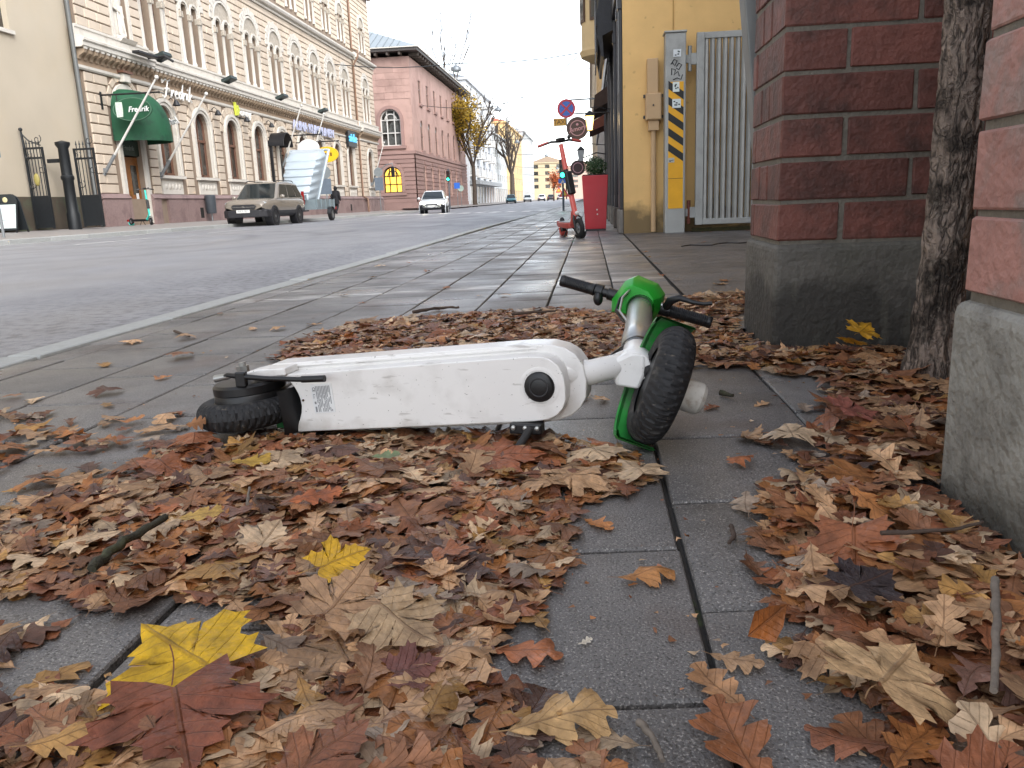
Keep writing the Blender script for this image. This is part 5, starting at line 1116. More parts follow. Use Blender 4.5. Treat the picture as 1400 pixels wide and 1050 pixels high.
# paired first floor windows under hooded arches
def column(u, z0, z1, d, r, parent):
    m_ = MB().lathe([(r * 1.35, 0), (r * 1.35, .08), (r * 1.1, .12), (r, .18), (r * .9, z1 - z0 - .3), (r * 1.1, z1 - z0 - .28)], LF(u, z0, d), (0, 0, 1), 10); c_ = m_.build('column', M_trim, parent, smooth=50)
    MB().box(XF + d - r * 1.3, XF + d + r * 1.3, u - r * 1.3, u + r * 1.3, z1 - .28, z1 - .02).build('capital', M_relief, c_, bevel=.02)
for u in BAY + [65.]:
    dz = .16 if u > 62 else 0; nm = 'paired_window'
    for s in (-1, 1):
        c = u + s * .46; w_ = MB(); ring(w_, c, 9.26, .23, .30, 6.95, LF, dz - .3, dz - .24); w_.prism(rect(c - .03, c + .03, 6.95, 8.6), LF, dz - .3, dz - .25).prism(rect(c - .3, c + .3, 8.55, 8.64), LF, dz - .3, dz - .24)
        wo_ = w_.build('window', M_sash, cb_); pane_arch(c, 6.95, 9.26, .29, dz - .28).build('pane', M_gl2, wo_)
        r_ = MB(); ring(r_, c, 9.26, .30, .40, 9.1, LF, dz, dz + .07); r_.build('arch_moulding', M_trim, cb_)
    for a in (-.88, 0, .88): column(u + a, 6.96, 9.12, dz + .02, .1, cb_)
    r_ = MB(); ring(r_, u, 9.42, .9, 1.0, 9.15, LF, dz, dz + .1); r_.build('hood_inner', M_trim, cb_)
    MB().prism([(u + .9 * math.cos(math.pi * i / 12), 9.46 + .9 * math.sin(math.pi * i / 12)) for i in range(13)], LF, dz + .003, dz + .02).build('tympanum', M_relief, cb_)
    for s in (-1, 1): MB().prism(rect(u + s * 1.02 - .08, u + s * 1.02 + .08, 6.96, 9.3), LF, dz + .003, dz + .06).build('jamb', M_trim, cb_)
    for k in range(13):
        a0, a1 = math.pi * (k + .06) / 13, math.pi * (k + .94) / 13; r1 = 1.36 if k % 2 == 0 else 1.30
        if u > 62: r1 -= .1
        P = [LF(u + rr_ * math.cos(aa), 9.42 + rr_ * math.sin(aa) * (1.04), dz + dd_) for dd_ in (.003, .085) for rr_, aa in ((1.01, a0), (r1, a0), (r1, a1), (1.01, a1))]
        MB().add(P, [(i, (i + 1) % 4, 4 + (i + 1) % 4, 4 + i) for i in range(4)] + [(4, 5, 6, 7)]).build('hood_voussoir', M_trim, cb_)
for u in BAY + [30.4, 65.]:
    dz = .16 if (u > 62 or u < 32) else 0
    for s in (-1, 1):
        c = u + s * .42; w_ = MB(); ring(w_, c, 13.85, .2, .26, 12.15, LF, dz - .3, dz - .24); wo_ = w_.build('window', M_sash, cb_); pane_arch(c, 12.15, 13.85, .25, dz - .28).build('pane', M_gl2, wo_)
    for a in (-.78, 0, .78): column(u + a, 12.16, 13.75, dz + .02, .085, cb_)
    r_ = MB(); ring(r_, u, 13.95, .75, .98, 13.8, LF, dz, dz + .1); r_.build('hood_arch', M_trim, cb_)
    MB().prism([(u + .75 * math.cos(math.pi * i / 12), 14.0 + .75 * math.sin(math.pi * i / 12)) for i in range(13)], LF, dz + .003, dz + .02).build('tympanum', M_relief, cb_)
# niche with a draped stone figure over the pub door
u = niche[0]; r_ = MB(); ring(r_, u, niche[2], .52, .66, 6.98, LF, .16, .24); r_.build('niche_surround', M_trim, cb_); pane_arch(u, 6.98, niche[2], .52, -.2).build('niche_back', M_relief, cb_)
st = MB().lathe([(.0, 0), (.3, 0), (.3, .12), (.22, .16), (.27, .3), (.2, .7), (.19, 1.0), (.25, 1.3), (.26, 1.5), (.14, 1.66), (.07, 1.72), (.09, 1.78), (.115, 1.88), (.09, 1.99), (0, 2.03)], LF(u, 7.0, .0), (0, 0, 1), 18)
for a in range(7): st.tube([LF(u - .2 + .07 * a, 7.15, .22), LF(u - .17 + .06 * a, 7.7, .2), LF(u - .12 + .05 * a, 8.2, .2)], .03, 5)
st.tube([LF(u - .22, 8.42, .02), LF(u - .3, 8.1, .12), LF(u - .08, 7.95, .25)], [.07, .06, .045], 8).tube([LF(u + .22, 8.42, .02), LF(u + .28, 8.05, .1), LF(u + .2, 7.8, .2)], [.07, .06, .045], 8)
st.build('niche_figure', M_trim, cb_, smooth=60)
MB().prism([(.1, -.22), (.3, -.2), (.5, 0), (.1, 0)], lambda a, z, d: (XF + a, u - .5 + d, 6.98 + z), 0, 1.0).build('niche_ledge', M_trim, cb_)
def pipe(pts, r, nm, mt, lab):
    return tag(MB().tube(pts, r, 10).build(nm, mt, at=pts[-1], smooth=60), lab, 'drainpipe', 'drainpipes on the facades')
pipe([(XF + .25, 27.5, 12), (XF + .25, 27.5, .5), (XF + .4, 27.5, .22)], .075, 'drainpipe', mat('grey_pipe', '#5b5d5c', rough=.5, var=.1), 'tall grey drainpipe between plain wall and rusticated facade')
pipe([(XF + .12, 62.38, 16.8), (XF + .12, 62.38, 12.1), (XF + .55, 62.38, 11.9), (XF + .55, 62.38, 11.5), (XF + .15, 62.38, 10.9), (XF + .15, 62.38, 1.4), (XF + .5, 62.38, 1.2), (XF + .5, 62.38, .2)], .07, 'drainpipe', mat('brown_pipe', '#7b5f4c', rough=.5, var=.1), 'brown drainpipe at the far end of the rusticated facade')
# ---- things hung on the facade
M_fp = mat('white_pole', '#c9c7c2', rough=.4, var=.05)
def flagpole(b, tip, lab):
    t = thing('flagpole', b, lab, 'flagpole', 'slanting flagpoles on the facade'); b = V(b); tip = V(tip); dr_ = (tip - b).normalized()
    MB().cyl(b + dr_ * .35, tip, .045, .032, 10).build('pole', M_fp, t, smooth=50); MB().ball(tip, .075, 10, 8).build('finial', M_fp, t, smooth=60)
    MB().cyl(b, b + dr_ * .75, .062, n=10).build('socket', M_grey, t, smooth=50); MB().box(XF + .02, b.x, b.y - .05, b.y + .05, b.z - .1, b.z + .15).build('wall_bracket', M_grey, t)
    return t
flagpole((XF + .25, 28.3, 2.1), (-14.87, 28.3, 5.2), 'white flagpole slanting in front of the green awning')
flagpole((XF + .2, 32.28, 2.1), (-15.0, 32.28, 5.14), 'white flagpole between the first two arched windows beside the awning')
flagpole((XF + .2, 45.9, 3.0), (-15.9, 45.9, 6.2), 'white flagpole left of the white and yellow hanging signs')
flagpole((XF + .2, 50.3, 3.0), (-16.05, 50.3, 6.2), 'white flagpole slanting across the long pale letter sign')
flagpole((XF + .4, 64.5, 2.3), (-15.96, 64.5, 5.45), 'white flagpole at the far corner of the rusticated building')
# green quarter-round awning over the pub door
M_aw = mat('green_canvas', '#12492f', rough=.75, var=.15, scale=3, c2='#0d3826', c2scale=2)
aw = thing('door_awning', (XF + .3, 30.35, 3.4), 'dark green domed canvas awning over the pub door', 'awning')
m_ = MB(); P = []; n_, k_ = 20, 10
for i in range(n_ + 1):
    th = math.pi * i / n_
    for j in range(k_ + 1):
        ph = math.pi / 2 * j / k_; P.append((XF + .22 + 1.55 * math.sin(th) * math.sin(ph) ** .8, 30.35 - 1.15 * math.cos(th) * (math.sin(ph) ** .5), 3.6 + 1.55 * math.cos(ph)))
m_.add(P, [(i * (k_ + 1) + j, (i + 1) * (k_ + 1) + j, (i + 1) * (k_ + 1) + j + 1, i * (k_ + 1) + j + 1) for i in range(n_) for j in range(k_)])
m_.build('canopy', M_aw, aw, smooth=60)
m_ = MB(); P = []
for i in range(n_ + 1):
    th = math.pi * i / n_
    for z in (3.6, 3.25): P.append((XF + .22 + 1.56 * math.sin(th), 30.35 - 1.155 * math.cos(th), z))
m_.add(P, [(2 * i, 2 * i + 2, 2 * i + 3, 2 * i + 1) for i in range(n_)]); m_.build('valance', M_aw, aw, smooth=60)
fr2 = MB()
for i in range(0, n_ + 1, 4): th = math.pi * i / n_; fr2.tube([(XF + .22 + 1.5 * math.sin(th) * math.sin(p_) ** .8, 30.35 - 1.12 * math.cos(th) * math.sin(p_) ** .5, 3.58 + 1.5 * math.cos(p_)) for p_ in (.1, .5, 1., 1.5)], .018, 5)
fr2.build('awning_ribs', M_grey, aw)
text('awning_lettering', 'Fredrik', .36, basis((XF + 1.5, 31.25, 4.05), (-.75, .66, 0), (-.3, -.3, .9)), M_lab, aw, .012, shear=.3, bold=.006)
# oval hanging sign
os_ = thing('oval_pub_sign', (-16.4, 28.9, 4.3), 'oval dark green hanging pub sign reading Fredrik', 'sign')
MB().lathe([(0, -.03), (.95, -.03), (1., -.02), (1., .02), (.95, .03), (0, .03)], (0, 0, 0), (0, 0, 1), 36).build('tmp', M_aw); o = bpy.data.objects['tmp']
for v in o.data.vertices: v.co = V((-16.15 + v.co.x * .74, 28.75 + v.co.z, 4.25 + v.co.y * .40)) - V(os_['_o'])
o.name = 'oval_board'; o.parent = os_; o.location = (0, 0, 0)
for q_, c_ in ((.985, '#c9cfc6'),): 
    m_ = MB(); P = [(-16.15 + .74 * a_ * math.cos(t_), 28.715, 4.25 + .40 * a_ * math.sin(t_)) for a_ in (.93, .985) for t_ in [2 * math.pi * i / 40 for i in range(40)]]
    m_.add(P, [(i, (i + 1) % 40, 40 + (i + 1) % 40, 40 + i) for i in range(40)]).build('oval_rim', mat('faded_green', '#4a6b58', rough=.6), os_)
text('lettering', 'Fredrik', .26, basis((-15.92, 28.71, 4.24), (1, 0, 0), (0, 0, 1)), M_lab, os_, .006, shear=.25, bold=.004)
MB().prism([(-.12, -.25), (.10, -.25), (.13, .0), (.12, .26), (-.13, .26), (-.14, .0)], lambda a, z, d: (-16.62 + a, 28.715 - d, 4.25 + z), 0, .01).build('emblem_panel', mat('emblem_pale', '#b9c8bb', rough=.6, var=.2, scale=14), os_)
MB().cyl((XF + .18, 28.75, 4.78), (-15.05, 28.75, 4.78), .03).cyl((-16.7, 28.75, 4.78), (-16.7, 28.75, 4.55), .015).cyl((-15.6, 28.75, 4.78), (-15.6, 28.75, 4.55), .015).box(XF + .1, XF + .24, 28.7, 28.8, 4.3, 4.9).build('bracket', M_dark2, os_)
# neon script Fredrik as bent tubing
sc2 = thing('script_letter_sign', (XF + .15, 34.4, 5.5), 'white handwritten-style letters reading Fredrik under the cornice', 'sign')
def glyph(strokes, y0, z0, k, nm='letter'):
    m_ = MB()
    for s in strokes: m_.tube([LF(y0 + a * k + b * k * .25, z0 + b * k, .16) for a, b in s], .036, 6)
    m_.build(nm, mat('white_letter', '#e2e0da', rough=.4, var=.02), sc2, smooth=60)
GL = {'F': ([[(.0, .9), (.15, 1.05), (.5, 1.0), (.95, 1.1)], [(.5, 1.0), (.42, .5), (.3, .05), (.1, -.1), (-.05, .05)], [(.2, .5), (.7, .55)], [(-.1, .8), (-.2, 1.0), (0, 1.15), (.2, 1.1)]], .95), 'r': ([[(.0, .0), (.08, .5), (.12, .3), (.3, .5), (.4, .42)]], .42), 'e': ([[(.05, .28), (.35, .32), (.3, .48), (.15, .5), (.02, .25), (.12, .03), (.42, .1)]], .46), 'd': ([[(.38, .42), (.2, .5), (.03, .28), (.12, .03), (.3, .12), (.42, .5), (.5, 1.05)], [(.42, .5), (.38, .1), (.52, .03)]], .52), 'i': ([[(.05, .5), (.02, .1), (.18, .05)], [(.1, .72), (.13, .76)]], .26), 'k': ([[(.14, 1.05), (.02, .0)], [(.38, .5), (.1, .24), (.3, .1), (.45, .0)]], .5)}
y = 33.35
for ch in 'Fredrik':
    g_, w_ = GL[ch]; glyph(g_, y, 5.30, .66); y += w_ * .66 + .03
MB().cyl(LF(33.1, 5.45, .07), LF(35.7, 5.45, .07), .02).build('mounting_rail', M_grey, sc2)
def letters(nm, s, y0, y1, z, size, mt, lab, box=None, dep=.2):
    t = thing(nm, LF((y0 + y1) / 2, z, .1), lab, 'sign')
    if box: MB().prism(rect(y0 - .12, y1 + .12, z - size * .75, z + size * .75), LF, .06, dep - .03).build('panel', box, t)
    text('lettering', s, size, basis(LF((y0 + y1) / 2, z, dep), (0, 1, 0), (0, 0, 1)), mt, t, .03, bold=size * .02, width=y1 - y0)
    MB().cyl(LF(y0, z - size * .45, .05), LF(y1, z - size * .45, .05), .02).build('mounting_rail', M_grey, t); return t
letters('letter_sign', 'ALINA KUMMUNEN', 48.2, 56.0, 5.45, .75, mat('pale_blue_letter', '#b3b8d4', rough=.4, var=.03), 'long row of pale bluish capital letters under the cornice')
letters('dark_sign', 'side', 59.3, 61.2, 5.5, .8, mat('cyan_letter', '#58aee0', rough=.4, var=.03, emit=.25), 'black sign box with light blue letters at the far end of the facade', MATS['black_trim'], .3)
gs = thing('green_leaf_sign', LF(41, 5.45, .1), 'small white letters beside a yellow-green leaf shape under the cornice', 'sign')
text('lettering', 'onny', .52, basis(LF(41.45, 5.40, .2), (0, 1, 0), (0, 0, 1)), MATS['white_letter'], gs, .03, bold=.01, width=1.35)
MB().prism([(0, 0), (.28, .03), (.42, .3), (.3, .5), (.18, .28), (.06, .62), (-.06, .62)], lambda a, z, d: LF(40.35 + a, 5.22 + z, d), .1, .2).build('leaf_shape', mat('yellow_green', '#c8cf4a', rough=.5), gs)
MB().cyl(LF(40.3, 5.18, .05), LF(42.2, 5.18, .05), .02).build('mounting_rail', M_dark2, gs)
def floodlight(y, z, d, lab):
    t = thing('floodlight', LF(y, z, d), lab, 'floodlight', 'dark floodlights on the cornice ledge')
    MB().box(-.28, .28, -.34, .34, -.06, .1, Matrix.Translation(LF(y, z + .14, d)) @ Matrix.Rotation(R(-20), 4, 'Y')).build('head', mat('dark_green_metal', '#24302f', rough=.5), t, bevel=.02)
    MB().cyl(LF(y, z, d), LF(y, z + .1, d), .03).build('stand', M_dark2, t)
floodlight(33.0, 6.58, .5, 'dark floodlight with long bracket above the handwritten-style sign')
floodlight(39.4, 6.58, .42, 'dark floodlight under the third pair of upper windows')
floodlight(46.2, 6.58, .42, 'dark floodlight above the white hanging sign')
floodlight(53.4, 6.58, .42, 'dark floodlight above the long pale letters')
fl = thing('lamp_arm', LF(31.6, 6.2, .6), 'long dark lamp arm jutting from the cornice over the awning', 'lamp')
MB().tube([LF(31.6, 6.45, .4), LF(31.7, 6.5, 1.3), LF(31.7, 6.3, 1.6)], .05, 8).build('arm', M_dark2, fl); MB().box(XF + .75, XF + 1.05, 30.3, 31.7, 6.42, 6.52).build('head', M_dark2, fl, bevel=.02)
def wall_lamp(y, z, lab):
    t = thing('wall_lamp', LF(y, z, .1), lab, 'lamp', 'small black lamps over the arched windows')
    MB().lathe([(.0, .1), (.06, .1), (.16, -.1), (.15, -.12)], LF(y, z, .35), (0, 0, 1), 14).build('shade', M_dark2, t); MB().tube([LF(y, z + .1, .0), LF(y, z + .25, .2), LF(y, z + .1, .35)], .02, 6).build('arm', M_dark2, t)
for y, lab in ((34.0, 'black bell lamp under the script letters'), (37.9, 'black bell lamp above the second arched window'), (41.15, 'black bell lamp below the green leaf sign'), (44.4, 'black bell lamp above the fourth arched window')): wall_lamp(y, 5.1, lab)
wb = thing('white_wall_lamp', LF(30.35, 5.55, .2), 'white box lamp over the awning on the facade', 'lamp')
MB().prism(rect(30.15, 30.6, 5.42, 5.72), LF, .18, .4).build('box', M_trim, wb, bevel=.02); MB().prism(rect(30.05, 30.7, 5.73, 5.82), LF, .17, .46).build('hood', M_sash, wb)
# hanging white and yellow signs farther along, with black entrance hood
for nm, x0, y_, z, rx, rz_, c, lab, wr in (('white_round_sign', -15.95, 46.6, 3.95, .62, .5, '#dfdedb', 'white oval hanging sign above the white moulded load', None), ('yellow_oval_sign', -15.55, 48.6, 3.7, .7, .45, '#e0b31c', 'yellow oval hanging sign beside the white one', 'ALKO')):
    t = thing(nm, (x0, y_, z), lab, 'sign'); m_ = MB()
    P = [(x0 + rx * math.cos(a), y_ + d, z + rz_ * math.sin(a)) for d in (0, .12) for a in [2 * math.pi * i / 32 for i in range(32)]]
    m_.add(P, [(i, (i + 1) % 32, 32 + (i + 1) % 32, 32 + i) for i in range(32)] + [tuple(range(31, -1, -1)), tuple(range(32, 64))]).build('board', mat(nm + '_face', c, rough=.5, var=.04), t)
    MB().cyl((XF + .1, y_ + .06, z + .75), (x0 + .8, y_ + .06, z + .75), .035).cyl((x0 - .3, y_ + .06, z + .75), (x0 - .3, y_ + .06, z + rz_ * .8), .015).cyl((x0 + .3, y_ + .06, z + .75), (x0 + .3, y_ + .06, z + rz_ * .8), .015).build('bracket', M_dark2, t)
    if wr: 
        for k in range(4): MB().box(x0 - .3 + .17 * k, x0 - .2 + .17 * k, y_ - .012, y_ - .002, z - .1, z + .1).build('print_mark', mat('sign_brown', '#5e4310', rough=.6), t)
eh = thing('entrance_hood', LF(45.2, 4.2, .3), 'black arched entrance hood left of the white hanging sign', 'awning')
MB().lathe([(.0, 0), (.75, 0), (.75, .9), (.7, .9)], LF(45.2, 4.0, .0), (1, 0, 0), 20, 0, math.pi, (0, 1, 0)).build('hood', M_dark2, eh); MB().prism(rect(44.5, 44.62, 2.0, 4.0), LF, .05, .2).build('side_post', M_dark2, eh); MB().prism(rect(45.78, 45.9, 2.0, 4.0), LF, .05, .2).build('side_post', M_dark2, eh)
# ================================================================== PLAIN CREAM BUILDING AT FAR LEFT
pw = thing('plain_building', (XF, 15, 0), 'plain cream rendered building at the far left', 'building')
M_cream = mat('cream_plaster', '#b1a694', rough=.85, var=.05, scale=.8, c2='#b3a691', c2lo=.5, c2hi=.75, c2scale=.5)
ws = [rect(19.8 + 0, 21.0, 6.2, 8.6), rect(23.5, 24.75, 6.2, 8.6)]
MB().holed(rect(-8, 27.7, 1.25, 17), ws, LF, .02, .25).build('wall', M_cream, pw)
MB().prism(rect(-8, 27.6, 0, 1.25), LF, 0, .06).build('plinth', mat('dark_plinth', '#4a4136', rough=.8, var=.2, scale=1.5, c2='#4b5240', c2scale=1), pw)
for h in ws:
    w_ = MB().prism(rect(h[0][0], h[1][0], h[0][1], h[2][1]), LF, -.2, -.16).build('window', M_gl2, pw); MB().prism(rect(h[0][0] - .1, h[1][0] + .1, h[0][1] - .12, h[0][1] - .01), LF, 0, .12).build('sill', M_trim, pw)
MB().box(XF - 14, XF - .3, -8, 27.7, 0, 17).build('inner_mass', M_cream, pw); MB().box(XF - 14, XF + .5, -8, 27.7, 17.02, 17.4).build('roof', MATS['roof_metal'], pw)
# wrought iron gate
M_iron = mat('wrought_iron', '#1d2023', rough=.5, var=.15, scale=10, metal=.2)
def iron_leaf(x0, x1, y, ztop, finial, badge, lab):
    t = thing('iron_gate_leaf', ((x0 + x1) / 2, y, .2), lab, 'gate', 'wrought iron gate leaves'); w_ = x1 - x0
    MB().box(x0, x0 + .06, y - .03, y + .03, .25, ztop).box(x1 - .06, x1, y - .03, y + .03, .25, ztop).box(x0 + .06, x1 - .06, y - .025, y + .025, ztop - .06, ztop).box(x0 + .06, x1 - .06, y - .025, y + .025, ztop - .35, ztop - .29).box(x0 + .06, x1 - .06, y - .025, y + .025, 1.2, 1.26).box(x0 + .06, x1 - .06, y - .025, y + .025, .28, .36).build('frame', M_iron, t)
    n_ = 5
    for k in range(n_):
        x = x0 + .06 + (w_ - .12) * (k + .5) / n_
        MB().cyl((x, y, 1.26), (x, y, ztop + .1), .014, n=6).cyl((x, y, ztop + .1), (x, y, ztop + .24), .03, .002, 6).build('bar', M_iron, t)
    MB().box(x0 + .06, x1 - .06, y - .015, y + .015, .36, 1.2).build('kick_panel', M_iron, t)
    sw = MB()
    for k in range(4):
        cx = x0 + .12 + (w_ - .24) * (k % 2) ; cz = 1.6 + .45 * k
        sw.tube([(cx + (.03 + .016 * a) * math.cos(a), y - .03, cz + (.03 + .016 * a) * math.sin(a)) for a in [i * .6 for i in range(13)]], .012, 5)
    sw.build('scrollwork', M_iron, t)
    if badge: MB().ball(((x0 + x1) / 2, y - .06, 1.75), .16, 12, 10, (.6, .3, 1.2)).build('shield_badge', mat('aged_gold', '#8d8247', rough=.5), t, smooth=60)
    if finial: MB().tube([(x0 + .03, y, ztop), (x0 + .0, y, ztop + .5)], [.04, .03], 8).ball((x0, y, ztop + .54), .06, 8, 6).tube([(x0 + .02, y, ztop + .4), (x0 + .2, y, ztop + .2), (x1 - .06, y, ztop + .05)], .02, 6).build('finial', M_iron, t)
iron_leaf(-17.35, -16.72, 24.3, 2.72, True, True, 'wrought iron gate leaf with gold badge, leftmost')
iron_leaf(-16.45, -15.75, 25.4, 2.72, False, False, 'wrought iron gate leaf right of the round iron gate post')
gpo = thing('iron_gate_post', (-16.72, 25.3, .2), 'round black cast iron gate post between the gate leaves', 'post')
MB().lathe([(.0, 0), (.2, 0), (.2, .5), (.17, .58), (.165, 1.55), (.2, 1.6), (.2, 1.68), (.165, 1.72), (.155, 2.55), (.22, 2.66), (.22, 2.74), (.0, 2.8)], (-16.72, 25.3, .18), (0, 0, 1), 20).build('shaft', M_iron, gpo, smooth=40)
MB().box(-17.3, -16.9, 25.25, 25.31, 2.3, 2.42).build('strap', M_iron, gpo)
# pavement board at the far left
ab = thing('pavement_board', (-17.2, 23, .2), 'black rounded pavement board with pale panel at the left edge', 'sign')
for s, y_ in ((1, 22.75), (-1, 23.25)):
    Mx = Matrix.Translation((-17.22, y_, .2)) @ Matrix.Rotation(R(-12 * s), 4, 'X')
    MB().prism([(-.36, .06), (.36, .06), (.36, .9), (.3, 1.05), (.18, 1.13), (-.18, 1.13), (-.3, 1.05), (-.36, .9)], lambda a, z, d: Mx @ V((a, d, z)), -.02, .02).build('board', mat('board_black', '#24292c', rough=.5), ab)
    MB().box(-.36, -.32, -.02, .02, -.02, .08, Mx).box(.32, .36, -.02, .02, -.02, .08, Mx).build('foot', M_dark2, ab)
    if s > 0:
        pn = MB().prism(rect(-.33, .33, .12, .82), lambda a, z, d: Mx @ V((a, -d, z)), .021, .026).build('panel', mat('pale_panel', '#c9d6d6', rough=.5, var=.05), ab)
        MB().prism(rect(-.28, .28, .36, .37), lambda a, z, d: Mx @ V((a, -d, z)), .027, .029).build('panel_line', M_ink, pn)
        MB().ball(Mx @ V((.0, -.03, .96)), .08, 12, 6, (1, .2, 1)).build('round_emblem', mat('emblem_cream', '#cfc59a', rough=.5), ab)
ls = thing('roadside_sign', (-14.3, 19.2, .1), 'grey sign backs on a post cut by the left edge', 'sign')
MB().cyl((-14.62, 19.2, .1), (-14.62, 19.2, 3.4), .035).build('pole', M_grey, ls); MB().cyl((-14.62, 19.14, 3.05), (-14.62, 19.16, 3.05), .32, n=28).build('disc', mat('sign_back', '#77797a', rough=.5, metal=.3), ls); MB().box(-14.95, -14.3, 19.14, 19.16, 2.05, 2.62).build('plate', mat('plate_back', '#6e7b86', rough=.5, metal=.2), ls)
# ================================================================== VEHICLES
M_tyre = mat('car_tyre', '#17171a', rough=.75, var=.15, scale=12); M_rim = mat('alloy_rim', '#8f9194', rough=.3, metal=.7)
M_cglass = mat('car_glass', '#1d2427', rough=.05, var=.1, scale=1.5, spec=.9); M_bump = mat('dark_bumper', '#26262a', rough=.55)
M_chrome = mat('chrome', '#b9bbbd', rough=.15, metal=.9); M_tail = mat('tail_red', '#8a1618', rough=.25)
M_hl = mat('headlamp_glass', '#c3ccd2', rough=.12, var=.05); M_lit = mat('lit_headlamp', '#fff4d8', rough=.3, emit=30, var=.01); M_plate = mat('number_plate', '#d8d8d4', rough=.5, var=.03)
def loft(mb, secs, close=True):
    k = len(secs[0]); P = [p for s in secs for p in s]
    F = [(i * k + j, i * k + j + 1, (i + 1) * k + j + 1, (i + 1) * k + j) for i in range(len(secs) - 1) for j in range(k - 1)]
    if close: F += [tuple(range(k)), tuple(range((len(secs) - 1) * k, len(secs) * k))[::-1]]
    return mb.add(P, F)
def wheel(t, T, x, y, r, w_, s):
    tp = lambda a, b, c: T @ V((a, b, c))
    ax = (tp(0, 1, 0) - tp(0, 0, 0)) * s
    o = MB().lathe([(r * .62, -w_ / 2), (r * .93, -w_ / 2), (r, -w_ * .35), (r, w_ * .35), (r * .93, w_ / 2), (r * .64, w_ / 2)], tp(x, y, r), ax, 26).build('wheel', M_tyre, t, smooth=40)
    rm = MB().lathe([(r * .66, w_ * .46), (r * .6, w_ * .40), (r * .58, w_ * .2), (0, w_ * .2)], tp(x, y, r), ax, 26); rm.build('rim', mat('rim_dark', '#6c6e71', rough=.4, metal=.5), o, smooth=40)
    sp = MB()
    for k in range(5):
        a = 2 * math.pi * k / 5; c, sn = math.cos(a), math.sin(a); x_, y_, z_ = frame(ax); cc = tp(x, y, r) + z_ * (w_ * .40)
        u_ = x_ * c + y_ * sn; v_ = z_.cross(u_); sp.add([cc + u_ * q + v_ * e + z_ * d for d in (-.03, 0) for q, e in ((0, -.05), (r * .62, -.035), (r * .62, .035), (0, .05))], [(4, 5, 6, 7), (0, 1, 5, 4), (1, 2, 6, 5), (2, 3, 7, 6)])
    sp.cyl(tp(x, y, r) + ax.normalized() * (w_ * .3), tp(x, y, r) + ax.normalized() * (w_ * .44), r * .16, n=12).build('spokes', M_rim, o, kind='stuff')
    return o
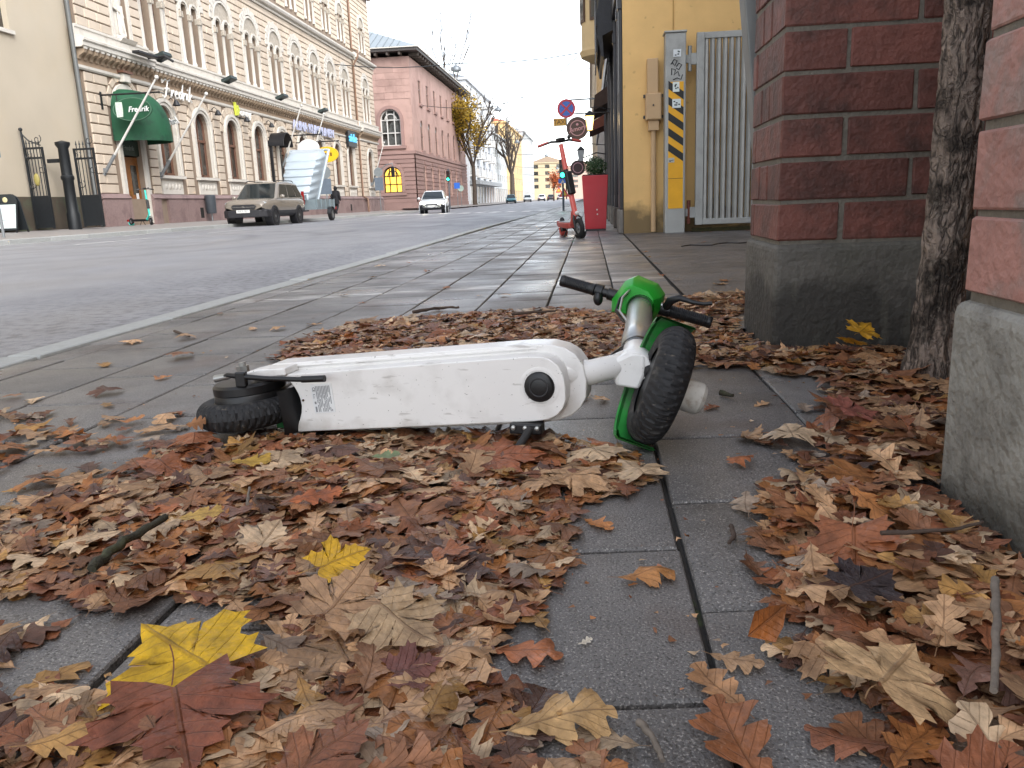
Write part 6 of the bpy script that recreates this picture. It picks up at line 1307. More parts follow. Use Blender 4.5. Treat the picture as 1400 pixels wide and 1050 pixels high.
def car(name, label, loc, yaw, paint, lower, secs, gh, wb, r, tw, lit=False, suv=False, plate=None, group=None):
    """secs: (x, zb, zt, halfwidth); gh: (x_wind_base, x_wind_top, x_rear_top, x_rear_base, z_belt, z_roof, hw_belt, hw_roof)"""
    t = thing(name, loc, label, 'car', group); T = Matrix.Translation(loc) @ Matrix.Rotation(yaw, 4, 'Z'); tp = lambda a, b, c: T @ V((a, b, c))
    def sec(x, zb, zt, hw, zl):
        q = [(hw * .80, zb), (hw * .95, zb + .06), (hw, zl), (hw, (zl + zt) / 2), (hw * .985, zt - .12), (hw * .93, zt - .03), (hw * .80, zt), (hw * .4, zt + .015), (0, zt + .02)]
        return [tp(x, a, b) for a, b in q] + [tp(x, -a, b) for a, b in q[-2::-1]]
    bd = loft(MB(), [sec(x, zb, zt, hw, zb + .22) for x, zb, zt, hw in secs]).build('body', paint, t, smooth=38)
    lo = loft(MB(), [[tp(x, a, b) for a, b in ((0, zb - .02), (hw * .82, zb - .02), (hw * .97, zb + .05), (hw * 1.008, zb + .1), (hw * 1.008, zb + .2), (hw * .99, zb + .24))] for x, zb, zt, hw in secs]).build('side_skirt', lower, t, smooth=38)
    loft(MB(), [[tp(x, -a, b) for a, b in ((0, zb - .02), (hw * .82, zb - .02), (hw * .97, zb + .05), (hw * 1.008, zb + .1), (hw * 1.008, zb + .2), (hw * .99, zb + .24))] for x, zb, zt, hw in secs]).build('side_skirt', lower, t, smooth=38)
    xb, xt, rt, rb, zb_, zr, h0, h1 = gh; hm = h0 * .55 + h1 * .45
    P = [tp(*p) for p in ((xb, h0, zb_), (xt, h1, zr), (rt, h1, zr - .02), (rb, h0, zb_), (xb, -h0, zb_), (xt, -h1, zr), (rt, -h1, zr - .02), (rb, -h0, zb_), ((xt + rt) / 2, h1 * .95, zr + .05), ((xt + rt) / 2, -h1 * .95, zr + .05))]
    cab = MB().add(P, [(0, 1, 5, 4), (3, 7, 6, 2), (0, 3, 2, 8, 1), (4, 5, 9, 6, 7), (1, 8, 9, 5), (8, 2, 6, 9)]).build('cabin', paint, t, bevel=.07, seg=3, smooth=35)
    def patch(nm, q, off, mt_=M_cglass):
        a, b_, c, d = [V(p) for p in q]; n_ = (b_ - a).cross(d - a).normalized(); ce = (a + b_ + c + d) / 4
        if n_.dot(ce - V(((xt + rt) / 2, 0, zb_))) < 0: n_ = -n_
        return MB().add([T @ (p + n_ * o_) for o_ in (off, off + .006) for p in (a, b_, c, d)], [(0, 1, 2, 3), (4, 5, 6, 7), (0, 1, 5, 4), (1, 2, 6, 5), (2, 3, 7, 6), (3, 0, 4, 7)]).build(nm, mt_, t)
    def lerp(a, b_, k): return tuple(a[i] + (b_[i] - a[i]) * k for i in range(3))
    A, B_, C_, D_ = (xb, h0, zb_), (xt, h1, zr), (xt, -h1, zr), (xb, -h0, zb_)
    def quadin(a, b_, c, d, u0, u1, v0, v1):
        f_ = lambda u, v: lerp(lerp(a, d, u), lerp(b_, c, u), v); return [f_(u0, v0), f_(u0, v1), f_(u1, v1), f_(u1, v0)]
    patch('windscreen', quadin(A, B_, C_, D_, .05, .95, .03, .92), .004)
    patch('rear_window', quadin((rb, h0, zb_), (rt, h1, zr - .02), (rt, -h1, zr - .02), (rb, -h0, zb_), .08, .92, .1, .9), .004)
    for s in (1, -1):
        a, b_, c, d = (xb, h0 * s, zb_), (xt, h1 * s, zr), (rt, h1 * s, zr - .02), (rb, h0 * s, zb_)
        cuts = ((.10, .40), (.43, .70), (.73, .93)) if suv else ((.16, .50), (.53, .84))
        for u0, u1 in cuts: patch('side_window', quadin(a, b_, c, d, u0, u1, .08, .86), .004)
        for xw in wb:
            MB().lathe([(r * 1.02, -.05), (r * 1.18, -.05), (r * 1.2, .01), (r * 1.16, .02), (r * 1.02, .012)], tp(xw, s * (secs[len(secs) // 2][3] - .01), r), (tp(0, s, 0) - tp(0, 0, 0)), 24).build('wheel_arch', lower if suv else paint, t, smooth=40)
            MB().cyl(tp(xw, s * (secs[len(secs) // 2][3] - .3), r), tp(xw, s * (secs[len(secs) // 2][3] + .004), r), r * 1.1, n=24).build('arch_lining', M_dark2, t)
            wheel(t, T, xw, s * (secs[len(secs) // 2][3] - tw / 2 + .02), r, tw, s)
        mi = MB().ball((0, 0, 0), .1, 10, 8, (.5, 1, .75)); mi.v = [tuple(T @ (V(p) + V((xb - .28, s * (h0 + .14), zb_ + .08)))) for p in mi.v]; mi.build('wing_mirror', paint, t, smooth=60)
        MB().box(-.09, .09, -.01, .012, -.012, .012, Matrix.Translation(tp(xb - .75, s * (secs[len(secs) // 2][3] * .985), zb_ - .12)) @ Matrix.Rotation(yaw, 4, 'Z')).build('door_handle', M_chrome if not suv else paint, t)
    return t, T, tp
PAINT = mat('bronze_car_paint', '#8f877d', rough=.26, metal=.3, var=.05, scale=3, coat=.4)
secs = [(-2.2, .52, .95, .74), (-2.12, .42, 1.05, .83), (-1.6, .36, 1.05, .88), (-.6, .34, 1.03, .89), (.5, .34, 1.03, .89), (.95, .34, 1.02, .885), (1.35, .36, 1.0, .87), (1.75, .38, .97, .85), (2.03, .40, .91, .79), (2.14, .46, .82, .70)]
t, T, tp = car('parked_suv', 'bronze SUV towing a trailer with a white moulded load', (-12.86, 31.85, -.01), R(-90), PAINT, M_bump, secs, (1.0, .25, -1.75, -2.12, 1.0, 1.64, .84, .66), (1.33, -1.28), .345, .22, suv=True)
MB().prism([(-.42, .62), (.42, .62), (.48, .74), (.40, .80), (-.40, .80), (-.48, .74)], lambda a, z, d: tp(2.14 + d, a, z), 0, .035).build('grille', M_bump, t); MB().prism(rect(-.44, .44, .695, .72), lambda a, z, d: tp(2.18 + d, a, z), 0, .008).build('grille_bar', M_chrome, t)
MB().prism([(-.06, .68), (.06, .68), (.05, .75), (-.05, .75)], lambda a, z, d: tp(2.19 + d, a, z), 0, .012).build('badge', M_chrome, t)
for s in (1, -1):
    MB().prism([(s * .46, .66), (s * .68, .70), (s * .80, .86), (s * .72, .9), (s * .5, .80)], lambda a, z, d: tp(2.02 - (abs(a) - .46) * .42 + d, a, z), .02, .1).build('headlight', M_hl, t); MB().prism([(s * .5, .40), (s * .70, .42), (s * .68, .5), (s * .5, .5)], lambda a, z, d: tp(2.12 - (abs(a) - .5) * .3 + d, a, z), .02, .05).build('fog_lamp', M_hl, t)
    MB().prism(rect(s * .72, s * .84, .75, 1.3) if s > 0 else rect(s * .84, s * .72, .75, 1.3), lambda a, z, d: tp(-2.13 - d, a, z), 0, .03).build('tail_light', M_tail, t)
    MB().tube([tp(.3, s * .6, 1.66), tp(.1, s * .62, 1.71), tp(-1.4, s * .62, 1.71), tp(-1.6, s * .6, 1.66)], .018, 6).build('roof_rail', M_bump, t)
MB().prism([(1.72, -.885), (2.02, -.85), (2.2, -.6), (2.24, 0), (2.2, .6), (2.02, .85), (1.72, .885)], lambda a, b, d: tp(a, b, d), .33, .60).build('front_bumper', M_bump, t, bevel=.03)
pt = MB().prism(rect(-.26, .26, .50, .61), lambda a, z, d: tp(2.245 + d, a, z), 0, .01).build('number_plate', M_plate, t)
text('plate_print', 'NKF-787', .1, basis(tp(2.257, 0, .555), tp(0, 1, 0) - tp(0, 0, 0), (0, 0, 1)), M_ink, pt, .002)
# trailer
M_tr = mat('trailer_zinc', '#8d9ba1', rough=.45, metal=.4, var=.1, scale=4)
tr = thing('trailer', (-12.8, 36.4, 0), 'grey zinc box trailer hitched behind the bronze SUV', 'trailer'); x0, x1, y0, y1 = -13.55, -11.95, 35.2, 37.9
MB().box(x0, x1, y0, y1, .52, .56).build('floor', M_tr, tr)
for a in ((x0, x1, y0, y0 + .03), (x0, x1, y1 - .03, y1), (x0, x0 + .03, y0 + .03, y1 - .03), (x1 - .03, x1, y0 + .03, y1 - .03)): MB().box(*a, .562, .95).build('side_panel', M_tr, tr)
for k in range(5): y = y0 + .1 + k * .62; MB().box(x1 + .001, x1 + .03, y, y + .05, .54, .97).build('stake', M_tr, tr)
MB().tube([(-13.3, 35.2, .48), (-12.86, 34.05, .45)], .035, 6).build('drawbar', M_dark2, tr); MB().tube([(-12.3, 35.2, .48), (-12.86, 34.05, .45)], .035, 6).build('drawbar', M_dark2, tr)
for x, s in ((x0 - .1, -1), (x1 + .12, 1)):
    Tq = Matrix.Translation((x, 36.9, 0)) @ Matrix.Rotation(R(-90), 4, 'Z'); wheel(tr, Tq, 0, 0, .29, .16, s)
    MB().lathe([(.33, -.09), (.34, -.09), (.34, .09), (.33, .09), (.33, -.09)], (x, 36.9, .29), (1, 0, 0), 20, 0, math.pi, (0, 1, 0)).build('mudguard', M_dark2, tr)
MB().box(x1 - .05, x1 + .05, 37.9, 37.98, .5, .62).build('tail_lamp', M_tail, tr)
# white ribbed moulded tub standing on end, leaning forward
M_tub = mat('white_moulding', '#a5b1ba', rough=.3, var=.03, scale=2, coat=.2)
tu = thing('moulded_tub', (-12.8, 36.3, .56), 'large white ribbed plastic moulding leaning on the trailer', 'tub'); m_ = MB(); S_ = []
n_ = 44
for i in range(n_ + 1):
    k = i / n_; z = .60 + 2.45 * k; yc = 35.7 + .9 * k; hw = .66 + .20 * k - .55 * max(0, k - .88) / .12 * .3; dp = (.50 + .18 * math.sin(math.pi * min(1, k * 1.1))) * (1 - .25 * max(0, k - .85) / .15); rb_ = .045 if (k * 7) % 1 < .5 and .1 < k < .95 else 0
    xc = -12.95 + .28 * k
    S_.append([(xc - hw, yc + dp, z + .12), (xc - hw, yc - dp * .35, z), (xc - hw * .8 - rb_, yc - dp * .85 - rb_, z - .06), (xc - hw * .4, yc - dp - rb_, z - .08), (xc + hw * .4, yc - dp - rb_, z - .08), (xc + hw * .8 + rb_, yc - dp * .85 - rb_, z - .06), (xc + hw + rb_ * .4, yc - dp * .35, z), (xc + hw, yc + dp, z + .12)])
loft(m_, S_); m_.build('shell', M_tub, tu, smooth=40)
rm_ = MB()
for sx in (-1, 1): rm_.tube([((-12.95 + .28 * k) + sx * (.70 + .20 * k), 35.7 + .9 * k + .55, .72 + 2.45 * k) for k in (0, .25, .5, .75, 1)], .06, 6)
rm_.tube([(-12.95 + .28 - .88, 37.12, 3.15), (-12.95 + .28 + .88, 37.12, 3.15)], .06, 6)
rm_.build('rim_flange', M_tub, tu, smooth=50)
MB().box(-13.65, -12.3, 35.0, 35.1, .97, 1.15).build('support_beam', M_tr, tu)
# white car with lit headlamps
WP = mat('white_car_paint', '#dfe3e6', rough=.28, var=.03, coat=.4)
secs2 = [(-2.15, .45, .82, .70), (-2.05, .34, .92, .80), (-1.4, .26, .93, .86), (-.4, .24, .91, .88), (.5, .24, .9, .88), (1.0, .24, .88, .87), (1.5, .26, .82, .85), (1.9, .28, .74, .80), (2.1, .30, .62, .72), (2.17, .36, .54, .62)]
t, T, tp = car('white_car', 'white car with glowing headlamps driving towards the camera', (-10.35, 54.5, -.02), R(-84), WP, M_bump, secs2, (1.05, .2, -1.1, -1.75, .9, 1.43, .80, .60), (1.32, -1.3), .31, .2)
for s in (1, -1):
    MB().prism([(s * .44, .54), (s * .62, .56), (s * .76, .70), (s * .66, .74), (s * .46, .64)], lambda a, z, d: tp(2.04 - (abs(a) - .44) * .5 + d, a, z), .02, .1).build('headlight', M_lit, t)
    MB().prism(rect(s * .5, s * .72, .6, .8) if s > 0 else rect(s * .72, s * .5, .6, .8), lambda a, z, d: tp(-2.14 - d, a, z), 0, .03).build('tail_light', M_tail, t)
MB().prism([(-.36, .52), (.36, .52), (.40, .60), (-.40, .60)], lambda a, z, d: tp(2.12 + d, a, z), 0, .05).build('grille', M_bump, t); MB().prism([(-.6, .28), (.6, .28), (.66, .40), (-.66, .40)], lambda a, z, d: tp(2.12 + d - a * a * .15, a, z), 0, .06).build('lower_grille', M_bump, t); MB().prism(rect(-.26, .26, .42, .52), lambda a, z, d: tp(2.19 + d, a, z), 0, .012).build('number_plate', M_plate, t)
# distant cars
for nm, lab, loc, yaw, c in (('distant_car', 'small teal hatchback far down the street under the bare tree', (-13.4, 141, .27), -84, '#3e6a76'), ('distant_car', 'pale grey car farther down the street on the left', (-13.2, 176, .4), -84, '#a9adb0'), ('distant_car', 'white van-like car in the far traffic, straight ahead', (-11., 190, .45), 96, '#d0d3d4'), ('distant_car', 'dark car in the far traffic near the traffic light', (-9.6, 205, .5), 94, '#3a3c40'), ('distant_car', 'silver car at the very end of the street', (-7.6, 215, .52), 94, '#b5b8ba')):
    t, T, tp = car(nm, lab, loc, R(yaw), mat('far_paint_' + c[1:], c, rough=.3, coat=.3, var=.03), M_bump, secs2, (1.05, .3, -1.3, -1.9, .9, 1.46, .80, .62), (1.32, -1.3), .31, .2, group='distant traffic')
    for s in (1, -1):
        MB().prism([(s * .46, .56), (s * .64, .58), (s * .74, .70), (s * .48, .64)], lambda a, z, d: tp(2.04 - (abs(a) - .44) * .5 + d, a, z), .02, .1).build('headlight', M_hl, t); MB().prism(rect(s * .5, s * .72, .6, .8) if s > 0 else rect(s * .72, s * .5, .6, .8), lambda a, z, d: tp(-2.14 - d, a, z), 0, .03).build('tail_light', M_tail, t)
# ================================================================== STANDING E-SCOOTERS
def stand_scooter(loc, yaw, paint, trim, label, steer=0., lean=0.):
    t = thing('parked_scooter', loc, label, 'scooter', 'parked e-scooters'); T = Matrix.Translation(loc) @ Matrix.Rotation(yaw, 4, 'Z') @ Matrix.Rotation(lean, 4, 'X') @ Matrix.Scale(1.09, 4); tp = lambda a, b, c: T @ V((a, b, c))
    S = T @ Matrix.Translation((.46, 0, 0)) @ Matrix.Rotation(steer, 4, 'Z') @ Matrix.Translation((-.46, 0, 0)); sp = lambda a, b, c: S @ V((a, b, c))
    MB().prism([(-.42, -.085), (.26, -.085), (.32, -.05), (.32, .05), (.26, .085), (-.42, .085)], lambda a, b, d: tp(a, b, d), .12, .19).build('deck', trim, t, bevel=.012, smooth=35)
    MB().prism([(-.38, -.07), (.24, -.07), (.24, .07), (-.38, .07)], lambda a, b, d: tp(a, b, d), .191, .195).build('deck_mat', M_black, t)
    def wh(f, x, nm):
        ax = f(0, 1, 0) - f(0, 0, 0); o = MB().lathe([(.07, -.025), (.10, -.028), (.12, -.018), (.125, 0), (.12, .018), (.10, .028), (.07, .025), (.07, -.025)], f(x, 0, .125), ax, 26).build(nm, M_tyre, t, smooth=50)
        MB().lathe([(0, -.035), (.03, -.035), (.03, -.02), (.072, -.02), (.072, .02), (.03, .02), (.03, .035), (0, .035)], f(x, 0, .125), ax, 20).build('hub', M_rim, o, smooth=40)
    wh(sp, .56, 'front_wheel'); wh(tp, -.52, 'rear_wheel')
    MB().tube([tp(.28, 0, .17), tp(.38, 0, .22), tp(.44, 0, .32)], [.04, .04, .035], 10).build('neck', paint, t, smooth=60)
    MB().tube([sp(.50, 0, .26), sp(.44, 0, .55), sp(.405, 0, .72)], .036, 14).build('lower_stem', paint, t, smooth=60); MB().tube([sp(.405, 0, .72), sp(.385, 0, .82)], .032, 12).build('stem_joint', M_black, t, smooth=60)
    MB().tube([sp(.385, 0, .82), sp(.335, 0, 1.12)], [.034, .03], 14).build('upper_stem', paint, t, smooth=60)
    MB().box(-.035, .035, -.045, .045, -.14, .14, S @ Matrix.Translation((.452, 0, .66)) @ Matrix.Rotation(R(-10), 4, 'Y')).build('battery_pack', M_black, t, bevel=.02)
    for s in (-1, 1): MB().tube([sp(.50, s * .02, .28), sp(.535, s * .05, .24), sp(.56, s * .052, .125)], .014, 8).build('fork_leg', M_black, t, smooth=60)
    hb_ = MB().tube([sp(.30, -.27, 1.13), sp(.33, -.12, 1.16), sp(.335, 0, 1.15), sp(.33, .12, 1.16), sp(.30, .27, 1.13)], .016, 10).build('handlebar', M_black, t, smooth=60)
    for s in (-1, 1): MB().tube([sp(.325, s * .16, 1.155), sp(.298, s * .285, 1.128)], .02, 10).build('grip', trim if paint is not trim else M_black, hb_, smooth=60)
    MB().tube([sp(.35, -.12, 1.165), sp(.42, -.17, 1.15), sp(.40, -.25, 1.13)], .008, 6).build('brake_lever', M_black, hb_); MB().box(-.03, .04, -.05, .05, 0, .045, S @ Matrix.Translation((.335, 0, 1.15))).build('display', M_black, hb_, bevel=.01); MB().ball(sp(.37, .1, 1.19), .025, 10, 8).build('bell', M_black, hb_, smooth=60)
    MB().lathe([(.14, -.035), (.145, -.03), (.145, .03), (.14, .035)], sp(.56, 0, .125), sp(0, 1, 0) - sp(0, 0, 0), 20, R(20), R(140), sp(1, 0, 0) - sp(0, 0, 0)).build('front_mudguard', M_black, t, smooth=50)
    MB().lathe([(.14, -.045), (.146, -.03), (.146, .03), (.14, .045)], tp(-.52, 0, .125), tp(0, -1, 0) - tp(0, 0, 0), 20, R(10), R(150), tp(-1, 0, 0) - tp(0, 0, 0)).build('rear_mudguard', paint, t, smooth=50)
    MB().box(-.02, .02, -.05, .05, -.03, .03, T @ Matrix.Translation((-.675, 0, .16))).build('rear_light', M_tail, t)
    for s in (-1, 1): MB().tube([tp(.05, s * .03, .12), tp(.06, s * .1, .0)], .011, 6).build('kickstand', M_black, t)
    MB().ball(sp(.545, 0, .30), .028, 10, 8).build('headlamp', M_pale, t, smooth=60)
M_coral = mat('coral_paint', '#c8584f', rough=.35, var=.05, coat=.2); M_teal = mat('turquoise_paint', '#35bfae', rough=.35, var=.05)
stand_scooter((-.27, 11.35, 0), R(-79), M_coral, mat('coral_dark', '#a8463f', rough=.4), 'coral red parked e-scooter beside the red planter', steer=R(16), lean=R(6))
stand_scooter((-16.2, 28.4, .21), R(-25), M_teal, M_black, 'turquoise parked e-scooter by the pub door across the street', steer=R(-20))
# ================================================================== PERSON
def person(loc, yaw):
    t = thing('person', loc, 'person in a dark hooded coat walking along the far pavement', 'person'); T = Matrix.Translation(loc) @ Matrix.Rotation(yaw, 4, 'Z')
    J = dict(pelvis=(0, 0, .95, .15, .13), waist=(.01, 0, 1.12, .16, .13), chest=(.03, 0, 1.33, .19, .14), neck=(.05, 0, 1.48, .08, .08), head0=(.07, 0, 1.58, .10, .10), head1=(.08, 0, 1.70, .10, .09),
             hl=(0, .1, .88, .12, .11), kl=(.14, .1, .50, .08, .08), al=(.10, .1, .09, .05, .05), tl=(.24, .1, .04, .04, .035), hr=(0, -.1, .88, .12, .11), kr=(.02, -.1, .50, .08, .08), ar=(-.22, -.1, .14, .05, .05), tr=(-.12, -.1, .05, .04, .035),
             sl=(.03, .19, 1.40, .09, .09), el=(-.06, .25, 1.13, .065, .065), wl=(.06, .25, .90, .045, .045), fl=(.1, .25, .80, .035, .03), sr=(.03, -.19, 1.40, .09, .09), er=(0, -.26, 1.13, .065, .065), wr=(.14, -.24, .92, .045, .045), fr=(.18, -.23, .82, .035, .03), hem=(0, 0, .72, .2, .16))
    E = [('pelvis', 'waist'), ('waist', 'chest'), ('chest', 'neck'), ('neck', 'head0'), ('head0', 'head1'), ('pelvis', 'hl'), ('hl', 'kl'), ('kl', 'al'), ('al', 'tl'), ('pelvis', 'hr'), ('hr', 'kr'), ('kr', 'ar'), ('ar', 'tr'), ('chest', 'sl'), ('sl', 'el'), ('el', 'wl'), ('wl', 'fl'), ('chest', 'sr'), ('sr', 'er'), ('er', 'wr'), ('wr', 'fr')]
    K_ = [k for k in J if k != 'hem']; me = bpy.data.meshes.new('body'); me.from_pydata([T @ V(J[k][:3]) - V(loc) for k in K_], [(K_.index(a), K_.index(b)) for a, b in E], [])
    o = bpy.data.objects.new('body', me); col.objects.link(o); o.parent = t; md = o.modifiers.new('skin', 'SKIN')
    for i, k in enumerate(K_): me.skin_vertices[0].data[i].radius = J[k][3:5]; me.skin_vertices[0].data[i].use_root = (k == 'pelvis')
    sb = o.modifiers.new('sub', 'SUBSURF'); sb.levels = 2; sb.render_levels = 2; me.materials.append(mat('dark_trousers', '#1a1a1f', rough=.85))
    M_coat = mat('black_coat', '#15161b', rough=.85, var=.2, scale=12); L0 = V(loc)
    S_ = []
    for z, rx, ry, dx in ((.66, .21, .25, .0), (.9, .19, .22, .0), (1.12, .18, .215, .01), (1.3, .175, .24, .02), (1.42, .13, .20, .03), (1.5, .09, .11, .05)): S_.append([T @ V((dx + rx * math.cos(a), ry * math.sin(a), z)) for a in [2 * math.pi * i / 18 for i in range(19)]])
    loft(MB(), S_, False).build('coat', M_coat, t, smooth=60)
    for s in (1, -1):
        a, b_, c = (J['sl'], J['el'], J['wl']) if s > 0 else (J['sr'], J['er'], J['wr']); MB().tube([T @ V(a[:3]), T @ V(b_[:3]), T @ V(c[:3])], [.1, .085, .065], 10).build('sleeve', M_coat, t, smooth=60)
    h_ = MB().ball((.06, 0, 1.62), .135, 14, 10, (.95, .85, 1.1)); h_.v = [tuple(T @ V(p)) for p in h_.v]; h_.build('hood', M_coat, t, smooth=60)
    f_ = MB().ball((.135, 0, 1.62), .075, 12, 10, (.75, .85, 1.15)); f_.ball((.19, 0, 1.61), .018, 6, 5); f_.v = [tuple(T @ V(p)) for p in f_.v]; f_.build('face', mat('skin', '#a87c66', rough=.6), t, smooth=60)
    b2 = MB().box(-.13, .13, -.06, .06, -.14, .12, T @ Matrix.Translation((-.02, .32, .92))); b2.build('shoulder_bag', M_dark2, t, bevel=.03)
person((-16.15, 51.5, .17), R(80))
# litter bin and small street things on the far side
bn = thing('litter_bin', (XF + .4, 35.8, .5), 'dark grey litter bin fixed to the plinth of the rusticated building', 'bin')
MB().lathe([(.0, 0), (.19, 0), (.22, .05), (.24, .78), (.2, .82), (.0, .82)], (XF + .5, 35.75, .52), (0, 0, 1), 16).build('tub', mat('bin_grey', '#3f444a', rough=.5), bn, smooth=40); MB().cyl((XF + .5, 35.75, .2), (XF + .5, 35.75, .52), .03).build('leg', M_grey, bn)
def signpost(x, y, z0, h, parts, lab):
    t = thing('sign_post', (x, y, z0), lab, 'sign post', 'sign posts along the far pavement'); MB().cyl((x, y, z0), (x, y, h), .035, n=8).build('pole', M_grey, t)
    for kd, z, sx, sz, mt_ in parts:
        if kd == 'disc': MB().cyl((x, y - .05, z), (x, y - .035, z), sx, n=24).build('disc', mt_, t)
        else: MB().box(x - sx, x + sx, y - .05, y - .035, z - sz, z + sz).build('plate', mt_, t)
M_sgb = mat('sign_grey_back', '#7d8487', rough=.5, metal=.2)
signpost(-14.6, 45, .1, 2.9, [('disc', 2.5, .35, .35, M_sgb), ('plate', 1.75, .32, .42, mat('plate_blue_grey', '#5f6b78', rough=.5))], 'round grey sign back with blue-grey plate, right of the moulded load')
signpost(-16.5, 64.2, .15, 3.6, [('disc', 3.2, .36, .36, M_sgb), ('plate', 2.3, .34, .5, MATS['plate_blue_grey'])], 'grey sign back by the corner of the rusticated building')
signpost(-14.2, 91, .2, 2.6, [('disc', 2.2, .33, .33, mat('pale_sign', '#9fb3a8', rough=.5))], 'small pale round sign under the yellow-leaved tree')
signpost(-13.8, 86, .2, 2.8, [('plate', 2.4, .3, .3, M_sb)], 'blue sign on post in front of the pink building')
# ================================================================== TRAFFIC LIGHTS
def signal(x, y, z0, zc, arm, lit, lab, back=False):
    t = thing('traffic_light', (x, y, z0), lab, 'traffic light', 'traffic lights')
    bx2 = MB().box(x - .15, x + .15, y - .12, y + .12, zc - .45, zc + .45).build('housing', M_dark2, t, bevel=.03)
    for k, (c, nm) in enumerate((('#5a1414', 'red'), ('#5a4310', 'amber'), ('#1bd0a0', 'green'))):
        z = zc + .28 - .28 * k
        if not back:
            MB().cyl((x, y - .135, z), (x, y - .122, z), .1, n=18).build('lens', mat('signal_' + nm, c, rough=.3, emit=(5. if nm == 'green' and lit else 0), var=.01), bx2)
            MB().lathe([(.115, 0), (.115, .16), (.105, .16), (.105, 0)], (x, y - .12, z), (0, -1, 0), 16, 0, math.pi, (1, 0, 0)).build('visor', M_dark2, bx2)
    if arm: MB().tube([(x, y, zc + .45), (x, y, zc + .75), (x - arm * .5, y, zc + .6), (x - arm, y, zc + .1), (x - arm, y, z0)], .045, 8).build('pole', M_grey, t, smooth=60)
    else: MB().cyl((x, y + .15, z0), (x, y + .15, zc + .6), .05, n=8).build('pole', mat('signal_pole', '#56616b', rough=.5), t)
    return t
signal(-12.3, 72, .1, 2.95, 0, True, 'green traffic light in front of the pink building')
signal(-17.2, 72, .1, 3.5, 1.3, False, 'dark traffic light seen from behind on a curved arm', True)
sg = signal(-1.27, 40, 0, 1.95, 0, True, 'green traffic light on the right beside the parked coral scooter')
MB().box(-1.47, -1.07, 39.9, 39.915, 1.28, 1.5).build('blue_plate', M_sb, sg); MB().prism([(-1.36, 1.31), (-1.18, 1.31), (-1.27, 1.47)], lambda a, z, d: (a, 39.898 - d, z), 0, .004).build('pictogram', M_pale, sg)
# warning and construction signs far ahead
for x, y, z, lab in ((-5.5, 150, 2.2, 'red and white warning triangle in the far roadworks'), (-2.9, 95, 1.2, 'red and white triangular sign low beside the right traffic light')):
    t = thing('warning_triangle', (x, y, .3), lab, 'sign', 'warning triangles'); MB().cyl((x, y + .05, .2), (x, y + .05, z), .04).build('pole', M_grey, t)
    MB().prism([(-.6, -.35), (.6, -.35), (0, .7)], lambda a, q_, d: (x + a, y - d, z + q_), 0, .03).build('border', M_sr, t); MB().prism([(-.36, -.2), (.36, -.2), (0, .42)], lambda a, q_, d: (x + a, y - d, z + q_), .031, .04).build('field', mat('sign_yellow', '#d8b94a', rough=.5), t)
# ================================================================== PINK STONE BUILDING
M_pink = mat('pink_ashlar', '#a98b81', rough=.85, var=.09, scale=.8, rnd=.1, c2='#997c73', c2lo=.48, c2hi=.62, c2scale=.5)
M_pinkd = mat('rusticated_red_stone', '#8f736c', rough=.85, var=.12, scale=.8, rnd=.08)
M_pj = mat('pink_joint', '#7d5f57', rough=.9)
pk = thing('pink_building', (XF, 84, 0), 'pinkish red stone building with dark overhanging eaves beyond the junction', 'building')
YP0, YP1, ZP = 83., 118., 14.9; EP = lambda a, z, d: (a, YP0 - d, z)
cols_ = [87.6 + 4.15 * k for k in range(7)]
h_s = [rect(u - .62, u + .62, 10.9, 13.2) for u in cols_] + [arch(u, 6.2, 8.6, .68) for u in cols_] + [arch(u, 1.6, 4.0, .6) for u in cols_]
MB().holed(rect(YP0, YP1, -.2, ZP), h_s, LF, 0, .1).build('street_wall', M_pink, pk)
big = [(-19.75, 6.5, 9.0, 1.05), (-19.9, 1.9, 3.55, .95)]
MB().holed(rect(-34, XF, -.2, ZP), [arch(*b) for b in big], EP, 0, .4).build('corner_wall', M_pink, pk)
MB().box(-34, XF - .5, YP0 + .5, YP1, 0, ZP - .05).build('inner_mass', MATS['dark_interior'], pk)
# rusticated ground floor courses
for k in range(11):
    z = .9 + k * .43
    for a, b in spans(z, z + .4, -32, XF + .1, [(big[1][0], 1.8, big[1][2], big[1][3])], .3):
        if a > -27 or 1: MB().prism(rect(max(a, -28), b, z, z + .36), EP, .003, .10).build('stone_course', M_pinkd, pk)
    for a, b in spans(z, z + .4, YP0 - .1, YP1, [(u, 1.5, 4.0, .6) for u in cols_], .2): MB().prism(rect(a, b, z, z + .36), LF, .003, .10).build('stone_course', M_pinkd, pk)
MB().prism(rect(-30, XF + .12, -.2, .88), EP, .003, .16).build('plinth', M_pinkd, pk); MB().prism(rect(YP0 - .12, YP1, -.2, .88), LF, .003, .16).build('plinth', M_pinkd, pk)
MB().prism(rect(-32, XF + .15, 5.65, 5.95), EP, .003, .18).build('string_course', M_pinkd, pk); MB().prism(rect(YP0 - .15, YP1, 5.65, 5.95), LF, .003, .18).build('string_course', M_pinkd, pk)
